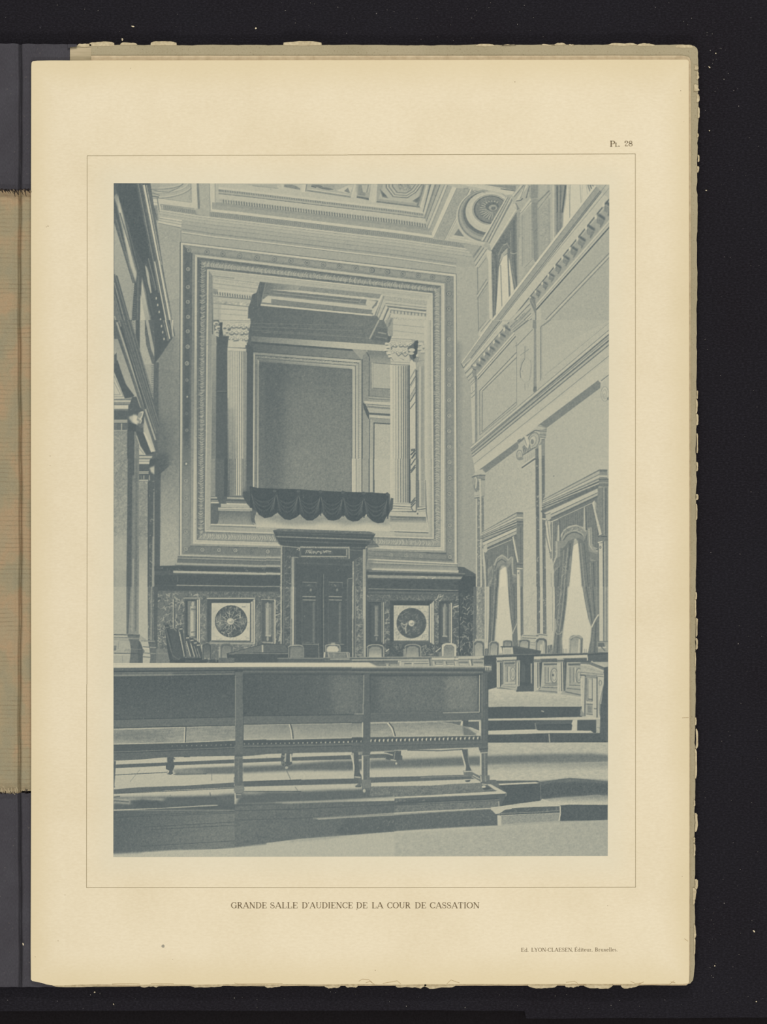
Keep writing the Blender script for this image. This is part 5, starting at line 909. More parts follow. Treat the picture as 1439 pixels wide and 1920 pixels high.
    P('0 630 235 622 235 640 0 650', .78); P('0 655 100 655 120 715 0 715', .62); P('120 655 230 650 240 715 130 715', .6); L('5 680 90 680', .3, 2); L('15 700 90 705', .84, 1.6); L('135 680 220 680', .3, 2); L('140 702 225 705', .84, 1.6); L('100 660 112 715', .88, 2.4); L('235 660 245 715', .88, 2.4); L('120 650 125 715', .26, 2); L('0 655 235 652', .3, 1.4)
    # desks along the right wall
    P('230 618 1346 590 1346 925 230 925', .16)
    G('275 925 345 905 520 935 680 945 900 965 1105 990 1100 1080 270 1085', .84, .7, '500 925 500 1080'); S('275 925 345 905 520 935 680 945 900 965 1105 990 1100 1080 270 1085', .08, 1, 185, 0, 3)
    P('520 890 690 890 690 940 520 945', .2)
    chair(135, 235, 485, 622, 0, .56, .3, .7); chair(275, 362, 492, 620, 4, .54, .3, .7); P('245 555 262 555 262 618 245 618', .4)
    chair(400, 490, 482, 545, 0, .42, .3, .6); chair(540, 642, 474, 560, 4, .56, .28, .66); chair(692, 798, 460, 602, 2, .56, .26, .8); L('745 520 740 600', .86, 2.4); L('765 490 755 600', .84, 1.8); P('800 530 845 520 850 600 800 600', .36); V('800 530 845 520 850 600 800 600', 12, .84, 4, 186, 1.4, .8)
    chair(992, 1118, 434, 600, 4, .56, .5, .8); L('1090 470 1080 600', .86, 2.6); L('1115 460 1108 600', .24, 1.6); L('995 470 1060 440 1115 460', .66, 2)
    P('378 536 520 534 745 576 740 606 490 612 400 612 390 545', .24); P('398 548 484 546 486 606 400 608', .8); P('412 562 474 560 474 596 412 598', .7); L('378 540 480 540', .15, 1.6); L('484 546 490 606', .9, 1.6); P('500 550 740 580 735 600 500 606', .2)
    L('230 620 1346 594', .36, 1.4); L('245 628 1160 606', .08, 1.6)
    P('340 636 524 630 524 655 345 662', .82); P('340 662 524 658 530 930 345 915', .36); P('345 672 378 672 380 900 365 910 345 905', .84); L('378 680 380 900', .2, 2.4); L('358 680 360 900', .6, 1); P('340 665 395 662 395 682 340 684', .6); L('345 672 392 672', .24, 1.6); P('405 672 512 668 512 905 405 885', .72); P('410 680 510 676 505 700 415 702', .34); P('418 715 510 712 510 860 420 862', .62); L('440 720 440 860', .35, 1.3); L('455 720 455 855', .86, 1.6); E('490 785', 24, 60, .74); E('490 785', 24, 60, .34, .9, 0, 1.3); E('490 785', 12, 34, .4, .9, 0, 1); L('420 865 510 862', .84, 1.6); L('415 880 512 878', .35, 1.4); L('420 712 510 712', .3, 1.3); P('390 880 520 880 522 930 380 905', .72); L('395 895 515 905', .4, 1)
    P('524 668 556 668 554 890 530 900 522 935 520 900', .74); L('540 680 542 890', .3, 1.8); L('530 680 530 890', .86, 1.5); P('524 665 560 662 560 682 524 684', .6); P('556 620 680 615 690 890 520 890 552 890', .15); P('570 700 600 700 600 860 560 860', .22); L('656 690 658 870', .84, 1.8); L('664 690 664 880', .3, 2)
    P('680 628 1160 612 1162 650 680 655', .8); L('682 640 1160 625', .9, 1.6); P('735 650 885 645 885 672 740 678', .26); P('940 645 1160 640 1162 670 940 672', .24); L('1160 618 1162 665', .84, 2)
    P('680 665 735 662 738 900 720 925 680 945', .82); L('715 680 716 910', .3, 2.2); L('732 680 736 900', .18, 2.4); L('698 680 698 930', .6, 1); P('680 662 745 660 745 680 680 684', .56); L('682 672 744 670', .2, 1.6)
    P('755 680 900 678 905 935 740 925', .72); P('765 690 890 688 885 705 770 708', .3); P('775 715 895 714 893 880 780 878', .66); L('780 720 780 870 892 868', .3, 1.3); P('790 730 808 730 808 850 790 850', .6); L('812 725 812 855', .34, 1.6); L('822 725 820 860', .84, 1.6); E('862 800', 32, 66, .76); E('862 800', 32, 66, .3, .95, 0, 1.6); E('862 800', 20, 44, .4, .9, 0, 1.2); E('852 795', 9, 12, .25); L('775 885 895 884', .3, 1.6); P('745 895 905 895 905 945 720 935', .66); L('750 905 895 910', .3, 1.6); L('720 935 905 950', .3, 1.6); V('830 900 900 900 900 930 830 930', 16, .3, 4, 187, 1.2, .6)
    P('892 655 940 650 945 930 915 970 890 960', .82); L('905 680 910 940', .6, 1); L('925 680 930 940', .3, 2.2); P('890 652 950 650 955 680 890 684', .56); L('892 668 955 666', .2, 1.8); P('945 660 972 665 972 930 948 940', .2); L('955 680 958 930', .34, 2)
    P('975 680 1110 678 1110 960 965 930', .7); P('985 690 1100 688 1100 708 990 710', .3); P('995 715 1100 715 1100 880 998 880', .62); P('1010 730 1035 730 1035 860 1012 860', .6); L('1005 725 1005 870', .34, 1.4); L('1040 725 1040 860', .34, 1.6); L('1050 725 1050 860', .84, 1.8); E('1085 800', 28, 66, .74); E('1085 800', 28, 66, .3, .95, 0, 1.8); E('1085 805', 16, 40, .36, .9, 0, 1.5); L('995 885 1100 890', .3, 1.6); P('970 900 1105 905 1105 960 965 940', .64); L('975 915 1100 925', .3, 1.6); L('960 945 1105 975', .3, 2)
    P('1160 600 1346 590 1346 720 1310 730 1170 672', .24); L('1165 612 1346 600', .12, 2); P('1190 678 1346 678 1346 720 1310 725', .74); L('1195 672 1210 675', .84, 2)
    # lectern at the right
    P('1345 720 1310 740 1305 890 1280 1100 1280 1310 1346 1310', .18)
    P('1098 680 1180 682 1310 745 1305 780 1100 770', .72); P('1098 676 1190 680 1312 735 1310 752 1180 700 1098 695', .36); L('1100 700 1180 706 1305 760', .84, 2); L('1100 716 1306 775', .6, 1); S('1110 710 1180 712 1300 765 1110 768', .08, 1, 188)
    P('1100 766 1310 780 1308 880 1285 980 1270 1060 1270 1150 1282 1190 1275 1310 1240 1310 1240 1180 1100 1170 1115 1060 1105 960 1115 900', .8)
    L('1098 770 1306 790', .4, 1.6); P('1098 785 1250 792 1250 830 1140 820 1135 800 1100 805', .5); L('1095 795 1140 798 1145 812', .2, 2); P('1138 815 1150 820 1145 1165 1130 1165', .34); L('1105 820 1110 1160', .86, 2.4); P('1155 820 1210 825 1210 1030 1155 1025', .66); P('1168 835 1200 838 1200 1010 1168 1005', .76); L('1155 820 1155 1025 1208 1030', .35, 1.6); L('1208 825 1208 1030', .3, 2); L('1168 835 1168 1005', .4, 1); L('1165 1010 1208 1015', .25, 2); P('1150 1055 1212 1058 1212 1150 1150 1145', .6); P('1165 1070 1200 1072 1198 1135 1165 1132', .44); L('1150 1055 1212 1058', .26, 1.6); L('1150 1145 1212 1152', .3, 1.6)
    P('1210 820 1250 830 1250 1180 1212 1170', .78); L('1248 810 1248 1180', .16, 2); L('1215 1095 1245 1100', .25, 1.6); L('1215 830 1215 1160', .84, 1.4); L('1270 825 1262 1000 1255 1170', .6, 1); E('1277 865', 12, 22, .3, .9, 0, 1.4); L('1255 805 1306 810', .3, 1.6); L('1308 880 1285 980 1268 1060 1270 1140 1282 1185', .4, 1.2); L('1240 1185 1275 1190', .3, 1.4); P('1245 1200 1275 1200 1272 1310 1240 1310', .76); V('1240 1200 1275 1200 1272 1310 1240 1310', 14, .4, 5, 189, 1.2, .6); P('1095 1130 1110 1110 1130 1165 1105 1170', .4)
def floor():
    o('X')
    # raised floor, steps
    P('265 25 1110 20 1110 115 1280 125 1346 130 1346 345 265 350', .14)
    P('275 0 1105 0 1105 20 700 22 590 18 275 28', .72); S('275 0 1105 0 1105 20 590 18 275 28', .06, 1, 190); L('590 20 1100 20', .84, 1)
    S('265 25 1110 20 1110 115 265 125', .03, 1, 191); L('745 60 770 70', .7, 1.6); P('1100 35 1140 110 1095 105', .5)
    P('268 132 700 126 900 120 1180 115 1280 125 1275 140 1240 142 268 150', .84); L('268 150 1240 144', .3, 1)
    P('268 152 1030 145 1020 230 1000 232 700 228 268 238', .15); P('700 150 1025 146 1020 180 700 190', .22); L('690 170 700 228', .5, 1.6); S('268 152 1030 145 1020 230 268 238', .04, 1, 192); L('700 190 1020 182', .1, 1.6)
    P('1030 144 1070 142 1068 240 1018 240 1025 190 1018 180', .86); P('1072 148 1238 145 1235 240 1072 240', .16)
    P('268 240 700 228 720 238 1020 238 1190 240 1215 258 820 262 400 275 268 275', .84); S('268 240 700 228 720 238 1190 240 1215 258 268 275', .03, 0, 193)
    P('268 278 400 275 820 264 1215 262 1346 270 1346 345 268 358', .15); S('268 278 820 264 1346 270 1346 345 268 358', .06, 1, 194); L('815 268 822 345', .74, 1.8); L('830 262 1240 262', .45, 1)
    P('1240 140 1276 140 1272 262 1240 262', .72); V('1240 150 1275 150 1272 260 1240 260', 14, .4, 5, 195, 1.2, .6)
    P('1276 0 1346 0 1346 345 1276 300', .2); S('1276 0 1346 0 1346 345 1276 300', .05, 1, 196)
    G('-700 350 1346 345 1346 460 -700 530', .78, .74, '0 350 0 460'); P('-700 360 270 357 270 500 -700 560', .76)
    S('265 350 1346 345 1346 460 265 480', .08, 1, 197, 0, 3)
    P('-400 600 -400 500 265 465 700 452 1180 448 1346 462 1346 520 950 528 600 530 268 545 -400 590', .3, .95, 2); P('700 455 1200 450 1346 470 1346 515 800 520', .36, .6, 3)
    G('-400 585 265 550 950 532 1346 518 1346 680 1000 665 720 690 268 690 -400 740', .62, .8, '500 530 500 600'); S('265 550 1346 520 1346 660 265 690', .08, 1, 198, 0, 3); P('268 535 950 525 1346 520 1346 570 700 560 268 570', .5, .5, 4)
    P('268 690 710 688 740 700 740 740 268 725', .26); P('290 720 690 702 730 710 690 718 330 732', .84)
    P('330 732 690 715 740 712 745 800 740 850 740 870 500 900 370 935 360 850 430 830 435 800', .15); S('330 732 740 712 745 870 370 935', .05, 1, 199)
    P('740 700 1000 665 1100 672 1346 695 1346 830 1250 815 1100 830 800 855 745 860', .17); P('745 698 1000 665 1346 690 1346 715 1100 700 850 705 745 725', .4, .6, 2); S('740 700 1346 695 1346 830 745 860', .07, 1, 200); L('738 700 740 860', .34, 1.3); P('800 855 1100 830 1250 815 1346 828 1346 860 900 870', .36, .7, 4)
    G('745 858 950 835 1346 820 1346 912 930 912 880 905', .5, .84, '1000 830 1000 890', 1, 1); S('760 860 1346 830 1346 910 900 910', .08, 1, 201)
    P('918 912 1000 905 1346 908 1346 1045 915 1052', .16); S('918 912 1346 908 1346 1045 915 1052', .06, 1, 202); L('1345 910 1345 1045', .6, 1)
    # short step block
    P('365 935 500 905 740 870 760 856 850 890 918 915 915 960 700 965 520 985 385 1000', .8); L('750 856 830 885 915 915', .84, 1.6); P('345 960 370 945 620 928 915 918 915 985 780 990 380 1010', .2); V('360 940 915 920 915 990 380 1000', 70, .42, 6, 203, 1.6, .6); P('375 935 740 885 880 905 900 918 620 928', .84); L('380 985 780 968 912 955', .5, 1); L('385 1000 780 990', .12, 1.8)
    P('385 1008 780 992 912 985 910 1050 380 1085', .54); S('385 1008 912 985 910 1050 380 1085', .08, 1, 204); L('380 1003 912 982', .74, 1.3); L('915 920 918 985 905 1050', .86, 2); P('290 938 360 935 385 960 350 1000 380 1010 380 1092 355 1095 350 1010 310 970', .82)
def plinth():
    # big plinth under the bench (runs across)
    o()
    P('208 1515 640 1497 880 1482 935 1470 950 1486 945 1500 936 1520 936 1548 800 1556 500 1572 208 1602', .24)
    P('208 1500 936 1478 936 1500 208 1530', .25)
    G('208 1478 930 1462 936 1472 933 1484 700 1496 450 1505 208 1512', .3, .3, '208 0 936 0')
    # foreground floor
    G('208 1600 430 1585 640 1563 940 1549 1143 1537 1143 1610 208 1610', .78, .68, '208 1570 1143 1570'); S('208 1600 430 1585 640 1563 940 1549 1143 1537 1143 1610 208 1610', .05, 1, 205, 0, 3); S('208 1600 430 1585 640 1563 940 1549 1143 1537 1143 1610 208 1610', .03, 3, 206)
    P('640 1560 940 1546 1050 1540 1050 1550 640 1572', .76, .5, 2)
    o('W')
    P('0 850 600 825 1100 795 1170 720 1240 722 1380 795 1385 830 1330 850 0 910', .28)
    P('1215 722 1250 722 1390 798 1380 805 1100 820 600 840 0 866 0 850 600 825 1300 785 1290 775', .83)
    P('-500 800 600 735 900 720 1160 705 1200 740 1310 780 600 825 0 852 -500 870', .34); S('100 750 1160 705 1310 780 0 852', .1, 1, 207, 0, 2); P('160 740 700 735 500 760 160 800', .26, .8, 2)
    P('0 882 600 855 1100 825 1388 808 1385 830 1330 850 1330 870 600 905 0 940', .22); V('0 870 700 850 700 880 0 900', 60, .5, 6, 208, 1.6, .6, 0); L('0 905 1330 852', .14, 1.6); L('600 895 1330 860', .4, 1.2); P('0 930 600 905 1325 870 1325 930 1250 935 600 970 0 1000', .34); S('0 930 600 905 1325 870 1325 930 600 970 0 1000', .1, 1, 209); L('1322 875 1325 930', .74, 1.6)
    P('0 1000 600 965 1280 932 1280 945 600 985 0 1025', .8); L('0 1012 1250 945', .45, 1.4); P('1250 930 1330 920 1439 905 1439 945 1380 950 1330 985 1290 990 1255 960', .82); P('0 1030 600 990 1260 955 1290 985 1320 1015 1315 1090 1000 1105 600 1130 0 1170', .25); S('0 1030 1260 955 1315 1090 0 1170', .07, 1, 210); P('0 1175 600 1132 1000 1108 1320 1095 1320 1100 600 1145 0 1190', .82, .9, 1)
    P('1310 1000 1345 1005 1345 1095 1312 1095', .82)
    o('U')
    P('64 950 700 915 1439 910 1439 1270 1100 1300 500 1325 250 1345 64 1350', .24)
    G('64 950 700 930 1439 920 1439 1270 64 1350', .2, .36, '64 950 900 1350'); S('64 950 1439 920 1439 1270 64 1350', .04, 1, 211); S('64 960 1439 930 1439 1270 64 1350', .04, 0, 213, 0, 6)
    for a, b, c, d in ((300, 1000, 1439, 955), (100, 1020, 1439, 970), (300, 1110, 1439, 1045), (400, 1130, 1439, 1075), (300, 1280, 1439, 1215)): L([(a, b), (c, d)], .1, 1, .7)
    P('64 1345 350 1330 600 1315 1000 1305 1439 1270 1439 1380 64 1380', .8, 1, 1); P('64 1325 350 1315 300 1340 64 1350', .3, .6, 2); S('64 1340 1439 1270 1439 1380 64 1380', .06, 0, 212)
    o('V')
    G('0 920 1439 870 1439 1148 600 1212 0 1285', .3, .26, '0 0 1439 0'); S('0 920 1439 870 1439 1150 0 1270', .05, 1, 214); L('0 960 600 945 1439 905', .14, 1); L('0 1045 800 1020', .12, 1, .7)
    P('700 1025 1000 1008 1439 978 1439 1001 1000 1024 760 1040', .8, .8); L('700 1030 1439 989', .4, 1.3); P('350 890 700 880 1439 838 1439 850 1200 865 800 880 500 895', .78, .9, 1); P('900 880 1439 852 1439 885 1000 905', .24); P('1000 1040 1439 1012 1439 1140 1000 1175 900 1160', .2, .7, 2); V('1000 1040 1439 1012 1439 1140 1000 1175', 60, .5, 5, 215, 1.2, .4)
    P('0 1296 200 1272 800 1215 1000 1190 1439 1154 1439 1380 0 1380', .78, 1, 1); P('500 1240 800 1215 1000 1190 900 1180 500 1225', .5, .5, 2)
def bench():
    # floor seen below the bench
    plinth()
    keep = A[:, 441 - PX0:].copy()
    o('U')
    P('64 460 1439 440 1439 960 64 960', .82); G('64 480 1439 440 1439 920 700 950 64 955', .84, .8, '0 480 0 900')
    L('68 638 540 615', .26, 1.6); L('300 590 210 700', .45, 1, .7); L('945 620 948 690', .4, 1); L('570 825 575 815', .3, 1)
    P('600 590 780 575 1439 548 1439 620 1150 628 900 630 620 638', .32, 1, 1); P('580 585 850 590 900 620 600 620', .6, .7, 3); L('600 635 900 628', .24, 1.4)
    P('64 545 540 525 1160 498 1439 488 1439 525 1160 532 600 552 64 580', .24); L('64 580 1439 526', .84, 1.4, .6)
    P('64 768 300 748 700 735 1160 705 1439 698 1439 740 1160 750 700 770 64 806', .26); L('64 806 1439 744', .12, 1.2); L('930 795 935 825', .25, 1.6)
    P('64 838 250 835 700 828 1000 820 1439 790 1439 960 64 960', .2, 1, 2); P('64 850 250 845 550 850 500 870 200 900 64 890', .72, .9, 2); P('64 905 250 910 240 935 64 945', .24, .9, 1); P('200 870 320 855 480 870 520 900 330 915 230 905', .16, 1, 2); L('64 870 200 880', .3, 3)
    P('64 950 500 935 900 908 1000 905 1000 915 600 935 64 960', .84, .9); P('550 860 1150 850 1439 850 1439 910 900 905 500 920', .24, 1, 3); P('1000 830 1439 790 1439 850 1000 860', .3, .9, 4); L('64 838 120 830', .2, 2)
    A[:, 441 - PX0:] = keep
    o('V')
    P('0 440 1439 420 1439 870 0 900', .82); G('0 440 1439 420 1439 840 0 880', .82, .8, '0 440 0 900')
    P('70 495 430 482 1070 458 1230 450 1439 448 1439 485 1070 498 500 512 70 530', .24); P('70 560 430 545 900 510 1439 500 1439 585 1000 600 600 600 70 620', .28, 1, 2); P('70 700 600 680 1150 668 1439 655 1439 700 1150 715 600 730 70 745', .24); L('70 700 600 681', .1, 1.4)
    L('470 600 505 680', .3, 1.2); L('545 745 570 780', .35, 1.2)
    P('70 790 560 785 900 770 1100 765 1439 735 1439 840 900 880 500 890 0 910', .25, 1, 2); P('350 885 700 875 1439 838 1439 852 1200 862 800 880 500 892', .8, .9, 1); L('80 788 600 786', .14, 1.6); P('80 795 300 800 200 812 80 812', .7, .8, 2)
    o('W')
    P('160 420 1160 400 1160 720 160 750', .8); P('160 480 300 482 600 470 950 460 1000 500 160 580', .76, .8, 3)
    P('160 505 500 495 1000 475 1160 465 1160 560 900 565 600 580 160 590', .3, 1, 2); P('160 582 600 570 1160 555 1160 640 160 660', .8, .7, 3)
    P('60 455 300 448 385 450 380 485 60 490', .26); P('160 660 600 650 700 645 1100 635 1160 660 1160 672 700 690 160 710', .26); L('620 660 1090 645', .5, 1.2); P('170 710 700 695 1020 685 1160 690 1160 735 700 735 170 742', .82); P('170 742 600 735 700 735 900 720 1160 708 1170 760 160 830', .36); S('170 742 900 720 1160 708 1170 760 160 830', .1, 1, 220)
    # rear legs seen through the bench
    o('U')
    P('545 470 605 475 602 520 612 560 600 590 592 605 600 625 575 638 545 630 540 612 565 600 533 585 532 545 548 525', .2); P('600 480 618 490 612 515 602 515', .3); L('548 625 560 600', .84, 2); L('605 500 615 520', .84, 2); L('545 480 545 525', .5, 1)
    o('V')
    P('425 440 525 440 512 480 520 540 480 555 478 585 455 580 440 560 420 540 418 470', .22); L('460 440 455 520', .7, 2.4); L('505 450 508 520', .84, 3); E('468 572', 14, 12, .7); V('425 445 460 445 460 580 425 560', 14, .8, 5, 221, 1.4, .8)
    P('1062 435 1115 430 1118 540 1130 620 1140 650 1085 640 1078 560 1050 460', .22); L('1050 455 1072 540 1080 640', .84, 2.6); L('1080 440 1100 630', .34, 1.2); P('1075 640 1140 645 1148 690 1130 740 1085 740 1110 720 1120 690 1075 668', .3); L('1078 650 1130 655', .84, 2); L('1085 640 1078 665', .8, 1.6); P('1085 735 1140 725 1140 748 1090 748', .18)
    o('W')
    P('385 420 445 420 442 455 455 470 455 505 400 510 370 495 340 505 300 495 330 450 300 440 290 430 380 425', .22); L('300 440 370 460', .84, 1.6); E('400 535', 10, 10, .8); L('350 500 400 510', .8, 1.6); L('390 425 380 500', .5, 1.2)
    P('0 430 50 425 60 600 85 640 95 660 20 655 25 560', .22); L('10 440 18 600', .84, 2); P('20 655 95 660 90 690 70 740 30 740 60 715 60 690 20 670', .3); L('25 655 80 660', .84, 1.6)
    P('988 408 1045 405 1050 480 1060 560 1080 600 1025 600 1025 540 1005 480', .22); L('985 415 1008 510 1022 560 1015 600', .84, 2.6); L('1040 410 1048 490 1060 560', .5, 1); P('1000 600 1085 600 1100 620 1160 650 1160 700 1100 660 1010 640', .34); L('1005 608 1080 605 1150 640', .82, 1.6); L('1090 640 1160 680', .84, 1.4); L('1080 655 1150 695', .7, 1.2); P('1015 688 1070 680 1060 700 1030 702', .2)
    # seat
    o('U')
    P('64 225 700 203 1160 190 1439 182 1439 330 700 345 64 362', .52); S('64 225 1160 190 1160 330 64 362', .12, 1, 222, 0, 6); P('64 240 400 235 600 260 500 300 200 330 64 320', .34, .6, 6); P('550 330 700 290 700 340 500 345', .74, .7, 4); P('64 335 400 345 64 362', .76, .7, 3); P('720 280 900 270 1140 290 1150 325 720 340', .66, .5, 6); P('900 250 1120 240 1100 290 900 280', .38, .4, 6)
    L('64 232 700 208 1160 194', .84, 1.6, .8); L('64 360 700 346 1150 326', .84, 1.6, .7); L('706 205 700 345', .86, 2.4); L('714 205 708 345', .15, 2); L('690 350 700 344', .86, 2); P('1100 320 1155 310 1155 332 1100 330', .82, .8, 1)
    o('V')
    P('75 185 500 175 1155 170 1439 165 1439 300 500 315 75 320', .55); S('75 185 1439 165 1439 300 75 320', .1, 1, 223, 0, 6); G('75 185 500 178 520 318 75 322', .4, .72, '200 185 200 320', .7); G('520 178 1150 172 1150 305 530 315', .44, .68, '700 178 700 310', .8); P('80 190 400 185 250 230 80 250', .7, .5, 5); P('540 210 580 250 560 270 530 230', .78, .7, 3)
    L('80 188 1150 172', .84, 1.6, .8); L('80 318 500 316', .84, 1.4, .8); L('545 313 1140 302', .8, 1.4, .8); L('493 180 510 240 518 322', .86, 2.6); L('503 180 520 240 528 312', .14, 2.2); L('1150 170 1150 300', .7, 1.6); P('1110 285 1150 285 1150 305 1110 305', .84)
    P('1222 170 1439 165 1439 300 1222 300', .56); G('1222 170 1400 165 1439 300 1222 300', .42, .78, '0 170 0 300', .8); L('1225 172 1439 165', .84, 1.6); 
    o('W')
    P('0 170 100 170 100 300 0 300', .5); G('0 170 95 170 95 300 0 300', .42, .7, '0 170 0 300'); P('165 170 770 158 900 170 1040 205 1150 265 1150 285 700 292 165 300', .55)
    G('165 170 320 165 385 295 165 300', .4, .72, '0 170 0 300', .8); G('330 165 770 160 1000 200 1010 290 395 295', .46, .74, '500 165 500 290', .8); S('165 170 770 158 1040 205 1150 285 165 300', .1, 1, 224, 0, 6); P('995 200 1120 260 1110 285 1010 285', .3, .85, 1); P('1040 210 1150 245 1150 280 1110 262', .74, .8); L('170 172 770 158', .84, 1.8); L('320 168 355 210 375 260 388 310', .9, 2.8); L('335 168 372 215 392 290', .14, 2.2); L('400 294 700 290 1110 284', .84, 1.4, .8); L('160 185 165 300', .84, 1.4)
    P('770 158 985 152 980 195 900 172', .3); L('780 157 985 152', .84, 1.6); L('800 165 980 195', .6, 1.2); L('995 150 985 192', .88, 3.4); P('1000 150 1050 150 1050 205 1000 200', .18); P('1050 150 1155 150 1155 250 1050 205', .24); L('1050 152 1160 150', .84, 2.4); L('1152 155 1155 260', .86, 3); L('1060 210 1150 245', .84, 1.6); P('1120 265 1160 260 1162 310 1120 300', .8)
    o('Q'); 
    # rails
    o('U')
    P('64 365 700 350 1160 330 1439 318 1439 395 1160 400 600 420 64 440', .17); P('64 425 600 415 1160 385 1439 380 1439 450 1300 465 700 475 500 482 300 500 64 510', .26); L('64 440 1439 388', .1, 1.4); L('64 432 1439 382', .4, 1); P('690 465 750 465 750 478 695 480', .2)
    o()
    for k in range(90):
        x = 320 + k * 8.1
        if x < 898:
            y = 1399.8 - (x - 320) * .0245 + (0 if x < 800 else 0)
            t = .42 if x < 560 else .6 + (x - 560) / 340 * .35
            r_ = 1.3 if x < 690 else 1.9
    o('V')
    P('75 325 500 322 1150 305 1160 350 500 365 75 375', .15); P('0 368 500 365 1150 350 1230 345 1439 340 1439 420 1200 430 600 440 300 450 100 470 0 470', .27); L('0 395 600 385 1439 365', .12, 1.4); L('0 385 600 375 1439 358', .36, 1); P('1222 300 1439 295 1439 345 1222 350', .15)
    for k in range(27): x = 88 + k * 40.6; E('%f %f' % (x, 360 - k * .8), 4 + k * .12, 6 + k * .08, .45 + k * .018)
    o('W')
    P('165 300 1160 286 1165 330 165 345', .18); P('0 345 165 345 1220 330 1222 385 600 410 0 420', .27); L('0 370 1220 345', .42, 1.1); L('0 380 1220 356', .12, 1.4); L('500 415 800 420 1000 408', .2, 2); P('0 300 100 298 100 350 0 350', .15)
    for k in range(26):
        x = 175 + k * 38.5; y = 331 - k * .95
        if x < 1160: E('%f %f' % (x, y), 11, 13, .85); E('%f %f' % (x + 6, y + 2), 9, 11, .12); E('%f %f' % (x - 1, y - 1), 4, 8, .9)
    for k in range(3): E('%f %f' % (5 + k * 40, 337), 6, 9, .84); E('%f %f' % (9 + k * 40, 339), 5, 7, .15)
    o('U')
    for k in range(16): x = 590 + k * 44; E('%f %f' % (x, 378 - k * .9), 5, 6, .4 + .01 * k) if x < 1155 else None
    for x in (1240, 1280, 1322, 1362, 1402): E('%d 358' % x, 5, 7, .5)
    # back of the bench
    o('M')
    P('62 686 1439 686 1439 728 62 732', .94); P('62 690 500 686 500 700 62 706', .9)
    P('62 732 1439 722 1439 1200 1160 1250 64 1272', .17)
    P('62 732 1439 726 1439 745 62 758', .3, .8, 1); L('62 765 1439 752', .1, 2); L('62 800 1150 785', .5, 3, .6); L('62 775 1150 765', .4, 2, .6); P('62 785 600 778 600 800 62 806', .5, .8, 2); L('62 812 1160 800', .1, 1.6)
    G('64 812 1160 800 1160 1175 64 1195', .15, .22, '0 800 0 1180'); S('64 812 1160 800 1160 1175 64 1195', .05, 1, 225); S('64 812 1160 800 1160 1175 64 1195', .03, 0, 226); P('64 1195 1160 1170 1160 1248 64 1272', .3); L('64 1195 1160 1172', .1, 1.3); L('64 1270 1160 1248', .1, 1.6)
    P('1157 770 1228 770 1228 1430 1160 1430', .28); L('1162 800 1160 1250', .6, 1.3); L('1226 780 1226 1420', .1, 1.4); L('1180 800 1180 1420', .34, 2, .5)
    o('N')
    P('0 684 1215 684 1285 718 1439 718 1439 728 0 724', .94); P('1215 684 1240 690 1290 718 1250 715', .7)
    P('75 724 1439 726 1439 1165 1160 1170 1155 1225 75 1240', .18); L('0 745 1439 745', .1, 1.6); P('0 724 1439 722 1439 740 0 742', .32, .8, 1); L('75 765 1160 765', .3, 3); L('75 790 1160 792', .12, 1.6)
    G('80 795 1160 795 1160 1150 80 1165', .16, .26, '80 0 1160 0'); P('850 810 1110 805 1110 1140 900 1140', .36, .7, 8); S('80 795 1160 795 1160 1150 80 1165', .05, 1, 227); S('80 795 1160 795 1160 1150 80 1165', .03, 0, 228); L('1108 800 1104 1145', .34, 1); L('1165 790 1160 1145 1100 1146', .62, 1.5)
    P('75 1160 1160 1150 1155 1222 75 1240', .3); L('80 1163 1160 1150', .1, 1.3); L('80 1240 1155 1222', .12, 1.3); P('5 770 78 770 78 1430 10 1430', .3); L('8 800 8 1250', .5, 1.1); L('78 790 78 1430', .12, 1.4)
    P('1160 780 1222 780 1222 1450 1155 1450', .26); L('1160 800 1158 1140', .66, 1.4)
    o('O')
    P('0 684 150 684 220 718 1240 712 1262 720 1262 730 0 730', .92); P('220 712 1262 712 1262 722 225 724', .7); P('100 730 1262 726 1262 760 1230 780 1225 1205 100 1226', .2)
    P('0 726 1200 726 1200 745 0 745', .34, .8, 1); L('0 750 1200 748', .1, 1.6); L('0 768 1180 770', .34, 3); L('100 790 1180 790', .12, 1.6)
    P('1195 700 1262 700 1260 760 1230 770 1195 760', .3); L('1198 718 1255 722', .84, 2); 
    for u in (1204, 1220, 1236, 1250): L([(u, 725), (u + 2, 752)], .8, 1.6, .8)
    P('165 795 1160 795 1160 1130 165 1145', .22); P('250 810 820 800 820 1130 250 1130', .32, .8, 6); P('830 800 1140 800 1140 1120 830 1125', .42, .8, 6); P('900 830 1050 830 1000 900 900 880', .5, .5, 8); S('165 795 1150 795 1150 1130 165 1145', .05, 1, 229); S('165 795 1150 795 1150 1130 165 1145', .03, 0, 230); P('165 795 1160 790 1160 802 165 806', .14); P('1135 800 1160 800 1160 1130 1135 1125', .14, .8, 1); L('1150 795 1148 1128 820 1136', .7, 1.5); L('170 1140 800 1135', .34, 1); P('165 1145 1165 1135 1165 1200 165 1222', .27)
    P('105 780 165 780 165 1450 100 1450', .25); L('108 795 104 1145 20 1146', .6, 1.4); L('165 790 165 1220', .12, 1.4); P('1165 780 1228 780 1225 1400 1165 1400', .25); L('1172 790 1172 1190', .5, 1); L('1190 780 1190 1400', .36, 1); L('165 1222 990 1205', .84, 1.4, .7); L('1050 1205 1162 1203', .84, 2); L('1225 790 1225 1400', .12, 1.5)
    # legs of the bench
    o('U')
    P('1160 0 1228 0 1228 375 1160 375', .29); L('1162 0 1162 190', .6, 1.2); L('1180 0 1182 370', .36, 2, .5)
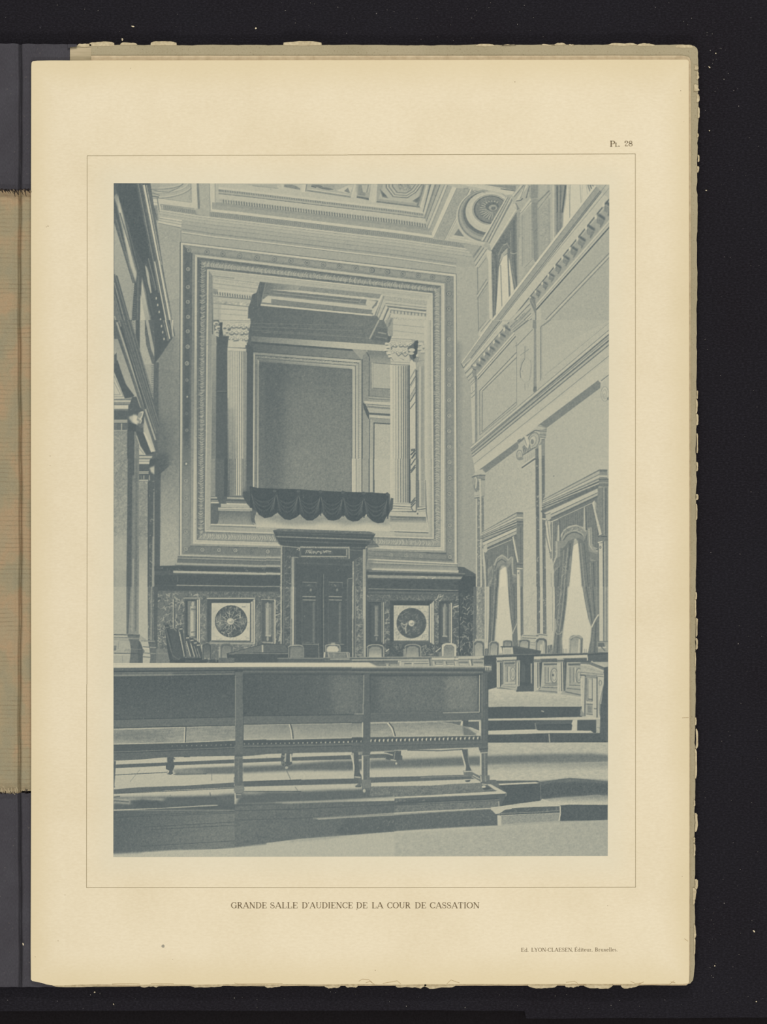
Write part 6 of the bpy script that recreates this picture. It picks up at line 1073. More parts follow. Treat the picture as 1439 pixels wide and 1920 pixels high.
    P('1158 375 1228 375 1225 460 1225 690 1240 770 1235 790 1215 800 1222 845 1165 850 1160 800 1145 780 1150 740 1160 690 1155 460', .3); L('1155 470 1155 540', .84, 2.4); L('1158 480 1225 480', .5, 1.4); L('1158 460 1225 458', .16, 1.6); L('1160 690 1150 735', .84, 2); P('1150 735 1238 735 1238 780 1215 800 1165 800 1145 780', .42); L('1160 740 1160 780', .6, 1.6); L('1170 810 1215 812', .6, 1.6); P('1165 815 1220 815 1210 848 1170 848', .2); L('1190 380 1190 690', .4, 2.4, .6); P('64 510 85 515 78 620 70 740 78 745 64 755', .22)
    P('1145 660 1160 660 1152 700 1145 700', .3); L('1150 680 1160 665', .84, 1.6)
    o('V')
    P('8 0 78 0 76 375 10 375', .3); L('8 0 8 190', .5, 1); P('5 375 75 372 72 460 72 690 88 760 80 795 68 805 70 845 20 850 10 800 0 790 0 460', .3); P('0 735 85 735 82 790 65 800 0 800', .42); L('5 485 72 482', .5, 1.4); L('5 462 72 460', .14, 1.6); L('15 815 60 815', .56, 1.6); L('35 480 35 700', .4, 2.4, .6)
    P('1155 0 1220 0 1220 440 1158 440', .26); L('1160 0 1160 95', .66, 1.4); L('1152 165 1152 300', .8, 2)
    P('1150 430 1225 425 1215 470 1215 680 1228 720 1225 755 1190 765 1180 795 1150 800 1150 765 1140 720 1155 680', .28); L('1152 460 1152 670', .84, 2.8); L('1155 465 1215 462', .5, 1.4); P('1148 680 1228 680 1225 755 1150 760', .36); L('1155 690 1145 750', .8, 2, .7); E('1165 780', 12, 16, .74); L('1200 470 1200 680', .4, 2, .6); L('1150 432 1225 428', .5, 1)
    P('1115 430 1150 430 1150 455 1120 450', .5)
    o('W')
    P('100 0 165 0 165 440 100 440', .25); L('102 0 102 95', .6, 1.3); L('98 165 98 300', .8, 1.6); P('95 420 165 420 160 470 160 680 175 720 170 755 135 765 125 795 100 798 95 765 85 720 98 680', .28); L('97 460 97 680', .84, 2.6); L('98 465 160 462', .5, 1.3); P('92 680 172 680 170 755 95 760', .38); E('112 780', 12, 16, .74); L('145 470 145 680', .4, 2, .6)
    P('1165 0 1228 0 1225 385 1168 385', .24); L('1190 0 1190 330', .34, 1); L('1172 0 1172 130', .5, 1)
    P('0 345 1225 330 1225 385 0 420', .26, .6); P('1140 385 1228 380 1225 420 1222 440 1222 640 1240 660 1240 690 1215 705 1205 755 1170 755 1165 710 1150 690 1155 640 1160 440 1145 410', .28); L('1160 440 1220 437', .74, 1.6); L('1148 408 1228 400', .14, 2); L('1160 445 1162 640', .84, 2.6); L('1195 445 1198 640', .46, 2.4, .8); P('1155 640 1240 640 1242 690 1160 700', .34); L('1160 645 1165 700', .8, 2); L('1200 645 1205 700', .5, 2); E('1188 745', 18, 14, .82); L('1170 720 1215 725', .8, 1.6); P('1175 755 1240 745 1260 760 1190 775', .16)
def finish():
    global A
    r = np.random.default_rng(99)
    B = blur(A, 1)
    A = A + (A - B) * .28
    n = r.standard_normal((PH, PW)).astype(np.float32)
    n2 = box(box(n, 1, 0), 1, 1); n2 /= n2.std()
    n3 = box(r.standard_normal((PH, PW)).astype(np.float32), 3, 1); n3 /= n3.std()
    n4 = box(r.standard_normal((PH, PW)).astype(np.float32), 3, 0); n4 /= n4.std()
    A = A + (n * .012 + n2 * .012 + n3 * .006 + n4 * .006) * (.6 + .8 * np.clip(1 - abs(A - .5) * 1.6, 0, 1))
    o()
    for _ in range(160):
        x = 214 + r.random() * 925; y = 345 + r.random() * 1258
        E('%f %f' % (x, y), .5 + .4 * r.random(), .5 + .4 * r.random(), .75 if r.random() < .7 else .1, .6, 0, 0, 8)
    A = np.clip(A, 0, 1)

def regions():
    """Outlines of the things the print shows, so that each is a piece of the print of its own."""
    o()
    ID('printed_ceiling', '214 344 280 344 297 405 400 399 812 447 884 466 905 463 965 400 990 346 1143 346 1143 343 214 343')
    o(); ID('printed_ceiling_cornice', '290 400 400 398 640 424 812 447 884 458 893 490 856 500 640 470 440 450 340 436 297 424')
    o('D'); ID('printed_upper_window', '298 680 530 330 530 1020 330 1290 310 1290'); ID('printed_upper_window', '875 78 1225 78 940 490 880 570')
    o('D'); ID('printed_bracket_cornice', '1228 78 1360 78 1360 480 700 1230 660 1250 510 1410 430 1439 60 1439 190 1439')
    o('H'); ID('printed_bracket_cornice_end', '300 0 25 388 45 430 125 590 150 560 165 500 175 538 640 0')
    o('H'); ID('printed_wall_entablature', '105 1138 1356 85 1356 480 1270 545 1276 612 795 970 640 1010 548 1150 250 1374 150 1370')
    o('H'); ID('printed_ionic_pilaster', '535 1100 690 990 795 985 778 1080 780 1439 692 1439 692 1250 570 1330 528 1180')
    o('L'); ID('printed_ionic_pilaster_shaft', '583 470 695 440 695 0 778 0 790 1439 790 1560 583 1560')
    o('L'); ID('printed_corner_pilaster', '118 150 243 140 236 620 236 1600 160 1600 165 355 120 170')
    o('L'); ID('printed_curtained_window', '190 715 205 662 525 480 583 480 583 1000 582 1700 255 1700 238 1439 236 830')
    o('L'); ID('printed_curtained_window', '735 465 762 368 1270 95 1352 95 1345 1700 795 1700 785 560')
    o('A'); ID('printed_left_cornice', '64 62 390 62 600 1439 600 1460 480 2300 480 2320 560 2600 480 2800 410 2700 240 2000 64 1500')
    o('I'); ID('printed_marble_pilaster', '66 0 190 0 292 0 290 1690 300 1841 66 1841'); ID('printed_marble_pilaster', '292 0 470 0 480 120 430 200 425 1640 445 1700 445 1841 300 1841')
    o(); ID('printed_moulded_frame', '337 453 857 513 859 1062 690 1055 690 1000 514 992 527 1045 336 1045')
    ID('printed_niche', '399 517 800 561 804 1003 395 990')
    o('E'); ID('printed_column', '1070 -20 1300 -20 1300 220 1255 290 1258 1570 1310 1690 1320 1840 1000 1840 1000 1700 1080 1600 1088 280')
    o('G'); ID('printed_column', '300 150 580 150 520 400 528 1640 560 1730 330 1765 345 400')
    o('F'); ID('printed_wall_panel', '168 285 1146 357 1146 1545 162 1525')
    o('J'); ID('printed_drapery', '75 300 135 245 775 284 1395 312 1430 355 1420 460 1365 525 1290 582 1185 510 1060 565 980 515 890 558 780 490 700 556 590 500 500 552 385 485 270 535 195 470 140 440')
    o('J'); ID('printed_doorway', '345 645 400 632 1265 672 1245 735 1190 745 1185 1790 412 1790 412 780')
    o('N'); ID('printed_door', '556 -200 1015 -200 1015 640 556 640')
    o('M'); ID('printed_marble_dado', '440 60 1580 60 1580 690 440 690')
    o('O'); ID('printed_marble_dado', '135 60 1110 80 1095 640 135 640')
    o('M'); ID('printed_roundel', '898 100 1338 100 1338 525 898 515')
    o('O'); ID('printed_roundel', '342 125 735 125 735 522 342 515')
    o('Q'); ID('printed_floor', '265 925 345 905 520 935 905 965 1105 990 1105 1080 265 1085')
    o('X'); ID('printed_steps', '265 25 1110 20 1110 115 1346 125 1346 345 265 350'); ID('printed_steps', '268 690 740 690 1000 660 1346 690 1346 1045 915 1052 380 1095 355 1095 290 938')
    o(); ID('printed_plinth', '213 1478 930 1462 950 1486 936 1520 936 1548 640 1563 430 1585 213 1601')
    o(); ID('printed_foreground_floor', '213 1601 430 1585 640 1563 936 1548 1143 1537 1143 1608 213 1608')
    for c, cs in (('M', ((522, 700, 345, 680), (655, 740, 360, 660), (862, 945, 502, 660), (1022, 1140, 510, 640))), ('N', ((482, 622, 524, 640), (808, 1035, 505, 640), (1192, 1342, 522, 640))), ('O', ((480, 622, 520, 635), (808, 936, 510, 628))),
                  ('Q', ((135, 235, 485, 622), (275, 362, 492, 620), (540, 642, 474, 560), (692, 798, 460, 602), (992, 1118, 434, 600)))):
        o(c)
        for x0, x1, y0, y1 in cs: h = .15 * (y1 - y0); ID('printed_chair', [(x0, y0 + h), (x0 + 10, y0), (x1 - 10, y0), (x1, y0 + h), (x1, y1), (x0, y1)])
    o('M'); ID('printed_reading_desk', '1080 600 1440 510 1600 520 1655 600 1655 690 1100 690')
    o('Q'); ID('printed_reading_desk', '378 536 520 534 745 576 740 606 490 612 400 612')
    o('O'); ID('printed_counter', '-380 640 1200 622 1300 625 1300 915 1240 915 1240 720 220 718 180 690 -380 690')
    o('Q'); ID('printed_judges_bench', '230 618 1346 592 1346 670 1180 682 1100 680 1105 985 905 965 680 945 520 940 345 905 260 925')
    ID('printed_lectern', '1098 678 1190 680 1310 745 1305 890 1280 1100 1282 1190 1272 1310 1240 1310 1240 1185 1095 1170 1110 1060')
    o(); ID('printed_bench', '213 1243 700 1242 716 1249 912 1249 918 1262 908 1280 908 1400 917 1410 915 1470 905 1478 903 1402 850 1404 870 1460 840 1462 835 1405 700 1410 695 1480 680 1486 675 1410 560 1412 455 1418 460 1490 440 1497 432 1418 300 1425 213 1432')

# ================================================================ the place: a portfolio on black cloth
def lin(c):
    c = np.asarray(c, dtype=float) / 255
    return np.where(c <= .04045, c / 12.92, ((c + .055) / 1.055) ** 2.4)
def W(px, py, z=0.0):              # the point at height z seen at photograph pixel (px, py)
    k = (HC - z) / HC * PXM
    return ((px - 719.5) * k, (960 - py) * k, z)

# ---------------------------------------------------------------- materials
def mat(name, col, rough=.9, spec=.2, build=None):
    m = bpy.data.materials.new(name); m.use_nodes = True
    nt = m.node_tree; b = nt.nodes['Principled BSDF']
    b.inputs['Roughness'].default_value = rough
    b.inputs['Specular IOR Level'].default_value = spec
    b.inputs['Base Color'].default_value = (*lin(col), 1)
    if build: build(nt, b)
    return m
def N(nt, kind, **kw):
    n = nt.nodes.new(kind)
    for k, v in kw.items(): setattr(n, k, v)
    return n
def noise(nt, scale, detail=3, rough=.55, stretch=None):
    tc = N(nt, 'ShaderNodeNewGeometry'); n = N(nt, 'ShaderNodeTexNoise')
    n.inputs['Scale'].default_value = scale; n.inputs['Detail'].default_value = detail; n.inputs['Roughness'].default_value = rough
    if stretch:
        mp = N(nt, 'ShaderNodeMapping'); mp.inputs['Scale'].default_value = stretch
        nt.links.new(tc.outputs['Position'], mp.inputs['Vector']); nt.links.new(mp.outputs[0], n.inputs['Vector'])
    else: nt.links.new(tc.outputs['Position'], n.inputs['Vector'])
    return n.outputs['Fac']
def ramp(nt, fac, stops):
    r = N(nt, 'ShaderNodeValToRGB'); nt.links.new(fac, r.inputs[0])
    e = r.color_ramp.elements
    while len(e) < len(stops): e.new(.5)
    for i, (p, c) in enumerate(stops): e[i].position = p; e[i].color = (*lin(c), 1)
    return r.outputs[0]
def mix(nt, fac, a, b, mode='MIX'):
    m = N(nt, 'ShaderNodeMix', data_type='RGBA', blend_type=mode)
    if isinstance(fac, float): m.inputs[0].default_value = fac
    else: nt.links.new(fac, m.inputs[0])
    for s, v in ((6, a), (7, b)):
        if isinstance(v, tuple): m.inputs[s].default_value = (*lin(v), 1)
        else: nt.links.new(v, m.inputs[s])
    return m.outputs[2]
def math_(nt, op, a, b=None, clamp=False):
    m = N(nt, 'ShaderNodeMath', operation=op); m.use_clamp = clamp
    for i, v in enumerate((a, b)):
        if v is None: continue
        if isinstance(v, (int, float)): m.inputs[i].default_value = v
        else: nt.links.new(v, m.inputs[i])
    return m.outputs[0]
def bump(nt, b, fac, strength, dist=.0005):
    n = N(nt, 'ShaderNodeBump'); n.inputs['Strength'].default_value = strength; n.inputs['Distance'].default_value = dist
    nt.links.new(fac, n.inputs['Height']); nt.links.new(n.outputs[0], b.inputs['Normal'])
def pos(nt, axis):
    g_ = N(nt, 'ShaderNodeNewGeometry'); s = N(nt, 'ShaderNodeSeparateXYZ'); nt.links.new(g_.outputs['Position'], s.inputs[0])
    return s.outputs[axis]
def smooth(nt, v, a, b):
    m = N(nt, 'ShaderNodeMapRange'); m.interpolation_type = 'SMOOTHSTEP'
    m.inputs[1].default_value = a; m.inputs[2].default_value = b; nt.links.new(v, m.inputs[0]); return m.outputs[0]

def felt(nt, b):
    c = ramp(nt, noise(nt, 1100, 4, .75, (.6, 1.2, 1)), [(.3, (17, 15, 17)), (.5, (31, 29, 33)), (.72, (53, 51, 57))])
    c2 = ramp(nt, noise(nt, 14, 3), [(.35, (31, 28, 32)), (.65, (35, 34, 39))])
    nt.links.new(mix(nt, .38, c, c2), b.inputs['Base Color']); bump(nt, b, noise(nt, 900, 4, .7, (1, 2, 1)), .5, .0006)
def ground(nt, b):
    nt.links.new(ramp(nt, noise(nt, 900, 3, .7), [(.3, (24, 21, 22)), (.7, (33, 30, 32))]), b.inputs['Base Color'])
def paper(nt, b):
    base = ramp(nt, noise(nt, 22, 4), [(.3, (224, 209, 176)), (.55, (231, 217, 186)), (.8, (234, 221, 192))])
    base = mix(nt, .35, base, ramp(nt, noise(nt, 420, 4, .65, (1, 2.2, 1)), [(.3, (219, 204, 171)), (.7, (239, 227, 197))]))
    x = pos(nt, 0); y = pos(nt, 1)
    # browned margins of the old sheet
    ex = math_(nt, 'ABSOLUTE', math_(nt, 'SUBTRACT', x, float(W(675, 0)[0]))); ey = math_(nt, 'ABSOLUTE', math_(nt, 'SUBTRACT', y, float(W(0, 980)[1])))
    e = math_(nt, 'MAXIMUM', smooth(nt, ex, 555 * PXM, 625 * PXM), smooth(nt, ey, 790 * PXM, 872 * PXM))
    base = mix(nt, math_(nt, 'MULTIPLY', e, .7), base, (219, 202, 162))
    # cooler, cleaner paper round the print
    px_ = math_(nt, 'ABSOLUTE', math_(nt, 'SUBTRACT', x, float(W(678, 0)[0]))); py_ = math_(nt, 'ABSOLUTE', math_(nt, 'SUBTRACT', y, float(W(0, 975)[1])))
    h = math_(nt, 'MULTIPLY', math_(nt, 'SUBTRACT', 1.0, smooth(nt, px_, 462 * PXM, 520 * PXM)), math_(nt, 'SUBTRACT', 1.0, smooth(nt, py_, 630 * PXM, 690 * PXM)))
    base = mix(nt, math_(nt, 'MULTIPLY', h, .5), base, (222, 214, 188))
    nt.links.new(base, b.inputs['Base Color']); bump(nt, b, noise(nt, 650, 4, .7), .12, .0002)
def print_mat(nt, b):
    a = N(nt, 'ShaderNodeAttribute', attribute_name='ink'); nt.links.new(a.outputs['Color'], b.inputs['Base Color'])
def board(nt, b):
    c = ramp(nt, noise(nt, 30, 4), [(.3, (156, 143, 112)), (.5, (166, 153, 122)), (.75, (176, 162, 131))])
    s = ramp(nt, noise(nt, 1100, 2, .6), [(.28, (96, 84, 62)), (.38, (164, 154, 125)), (.8, (176, 167, 140))])
    nt.links.new(mix(nt, .45, c, s), b.inputs['Base Color']); bump(nt, b, noise(nt, 500, 4), .25, .0003)
def tan(nt, b):
    nt.links.new(ramp(nt, noise(nt, 240, 4, .6), [(.3, (188, 168, 134)), (.6, (206, 187, 152)), (.85, (214, 198, 164))]), b.inputs['Base Color'])
def torn(nt, b):
    nt.links.new(ramp(nt, noise(nt, 600, 3), [(.3, (176, 160, 126)), (.7, (208, 193, 158))]), b.inputs['Base Color']); bump(nt, b, noise(nt, 800, 3), .4, .0004)
def cloth(nt, b):
    c = ramp(nt, noise(nt, 60, 4), [(.3, (58, 55, 60)), (.55, (66, 64, 69)), (.8, (76, 75, 80))])
    w = ramp(nt, noise(nt, 1800, 2, .6, (1, .35, 1)), [(.3, (52, 49, 53)), (.75, (82, 80, 85))])
    d = ramp(nt, noise(nt, 900, 1, .3), [(.0, (70, 68, 72)), (.74, (70, 68, 72)), (.82, (150, 140, 125))])
    c = mix(nt, .4, c, w); c = mix(nt, .22, c, d)
    nt.links.new(c, b.inputs['Base Color']); bump(nt, b, noise(nt, 1600, 2, .6, (1, .5, 1)), .35, .0003)
def lining(nt, b):
    c = ramp(nt, noise(nt, 55, 4, .6, (1, .7, 1)), [(.34, (148, 141, 114)), (.45, (158, 145, 114)), (.56, (173, 146, 112)), (.68, (164, 148, 117))])
    y = pos(nt, 1)
    wob = math_(nt, 'MULTIPLY', noise(nt, 60, 2), .0016)
    s = math_(nt, 'SINE', math_(nt, 'MULTIPLY', math_(nt, 'ADD', y, wob), 2 * math.pi / (8.2 * PXM)))
    l = smooth(nt, s, .35, 1.0)
    l = math_(nt, 'MULTIPLY', l, smooth(nt, noise(nt, 150, 3, .6, (.6, 1, 1)), .3, .75))
    c = mix(nt, math_(nt, 'MULTIPLY', l, .6), c, (120, 106, 80))
    t = ramp(nt, noise(nt, 1400, 3, .6), [(.3, (138, 122, 94)), (.7, (186, 168, 136))])
    c = mix(nt, .25, c, t)
    nt.links.new(c, b.inputs['Base Color']); bump(nt, b, s, .18, .0003)
M = dict(felt=mat('black_felt', (36, 34, 38), 1, .1, felt), ground=mat('dark_table_top', (30, 27, 29), 1, .1, ground),
         paper=mat('cream_plate_paper', (231, 216, 182), .95, .05, paper), ink=mat('printed_ink_tones', (140, 146, 140), 1, 0, print_mat),
         board=mat('olive_board_paper', (170, 160, 130), .9, .15, board), tan=mat('tan_paper_edge', (204, 186, 150), .9, .15, tan),
         torn=mat('torn_paper', (200, 184, 150), .9, .15, torn), cloth=mat('charcoal_book_cloth', (66, 64, 69), .9, .25, cloth),
         lining=mat('ribbed_lining_paper', (160, 145, 115), .9, .15, lining), text=mat('letterpress_ink', (122, 106, 80), .9, .1),
         rule=mat('ruled_line_ink', (160, 146, 114), .9, .1), thread=mat('frayed_thread', (46, 40, 38), .9, .1),
         strip=mat('lining_strip_paper', (176, 162, 130), .9, .15, lambda nt, b: nt.links.new(ramp(nt, noise(nt, 120, 3, .5, (.3, 3, 1)), [(.35, (160, 148, 116)), (.65, (190, 174, 142))]), b.inputs['Base Color'])),
         speck=mat('lint', (190, 182, 168), .9, .1), fleck=mat('cream_paper_fleck', (214, 200, 168), .9, .1), spot=mat('grey_ink_spot', (158, 152, 134), .9, .1),
         stain=mat('brown_paper_spot', (150, 132, 100), .9, .1), crease=mat('crease_paper', (172, 148, 108), .9, .1))

# ---------------------------------------------------------------- mesh helpers
def link(name, verts, faces, m, parent=None, label=None):
    me = bpy.data.meshes.new(name); me.from_pydata([tuple(v) for v in verts], [], faces); me.update()
    me.materials.append(m)
    ob = bpy.data.objects.new(name, me); COL.objects.link(ob)
    if parent: ob.parent = parent
    if label: ob['label'] = label
    return ob
def tag(ob, label, cat, group=None, kind=None):
    ob['label'] = label; ob['category'] = cat
    if group: ob['group'] = group
    if kind: ob['kind'] = kind
    return ob
def slab(name, outline, z0, z1, m, parent=None, label=None):   # a sheet or board: outline in photograph pixels, bottom z0, top z1
    n = len(outline)
    vs = [W(x, y, z0) for x, y in outline] + [W(x, y, z1) for x, y in outline]
    fs = [list(range(n, 2 * n)), list(range(n - 1, -1, -1))] + [[i, (i + 1) % n, n + (i + 1) % n, n + i] for i in range(n)]
    me = bpy.data.meshes.new(name); me.from_pydata(vs, [], fs)
    me.materials.append(m); me.validate()
    import bmesh
    bm = bmesh.new(); bm.from_mesh(me); bmesh.ops.recalc_face_normals(bm, faces=bm.faces); bm.to_mesh(me); bm.free()
    ob = bpy.data.objects.new(name, me); COL.objects.link(ob)
    if parent: ob.parent = parent
    if label: ob['label'] = label
    return ob
def strip_quads(polys, z):          # flat quads in photograph pixels -> verts, faces
    vs, fs = [], []
    for q in polys:
        k = len(vs); vs += [W(x, y, z) for x, y in q]; fs.append(list(range(k, k + len(q))))
    return vs, fs
R_ = random.Random(28)
def jag(a, b, step, amp, seed, chips=()):      # ragged run of points from a to b
    r = random.Random(seed); n = max(2, int(math.hypot(b[0] - a[0], b[1] - a[1]) / step)); out = []
    dx, dy = b[0] - a[0], b[1] - a[1]; L_ = math.hypot(dx, dy); nx, ny = dy / L_, -dx / L_; w = 0
    for i in range(n):
        t = (i + .5 * r.random()) / n; w = w * .7 + r.gauss(0, amp) * .5
        out.append((a[0] + dx * t + nx * w, a[1] + dy * t + ny * w))
    return out

# ---------------------------------------------------------------- setting: table and felt
gz = -.012
tb = link('floor', [(-1.2, -1.2, gz), (1.2, -1.2, gz), (1.2, 1.2, gz), (-1.2, 1.2, gz)], [[0, 1, 2, 3]], M['ground'])
tb['kind'] = 'structure'; tb['label'] = 'dark table top showing along the bottom edge below the felt'
edge = [(-3000, 1897), (8, 1896)] + jag((14, 1895.5), (975, 1895), 24, .5, 3) + [(984, 1896), (987, 1909.5)] + jag((990, 1910), (1439, 1908), 24, .4, 4) + [(4400, 1906), (4400, -3000), (-3000, -3000)]
ft = slab('black_felt_cloth', edge, gz, 0, M['felt'])
tag(ft, 'black felt cloth spread flat beneath the portfolio', 'cloth', kind='structure')

# ---------------------------------------------------------------- portfolio: board, cloth hinge, lining
pf_ = bpy.data.objects.new('portfolio', None); COL.objects.link(pf_); pf_.location = (0, 0, 0)
tag(pf_, 'worn open portfolio with charcoal cloth hinge and ragged olive paper board edges', 'portfolio')
B0, B1 = .0002, .0036
top = [(120, 84)] + jag((150, 84.5), (1290, 84), 7, .55, 11) + [(1296, 84.5), (1303, 86.5), (1308, 91), (1309.5, 98)]
rt = []
for (x, y) in jag((1309.5, 104), (1303.5, 1700), 7, .9, 12): rt.append((x + (1.2 if 110 < y < 230 else 0) - (1.6 if 345 < y < 360 or 262 < y < 270 else 0), y))
br = [(1303, 1815), (1301.5, 1830), (1300, 1838), (1295, 1844), (1286, 1846.5)]
bt = jag((1280, 1847), (130, 1850), 9, .5, 13)
bd = slab('back_board', top + rt + jag((1303, 1702), (1303, 1812), 7, .8, 15) + br + bt + [(120, 1850)], B0, B1, M['board'], pf_, 'olive grey paper-covered board with foxing spots and frayed right edge')
slab('lining_strip', [(131.5, 90), (171, 90), (171, 700), (131.5, 700)], B1, B1 + .0002, M['strip'], pf_, 'striped buff paper strip at top left of the board')
def hinge_z(x):                    # the hinge groove runs down the cloth at about x = 38
    return .0036 - .0024 * math.exp(-((x - 37.5) / 2.6) ** 2) + .0003 * math.exp(-((x - 31.5) / 3.5) ** 2)
def hinge_sheet(name, x0, x1, edge_top, edge_bot, lift, m, label, seed, step=6):
    r = random.Random(seed)
    xs = [x0] + [x for x in np.arange(math.ceil(x0 / 12) * 12, 22, 12)] + list(np.arange(24, 52, 1.5)) + [x for x in np.arange(54, x1, 8)] + [x1]
    xs = sorted(set(float(x) for x in xs if x0 <= x <= x1)); vs = []; fs = []
    ny = max(2, int(abs(edge_bot(0) - edge_top(0)) / 22))
    for j in range(ny + 1):
        for x in xs:
            a, b_ = edge_top(x), edge_bot(x); y = a + (b_ - a) * j / ny
            wv = .00008 * math.sin(y * .021 + x * .05) + .00005 * math.sin(y * .07 - x * .11)
            gx = 1.2 * math.sin(y * .008) + .5 * math.sin(y * .05)
            vs.append(W(x, y, hinge_z(x - gx) + lift + wv))
    n = len(xs)
    for j in range(ny):
        for i in range(n - 1): fs.append([j * n + i, (j + 1) * n + i, (j + 1) * n + i + 1, j * n + i + 1])
    # skirt down to the table on the outer edges
    for row in (0, ny):
        k = len(vs)
        for i in range(n): v = vs[row * n + i]; vs.append((v[0], v[1], .0001))
        for i in range(n - 1): fs.append([row * n + i, row * n + i + 1, k + i + 1, k + i])
    return link(name, vs, fs, m, pf_, label)
def wob(base, amp, seed):
    r = random.Random(seed); ph = [r.random() * 6 for _ in range(4)]
    return lambda x: base + amp * (math.sin(x * .31 + ph[0]) + .7 * math.sin(x * .83 + ph[1]) + .5 * math.sin(x * 1.7 + ph[2])) / 2
def topc(x): return 81.5 + .012 * x + .5 * math.sin(x * .2) + (1.5 if 35 < x < 41 else 0)
cl1 = hinge_sheet('spine_cloth', -90, 131, topc, wob(356, 2.2, 5), .0003, M['cloth'], 'upper piece of charcoal book cloth with a frayed lower edge', 1)
slab('cloth_turn_in', [(128, 82.5), (144, 83), (144.5, 87.5), (131, 88.5), (131, 90), (127, 90)], B1, B1 + .0012, M['cloth'], pf_)
cl2 = hinge_sheet('spine_cloth', -90, 131, wob(1487, 1.6, 6), lambda x: 1850.5 + .4 * math.sin(x * .2), .0003, M['cloth'], 'lower piece of charcoal book cloth ending at the bottom edge', 2)
li = hinge_sheet('spine_lining', -90, 90, lambda x: 345, lambda x: 1492 if x < 40 else 1483, .0001, M['lining'], 'buff ribbed lining paper with orange stains between the two cloths', 3)
def thread(x, y, dx, dy, wd, z, m, parent):
    vs, fs = [], []; wd *= 1.25
    for i in range(5):
        t = i / 4; cx = x + dx * t + 1.2 * math.sin(t * 3 + x); cy = y + dy * t; w = wd * (1 - .6 * t)
        for s, h in ((-1, 0), (0, .0003), (1, 0)): vs.append(W(cx + s * w, cy, z + h + .0006 * math.sin(t * 3.1)))
    for i in range(4):
        for k in range(2): fs.append([3 * i + k, 3 * i + 3 + k, 3 * i + 4 + k, 3 * i + 1 + k])
    return link('thread', vs, fs, m, parent)
for x, y, dx, dy, wd in ((2, 353, 5, 9, 1.2), (8, 355, 4, 6, 1), (11, 354, 5, 9, 1), (17, 355, 2, 8, .7), (22, 356, 4, 7, .8), (24, 355, 3, 12, .6), (28, 356, 1, 13, .7), (30, 355, 3, 11, 1), (33, 356, 2, 9, .8), (35, 354, 0, 12, .7), (-4, 354, 5, 8, 1), (40.5, 354, 4, 12, .8), (46, 353, 4, 14, .9), (47.5, 356, 2, 12, .6), (52.5, 353, 5, 9, .9), (55, 354, 3, 6, .6)):
    thread(x, y, dx, dy, wd, .0052, M['thread'], cl1)
for i in range(26):
    x = R_.uniform(-2, 56); thread(x, 354, R_.uniform(0, 4), R_.uniform(4, 9), R_.uniform(.5, 1.1), .0052, M['thread'], cl1)
for i in range(22):
    x = R_.uniform(0, 56); thread(x, 1489 if x < 40 else 1486, R_.uniform(-3, 3), -R_.uniform(3, 8), R_.uniform(.4, .9), .0052, M['thread'], cl2)
for i, (x, y, dx, dy) in enumerate(((10, 1480, 8, 9), (16, 1478, 4, 9), (20, 1477, 2, 12), (24, 1486, 3, 4), (31, 1476, 1, 9), (14, 1482, 8, 7), (6, 1474, 2, 8), (27, 1478, 3, 9), (3, 1478, 3, 9))):
    thread(x, y, dx, dy, .8, .0054, M['torn'], li)
def ragged(a, b_, out_, n):         # torn lip bulging out from the line a-b
    r = []
    dx, dy = b_[0] - a[0], b_[1] - a[1]; L_ = math.hypot(dx, dy); nx, ny = -dy / L_, dx / L_; w = R_.uniform(.7, 1)
    for i in range(n + 1):
        t = i / n; w = min(1.1, max(.35, w + R_.uniform(-.22, .22))); h = out_ * w * min(1, math.sin(math.pi * min(max(t, .02), .98)) * 2.2) ** .7
        t = min(max(t + R_.uniform(-.25, .25) / n, 0), 1); r.append((a[0] + dx * t + nx * h, a[1] + dy * t + ny * h))
    return r
def flap(pts, z=.0041, m='torn', parent=pf_, name='torn_flap', th=.0004):
    return slab(name, pts, z, z + th, M[m], parent)
for x0, x1, y0, y1 in ((146, 171, 80.5, 88), (168, 214, 78.2, 87), (226, 257, 79.5, 85), (283, 331, 77.8, 86), (532, 603, 77, 85.5), (893, 928, 82.5, 87), (940, 968, 83, 86), (1015, 1042, 82, 85.5), (1040, 1062, 80.6, 85), (1066, 1078, 82, 86), (1140, 1196, 80.8, 85.5), (1196, 1228, 81, 87), (1268, 1300, 84, 90)):
    flap(ragged((x0, y0 + 3.5), (x1, y0 + 3.5), -3.5, 9) + [(x1 + .5, y1 - 1), ((x0 + x1) / 2, y1 + R_.uniform(-1, .6)), (x0 - .5, y1 - 1)], .0035, th=.00025)
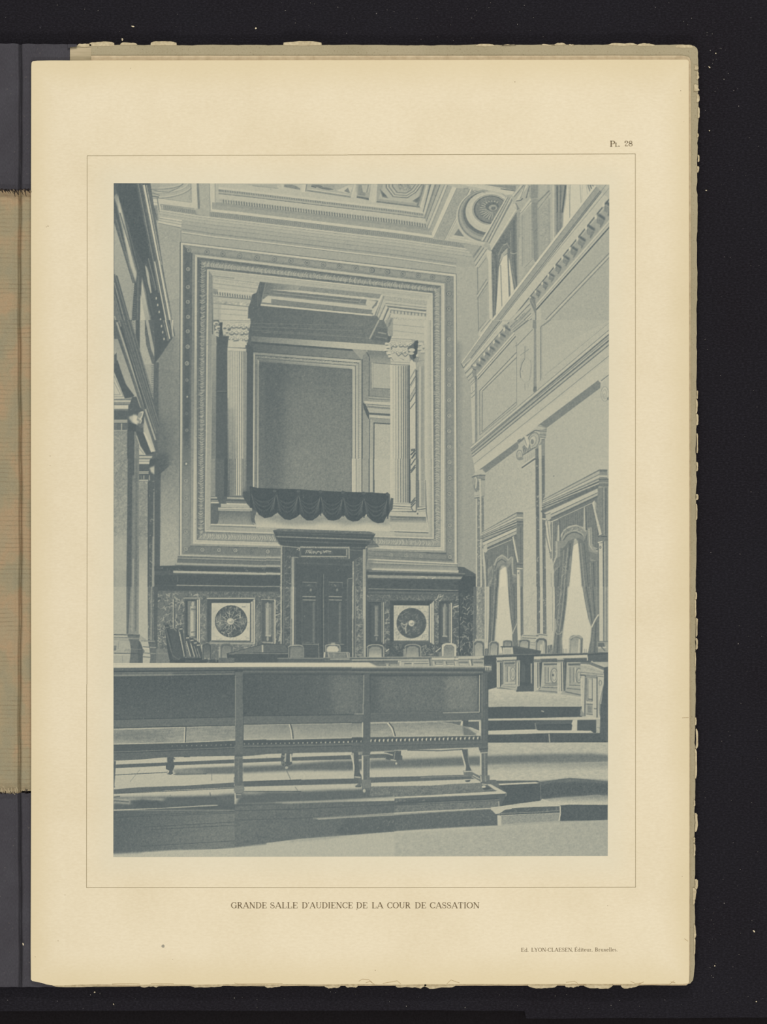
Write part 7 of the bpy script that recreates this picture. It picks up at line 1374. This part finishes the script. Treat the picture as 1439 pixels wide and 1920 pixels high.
for y0, y1, a, b_ in ((122, 131, 1303, 1310), (134, 149, 1307, 1311.5), (158, 171, 1302, 1313.5), (176, 192, 1307, 1312), (200, 222, 1309, 1312.5), (250, 258, 1308, 1311), (290, 304, 1309, 1312), (311, 324, 1308, 1311.5), (732, 748, 1307.5, 1310), (748, 776, 1305.5, 1309), (776, 798, 1306.5, 1310), (812, 850, 1307, 1310), (866, 884, 1306.5, 1309.5), (926, 938, 1306, 1310), (944, 975, 1306, 1308.5), (1110, 1124, 1304.5, 1307.5), (1124, 1158, 1303.5, 1306.5), (1158, 1194, 1306, 1311), (1196, 1218, 1305.5, 1309), (1222, 1250, 1303.5, 1305.8), (1345, 1360, 1304, 1307), (1366, 1404, 1305.5, 1309.5), (1404, 1460, 1304, 1307.5), (1500, 1512, 1301.5, 1304.5), (1524, 1560, 1304, 1309), (1570, 1580, 1301, 1305), (1582, 1606, 1301.5, 1305.5), (1648, 1668, 1304, 1311), (1664, 1697, 1300, 1308), (1733, 1760, 1302, 1306), (1758, 1790, 1302, 1305)):
    m_ = (y0 + y1) / 2
    flap(ragged((a + 1, y0), (a + 1, y1), -(b_ - a - 1), 8) + [(a - .3, y1 - 1), (a + .6, m_), (a - .2, y0 + 1)], .0037)
for x0, x1, y1 in ((98, 190, 1850.2), (262, 300, 1853), (355, 420, 1851), (496, 528, 1851.5), (608, 640, 1852.5), (648, 672, 1851.5), (742, 800, 1855), (796, 855, 1853), (990, 1046, 1852.5), (1060, 1088, 1853.5), (1096, 1150, 1853), (1165, 1200, 1852.5)):
    flap(ragged((x0, 1847.5), (x1, 1847), y1 - 1847, 11) + [(x1 - 1, 1840), (x0 + 1, 1840)], .00442, th=.00014)

# ---------------------------------------------------------------- loose sheets under the plate
s1 = slab('loose_sheet', [(171, 105)] + jag((174, 104.8), (1284, 104.5), 9, .25, 31) + [(1290, 106), (1294, 109), (1296, 116)] + jag((1296, 130), (1294.5, 1830), 30, .15, 35) + [(1293, 1843)] + jag((1288, 1847.5), (190, 1848.6), 14, .45, 32) + [(171, 1848)], .0037, .0041, M['tan'])
tag(s1, 'tan sheet whose speckled top edge shows above the printed plate', 'paper')
s2 = slab('loose_sheet', [(140, 118), (1288, 118), (1288, 1842)] + jag((1284, 1845.6), (150, 1847.8), 10, .4, 33) + [(140, 1846)], .0041, .0044, M['torn'])
tag(s2, 'sheet directly under the plate with ragged edge showing along the bottom', 'paper')

# ---------------------------------------------------------------- the printed plate
Z1 = .0052
out = [(58.6, 125), (59.2, 117.5), (61.5, 114.8), (70, 113.8)] + jag((90, 113.4), (1280, 111.8), 10, .12, 41) + [(1288, 111.8), (1291.2, 113), (1292.2, 116)]
out += [(1292.6, 400), (1293.2, 900), (1293.4, 1400), (1293, 1825), (1292.4, 1841), (1290.5, 1844)]
out += jag((1284, 1845), (140, 1846.2), 12, .3, 42) + [(118, 1847.6), (104, 1847.8), (96, 1847), (86, 1845.5), (78, 1842.8), (68, 1841), (60, 1839), (58, 1836.5), (57.6, 1780), (58.6, 1400), (58, 900), (58, 480)]
plate = slab('plate_sheet', out, .0046, Z1, M['paper'])
tag(plate, 'cream sheet printed with a blue-grey view of a columned courtroom, lying on top', 'print')

upper(); frame(); niche(); drapery(); lowwall(); rightwall(); furniture(); floor(); bench(); finish(); regions()
TN = [0, .25, .5, .75, 1]
TC = np.array([(75, 85, 88), (103, 111, 110), (141, 145, 136), (174, 174, 157), (207, 201, 176)], dtype=float)
NX, NY = 930, 1262
U_, V_ = np.meshgrid(np.arange(NX + 1) / NX, np.arange(NY + 1) / NY)
cTL, cTR, cBR, cBL = (213.3, 343.4), (1143.2, 346.2), (1140.2, 1605), (212.6, 1606.8)
GX = (cTL[0] * (1 - U_) + cTR[0] * U_) * (1 - V_) + (cBL[0] * (1 - U_) + cBR[0] * U_) * V_
GY = (cTL[1] * (1 - U_) + cTR[1] * U_) * (1 - V_) + (cBL[1] * (1 - U_) + cBR[1] * U_) * V_
fx = np.clip(GX - PX0 - .5, 0, PW - 2); fy = np.clip(GY - PY0 - .5, 0, PH - 2)
ix = fx.astype(int); iy = fy.astype(int); ax_ = fx - ix; ay_ = fy - iy
tone = (A[iy, ix] * (1 - ax_) + A[iy, ix + 1] * ax_) * (1 - ay_) + (A[iy + 1, ix] * (1 - ax_) + A[iy + 1, ix + 1] * ax_) * ay_
rgb = np.stack([np.interp(tone, TN, TC[:, k]) for k in range(3)], -1)
rgbl = np.concatenate([lin(rgb), np.ones((NY + 1, NX + 1, 1))], -1).astype(np.float32)
cid = IDM[np.clip(((GY[:-1, :-1] + GY[1:, 1:]) / 2 - PY0).astype(int), 0, PH - 1), np.clip(((GX[:-1, :-1] + GX[1:, 1:]) / 2 - PX0).astype(int), 0, PW - 1)]
kz = (HC - (Z1 + .00003)) / HC * PXM
VX = ((GX - 719.5) * kz).astype(np.float32).ravel(); VY = ((960 - GY) * kz).astype(np.float32).ravel(); VC = rgbl.reshape(-1, 4)
def print_piece(name, idn, parent, label):
    jj, ii = np.nonzero(cid == idn)
    if len(jj) == 0: return None
    w = NX + 1; a = jj * w + ii
    quad = np.stack([a + w, a + w + 1, a + 1, a], 1)
    u, inv = np.unique(quad, return_inverse=True); inv = inv.reshape(-1).astype(np.int32)
    me = bpy.data.meshes.new(name); nv, nf = len(u), len(a)
    me.vertices.add(nv); co = np.empty((nv, 3), np.float32); co[:, 0] = VX[u]; co[:, 1] = VY[u]; co[:, 2] = Z1 + .00003
    me.vertices.foreach_set('co', co.ravel())
    me.loops.add(nf * 4); me.loops.foreach_set('vertex_index', inv)
    me.polygons.add(nf); me.polygons.foreach_set('loop_start', np.arange(0, nf * 4, 4, dtype=np.int32))
    at = me.color_attributes.new('ink', 'FLOAT_COLOR', 'POINT'); at.data.foreach_set('color', VC[u].ravel())
    me.update(calc_edges=True); me.materials.append(M['ink'])
    ob = bpy.data.objects.new(name, me); COL.objects.link(ob); ob.parent = parent
    if label: ob['label'] = label
    return ob
LAB = {'printed_ceiling': ['coffered ceiling with a round shell coffer at right'], 'printed_upper_window': ['curtained upper window beside the ceiling corner', 'upper window cut by the top right edge'],
       'printed_moulded_frame': ['wide moulded frame with rosettes around the niche'], 'printed_column': ['fluted Corinthian column at left of the niche', 'fluted Corinthian column at right of the niche'],
       'printed_drapery': ['dark scalloped cloth over the balcony rail'], 'printed_doorway': ['dark marble door surround with canopy'], 'printed_door': ['closed double door with panels'],
       'printed_roundel': ['dark roundel in a pale square left of the door', 'dark roundel in a pale square right of the door'], 'printed_curtained_window': ['smaller hooded window with parted curtains', 'larger hooded window with parted curtains at right edge'],
       'printed_bench': ['long bench seen from behind across the foreground'], 'printed_lectern': ['pale carved desk end at right'], 'printed_judges_bench': ['carved panelled desks along the right wall'],
       'printed_wall_panel': ['tall dark framed panel inside the niche'], 'printed_marble_pilaster': ['mottled marble pilaster at the left edge', 'narrower marble pilaster beside the back wall']}
cnt = {}
photo = print_piece('photogravure', 0, plate, 'blue-grey printed picture of a grand courtroom interior')
for idn in range(1, len(IDN)):
    nm = IDN[idn]; k = cnt.get(nm, 0); cnt[nm] = k + 1
    print_piece(nm, idn, photo, LAB.get(nm, [])[k] if k < len(LAB.get(nm, [])) else None)

# ruled border
ZT = Z1 + .00004
bl = [((163.5, 292), (420, 291.2), (652, 290.6)), ((652, 290.2), (1192, 288.6)), ((1192, 288.4), (1192.2, 700), (1192.4, 1663.6)), ((1192.4, 1663.4), (700, 1664.4), (162.4, 1664.2)), ((162.4, 1664.4), (162.8, 1283)), ((163.1, 1283), (163.4, 900), (163.4, 292))]
qs = []
for run in bl:
    for (a, b_), (c, d) in zip(run, run[1:]):
        L_ = math.hypot(c - a, d - b_); nx, ny = -(d - b_) / L_ * .5, (c - a) / L_ * .5
        qs.append([(a + nx, b_ + ny), (c + nx, d + ny), (c - nx, d - ny), (a - nx, b_ - ny)])
v, f = strip_quads([q[::-1] for q in qs], ZT); link('border_line', v, f, M['rule'], plate, 'thin ruled border around the picture')

# ---------------------------------------------------------------- letters, drawn as strokes with serifs
TK, TH = .15, .065
def ln(x0, y0, x1, y1, w0, w1=None):
    w1 = w0 if w1 is None else w1; L_ = math.hypot(x1 - x0, y1 - y0) or 1; nx, ny = -(y1 - y0) / L_ / 2, (x1 - x0) / L_ / 2
    return [[(x0 + nx * w0, y0 + ny * w0), (x1 + nx * w1, y1 + ny * w1), (x1 - nx * w1, y1 - ny * w1), (x0 - nx * w0, y0 - ny * w0)]]
def arc(cx, cy, rx, ry, a0, a1, w0=TH, w1=TK, n=12):     # stroke thick where it runs upright
    o_ = []
    for i in range(n):
        t0 = math.radians(a0 + (a1 - a0) * i / n); t1 = math.radians(a0 + (a1 - a0) * (i + 1) / n)
        f0, f1 = abs(math.cos(t0)), abs(math.cos(t1)); h0, h1 = (w0 + (w1 - w0) * f0) / 2, (w0 + (w1 - w0) * f1) / 2
        o_.append([(cx + (rx + h0) * math.cos(t0), cy + (ry + h0) * math.sin(t0)), (cx + (rx + h1) * math.cos(t1), cy + (ry + h1) * math.sin(t1)), (cx + (rx - h1) * math.cos(t1), cy + (ry - h1) * math.sin(t1)), (cx + (rx - h0) * math.cos(t0), cy + (ry - h0) * math.sin(t0))])
    return o_
def sf(x, y, w=.3): return ln(x - w / 2, y, x + w / 2, y, TH)
def stem(x, h=1.0, b0=0.0, w=TK, s=.3): return ln(x, b0, x, h, w) + sf(x, b0 + TH / 2, s) + sf(x, h - TH / 2, s)
GL = {
 'A': (.88, ln(.1, .03, .43, 1, TH) + ln(.43, 1, .76, .03, TK) + ln(.2, .34, .64, .34, TH) + sf(.1, .03, .24) + sf(.77, .03, .28)),
 'B': (.78, stem(.2) + arc(.36, .75, .2, .22, -90, 90) + arc(.38, .26, .24, .235, -90, 90) + ln(.2, .97, .36, .97, TH) + ln(.2, .52, .38, .52, TH) + ln(.2, .03, .38, .03, TH)),
 'C': (.84, arc(.47, .5, .37, .47, 50, 310) + ln(.76, .66, .76, .97, TH) + ln(.72, .1, .78, .26, TH)),
 'D': (.9, stem(.2) + arc(.4, .5, .38, .47, -90, 90) + ln(.2, .97, .42, .97, TH) + ln(.2, .03, .42, .03, TH)),
 'E': (.76, stem(.2) + ln(.2, .97, .66, .97, TH) + ln(.2, .03, .68, .03, TH) + ln(.2, .51, .5, .51, TH) + ln(.65, .97, .65, .76, TH) + ln(.68, .03, .69, .26, TH) + ln(.5, .42, .5, .6, TH)),
 'G': (.9, arc(.47, .5, .37, .47, 50, 300) + ln(.74, .66, .74, .97, TH) + ln(.74, .05, .74, .42, TK) + sf(.72, .43, .3) + ln(.62, .07, .74, .14, TH)),
 'I': (.42, stem(.21)),
 'L': (.72, stem(.2) + ln(.2, .03, .64, .03, TH) + ln(.64, .03, .66, .3, TH)),
 'N': (.92, ln(.17, 0, .17, 1, TH) + ln(.17, 1, .76, .02, TK) + ln(.76, 0, .76, 1, TH) + sf(.17, .03, .26) + sf(.12, .97, .2) + sf(.76, .97, .26)),
 'O': (.92, arc(.46, .5, .37, .47, 0, 360, n=24)),
 'P': (.74, stem(.2) + arc(.38, .73, .24, .24, -90, 90) + ln(.2, .97, .38, .97, TH) + ln(.2, .49, .38, .49, TH)),
 'R': (.86, stem(.2) + arc(.38, .74, .22, .23, -90, 90) + ln(.2, .97, .38, .97, TH) + ln(.2, .51, .4, .51, TH) + ln(.4, .51, .7, .03, TK) + sf(.74, .03, .2)),
 'S': (.68, arc(.33, .73, .22, .24, 40, 255, TH, .1) + ln(.24, .56, .46, .44, TK) + arc(.34, .26, .24, .24, -140, 65, TH, .1) + ln(.52, .7, .52, .95, TH) + ln(.1, .05, .1, .32, TH)),
 'T': (.8, stem(.4) + ln(.07, .97, .73, .97, TH) + ln(.07, .97, .07, .72, TH) + ln(.73, .97, .73, .72, TH)),
 'U': (.9, ln(.2, .35, .2, 1, TK) + ln(.74, .35, .74, 1, TH) + arc(.47, .35, .27, .32, 180, 360, TH, .1) + sf(.2, .97, .3) + sf(.74, .97, .24)),
 'Y': (.84, ln(.12, .98, .42, .48, TK) + ln(.72, .98, .42, .48, TH) + ln(.42, 0, .42, .5, TK) + sf(.12, .97, .26) + sf(.72, .97, .22) + sf(.42, .03, .3)),
 "'": (.26, ln(.14, 1.02, .1, .74, .13, .05)), '-': (.36, ln(.06, .36, .3, .36, .09)), '.': (.3, arc(.12, .07, .03, .03, 0, 360, .1, .1, 8)), ',': (.3, arc(.12, .07, .03, .03, 0, 360, .1, .1, 8) + ln(.17, .06, .08, -.16, .07, .03)),
 'd': (.66, arc(.29, .32, .2, .3, 40, 320, TH, .12) + ln(.48, .02, .48, 1.02, .12) + sf(.44, .99, .16) + sf(.54, .03, .16)),
 'i': (.34, ln(.17, 0, .17, .64, .12) + sf(.17, .03, .26) + sf(.12, .61, .16) + arc(.17, .86, .03, .03, 0, 360, .1, .1, 8)),
 't': (.42, ln(.18, .1, .18, .86, .12) + sf(.2, .61, .3) + arc(.27, .12, .1, .1, 180, 320, TH, .1)),
 'e': (.56, arc(.28, .32, .2, .3, 0, 310, TH, .12) + ln(.1, .34, .48, .34, TH)),
 'u': (.7, ln(.16, .14, .16, .64, .12) + ln(.5, .02, .5, .64, .12) + arc(.33, .17, .17, .15, 180, 360, TH, .08) + sf(.12, .61, .16) + sf(.45, .61, .16) + sf(.56, .03, .14)),
 'r': (.5, ln(.17, 0, .17, .64, .12) + sf(.17, .03, .28) + sf(.12, .61, .16) + arc(.32, .46, .13, .14, 40, 160, TH, .07)),
 'x': (.6, ln(.1, .62, .46, .02, .12) + ln(.46, .62, .1, .02, TH) + sf(.1, .61, .2) + sf(.46, .61, .2) + sf(.1, .03, .2) + sf(.48, .03, .2)),
 'l': (.34, ln(.17, 0, .17, 1.02, .12) + sf(.17, .03, .26) + sf(.12, .99, .16)),
 's': (.48, arc(.23, .47, .13, .14, 40, 250, TH, .08) + ln(.16, .38, .32, .26, .12) + arc(.24, .17, .14, .14, -140, 60, TH, .08)),
 'a': (.56, arc(.23, .2, .13, .16, 60, 330, TH, .1) + ln(.4, .05, .4, .46, .12) + arc(.25, .45, .15, .15, 0, 150, TH, .09) + sf(.46, .03, .16)),
 '2': (.62, arc(.3, .72, .2, .24, -20, 180, TH, .14) + ln(.48, .66, .12, .14, TH) + ln(.1, .07, .52, .07, .13) + arc(.15, .68, .04, .04, 0, 360, .08, .08, 8)),
 '8': (.62, arc(.3, .74, .17, .22, 0, 360, TH, .1, 18) + arc(.3, .26, .22, .24, 0, 360, TH, .1, 18) + ln(.17, .6, .42, .42, .12)),
}
GL['É'] = (GL['E'][0], GL['E'][1] + ln(.36, 1.08, .52, 1.26, .06, .1))
def lettering(name, words, label):
    vs, fs = [], []
    for txt, x0, x1, base, cap in words:
        tot = sum(GL[c][0] for c in txt) - .1; k = (x1 - x0) / tot; x = x0
        for c in txt:
            for q in GL[c][1]:
                n = len(vs); pts = [W(x + (px) * k, base - py * cap, ZT) for px, py in q]
                vs += pts; ar = sum(pts[i][0] * pts[(i + 1) % 4][1] - pts[(i + 1) % 4][0] * pts[i][1] for i in range(4))
                fs.append([n, n + 1, n + 2, n + 3] if ar > 0 else [n + 3, n + 2, n + 1, n])
            x += GL[c][0] * k
    return link(name, vs, fs, M['text'], plate, label)
cw = [(w, a, b_, 1703, 11.2) for w, a, b_ in (('GRANDE', 433, 499.5), ('SALLE', 506.5, 557.5), ("D'AUDIENCE", 566, 661), ('DE', 668, 688.5), ('LA', 697, 717.8), ('COUR', 726, 769.5), ('DE', 778, 798.5), ('CASSATION', 806, 898.5))]
lettering('caption', cw, 'caption reading GRANDE SALLE D\'AUDIENCE DE LA COUR DE CASSATION')
lettering('plate_number', [('P', 1143.6, 1153.4, 275, 11), ('L', 1153.4, 1160.3, 275, 7.2), ('.', 1161, 1163.2, 275, 11), ('2', 1171, 1178, 274.2, 10.2), ('8', 1178.8, 1186.2, 274.2, 10.2)], 'plate number reading Pl. 28')
lettering('publisher_line', [('Ed.', 977.3, 991.5, 1784.5, 7), ('LYON-CLAESEN,', 996.5, 1075, 1784.3, 7), ('Éditeur,', 1077.5, 1111.5, 1784, 7), ('Bruxelles.', 1116, 1158.5, 1783.8, 7)], 'small imprint line below the border at right')
# spots and creases of the sheet
def disc(name, x, y, r, m, parent=plate, z=ZT, n=9, ry=None):
    return link(name, [W(x + r * math.cos(-a) * (1 + .15 * math.sin(3 * a + x)), y + (ry or r) * math.sin(-a), z) for a in np.linspace(0, 2 * math.pi, n, endpoint=False)], [list(range(n))], m, parent)
disc('paper_spot', 306, 1774, 3, M['spot'])
for x, y, r in ((90, 424, 1.1), (87, 425.5, .9), (669.5, 1705.5, 1), (966, 153.5, 1.1), (1277, 170, .9), (94, 855, .8), (94, 873, .7), (122, 1678, .8), (109, 1764, .8), (66, 1794, .8), (704, 1819.5, 1), (324, 1799, .7), (1283, 228, .6), (245, 128, .8), (252, 418, .6), (1140, 1698, .7), (1280, 1643, .8), (75, 1480, .6)):
    disc('paper_spot', x, y, r * .9, M['stain'], ry=r * .7)
for run in (((210, 1845), (235, 1844), (262, 1845)), ((283, 1844.6), (312, 1844), (326, 1844.8)), ((440, 1843), (446, 1845), (530, 1844.5)), ((673, 1840), (680, 1836), (692, 1837), (700, 1844)), ((686, 1843), (694, 1840), (703, 1846)), ((718, 1844), (735, 1841), (745, 1839), (752, 1845)), ((838, 1845), (846, 1837.5), (862, 1843)), ((1062, 1842), (1078, 1840), (1084, 1844)), ((1072, 1845), (1100, 1846)), ((1183, 1840), (1192, 1844), (1203, 1843)), ((1197, 1846), (1208, 1841)), ((1258, 1841), (1267, 1843)), ((1255, 1846), (1265, 1839)), ((1280, 1346), (1292, 1345.5)), ((1284, 1760), (1291, 1765))):
    vs, fs = [], []
    for (x, y) in run:
        for s, h in ((-.35, 0), (0, .00012), (.35, 0)): vs.append(W(x, y + s, Z1 + h))
    for i in range(len(run) - 1):
        for k in range(2): fs.append([3 * i + k, 3 * i + k + 1, 3 * i + 4 + k, 3 * i + 3 + k][::-1])
    link('crease', vs, fs, M['crease'], plate)

# ---------------------------------------------------------------- flecks of paper on the felt
def fleck(x, y, a, b_, rot, label, group):
    n = 7; vs = []
    for z in (0, .0005):
        for i in range(n):
            t = i * 2 * math.pi / n; k = 1 + .2 * math.sin(2.3 * i + x); u, v_ = a * k * math.cos(t), b_ * k * math.sin(t)
            vs.append(W(x + u * math.cos(rot) - v_ * math.sin(rot), y + u * math.sin(rot) + v_ * math.cos(rot), z))
    ob = link('paper_fleck', vs, [list(range(n, 2 * n))[::-1]] + [[i, (i + 1) % n, n + (i + 1) % n, n + i] for i in range(n)], M['fleck'])
    return tag(ob, label, 'fleck', group)
gr = 'paper flecks on the felt'
fleck(249.5, 49.5, 3.2, 1.2, .1, 'largest cream fleck on felt above the board, near the top left', gr)
fleck(229.5, 74, 1.6, 2.6, 0, 'upright fleck touching the board edge at top left', gr)
fleck(480, 53, 1.7, 1.7, .4, 'cream fleck on the felt above the middle of the board', gr)
fleck(1331, 126, 2.2, 1.1, .6, 'slanted fleck on felt right of the top right board corner', gr)
fleck(1343, 100, 1.2, 1.3, 0, 'small fleck on felt beside the top right board corner', gr)
fleck(1331, 245, 1.1, 1.1, 0, 'pale fleck on felt level with the plate number line', gr)
fleck(1325, 357, 1.6, .9, 0, 'flat fleck on felt right of the print top corner', gr)
fleck(1414.5, 1746, 2.4, 1.4, .9, 'cream fleck at far right on felt near the bottom', gr)
fleck(1341, 1811, 1.1, 1.1, 0, 'small fleck on felt right of the bottom board corner', gr)
fleck(177.5, 1860.5, 1.4, 1.3, 0, 'cream fleck on felt below the bottom left of the plate', gr)
fleck(45.5, 1768, 1.2, 2.6, -.4, 'slanted pale fleck lying on the lower charcoal cloth', 'flecks on the portfolio cloth').location.z = .0049
fleck(213, 1883, .6, 2, -.5, 'thin fleck on felt near the bottom edge at left', gr)
fleck(1419, 1878, 1.2, 1.0, 0, 'pale fleck in the bottom right corner on felt', gr)
vs, fs = [], []
for i in range(190):
    side = R_.random()
    x, y = (R_.uniform(0, 1439), R_.uniform(2, 76)) if side < .3 else (R_.uniform(1316, 1437), R_.uniform(80, 1900)) if side < .8 else (R_.uniform(0, 1439), R_.uniform(1858, 1893))
    if side >= .3 and side < .8 and R_.random() < .35: x, y = R_.gauss(1345, 14), R_.choice((R_.gauss(110, 30), R_.gauss(1780, 60)))
    if x < 1316 and 78 < y < 1856: continue
    s = R_.choice((.18, .2, .25, .32)); k = len(vs); L_ = R_.choice((1, 1, 1, 2.5)); t = R_.uniform(0, 3.1)
    for u, v_ in ((-s * L_, -s), (s * L_, -s), (s * L_, s), (-s * L_, s)): vs.append(W(x + u * math.cos(t) - v_ * math.sin(t), y + u * math.sin(t) + v_ * math.cos(t), .0004))
    fs.append([k + 3, k + 2, k + 1, k])
dust = link('lint_dust', vs, fs, M['speck']); tag(dust, 'fine pale lint dust scattered over the black felt', 'dust', kind='stuff')
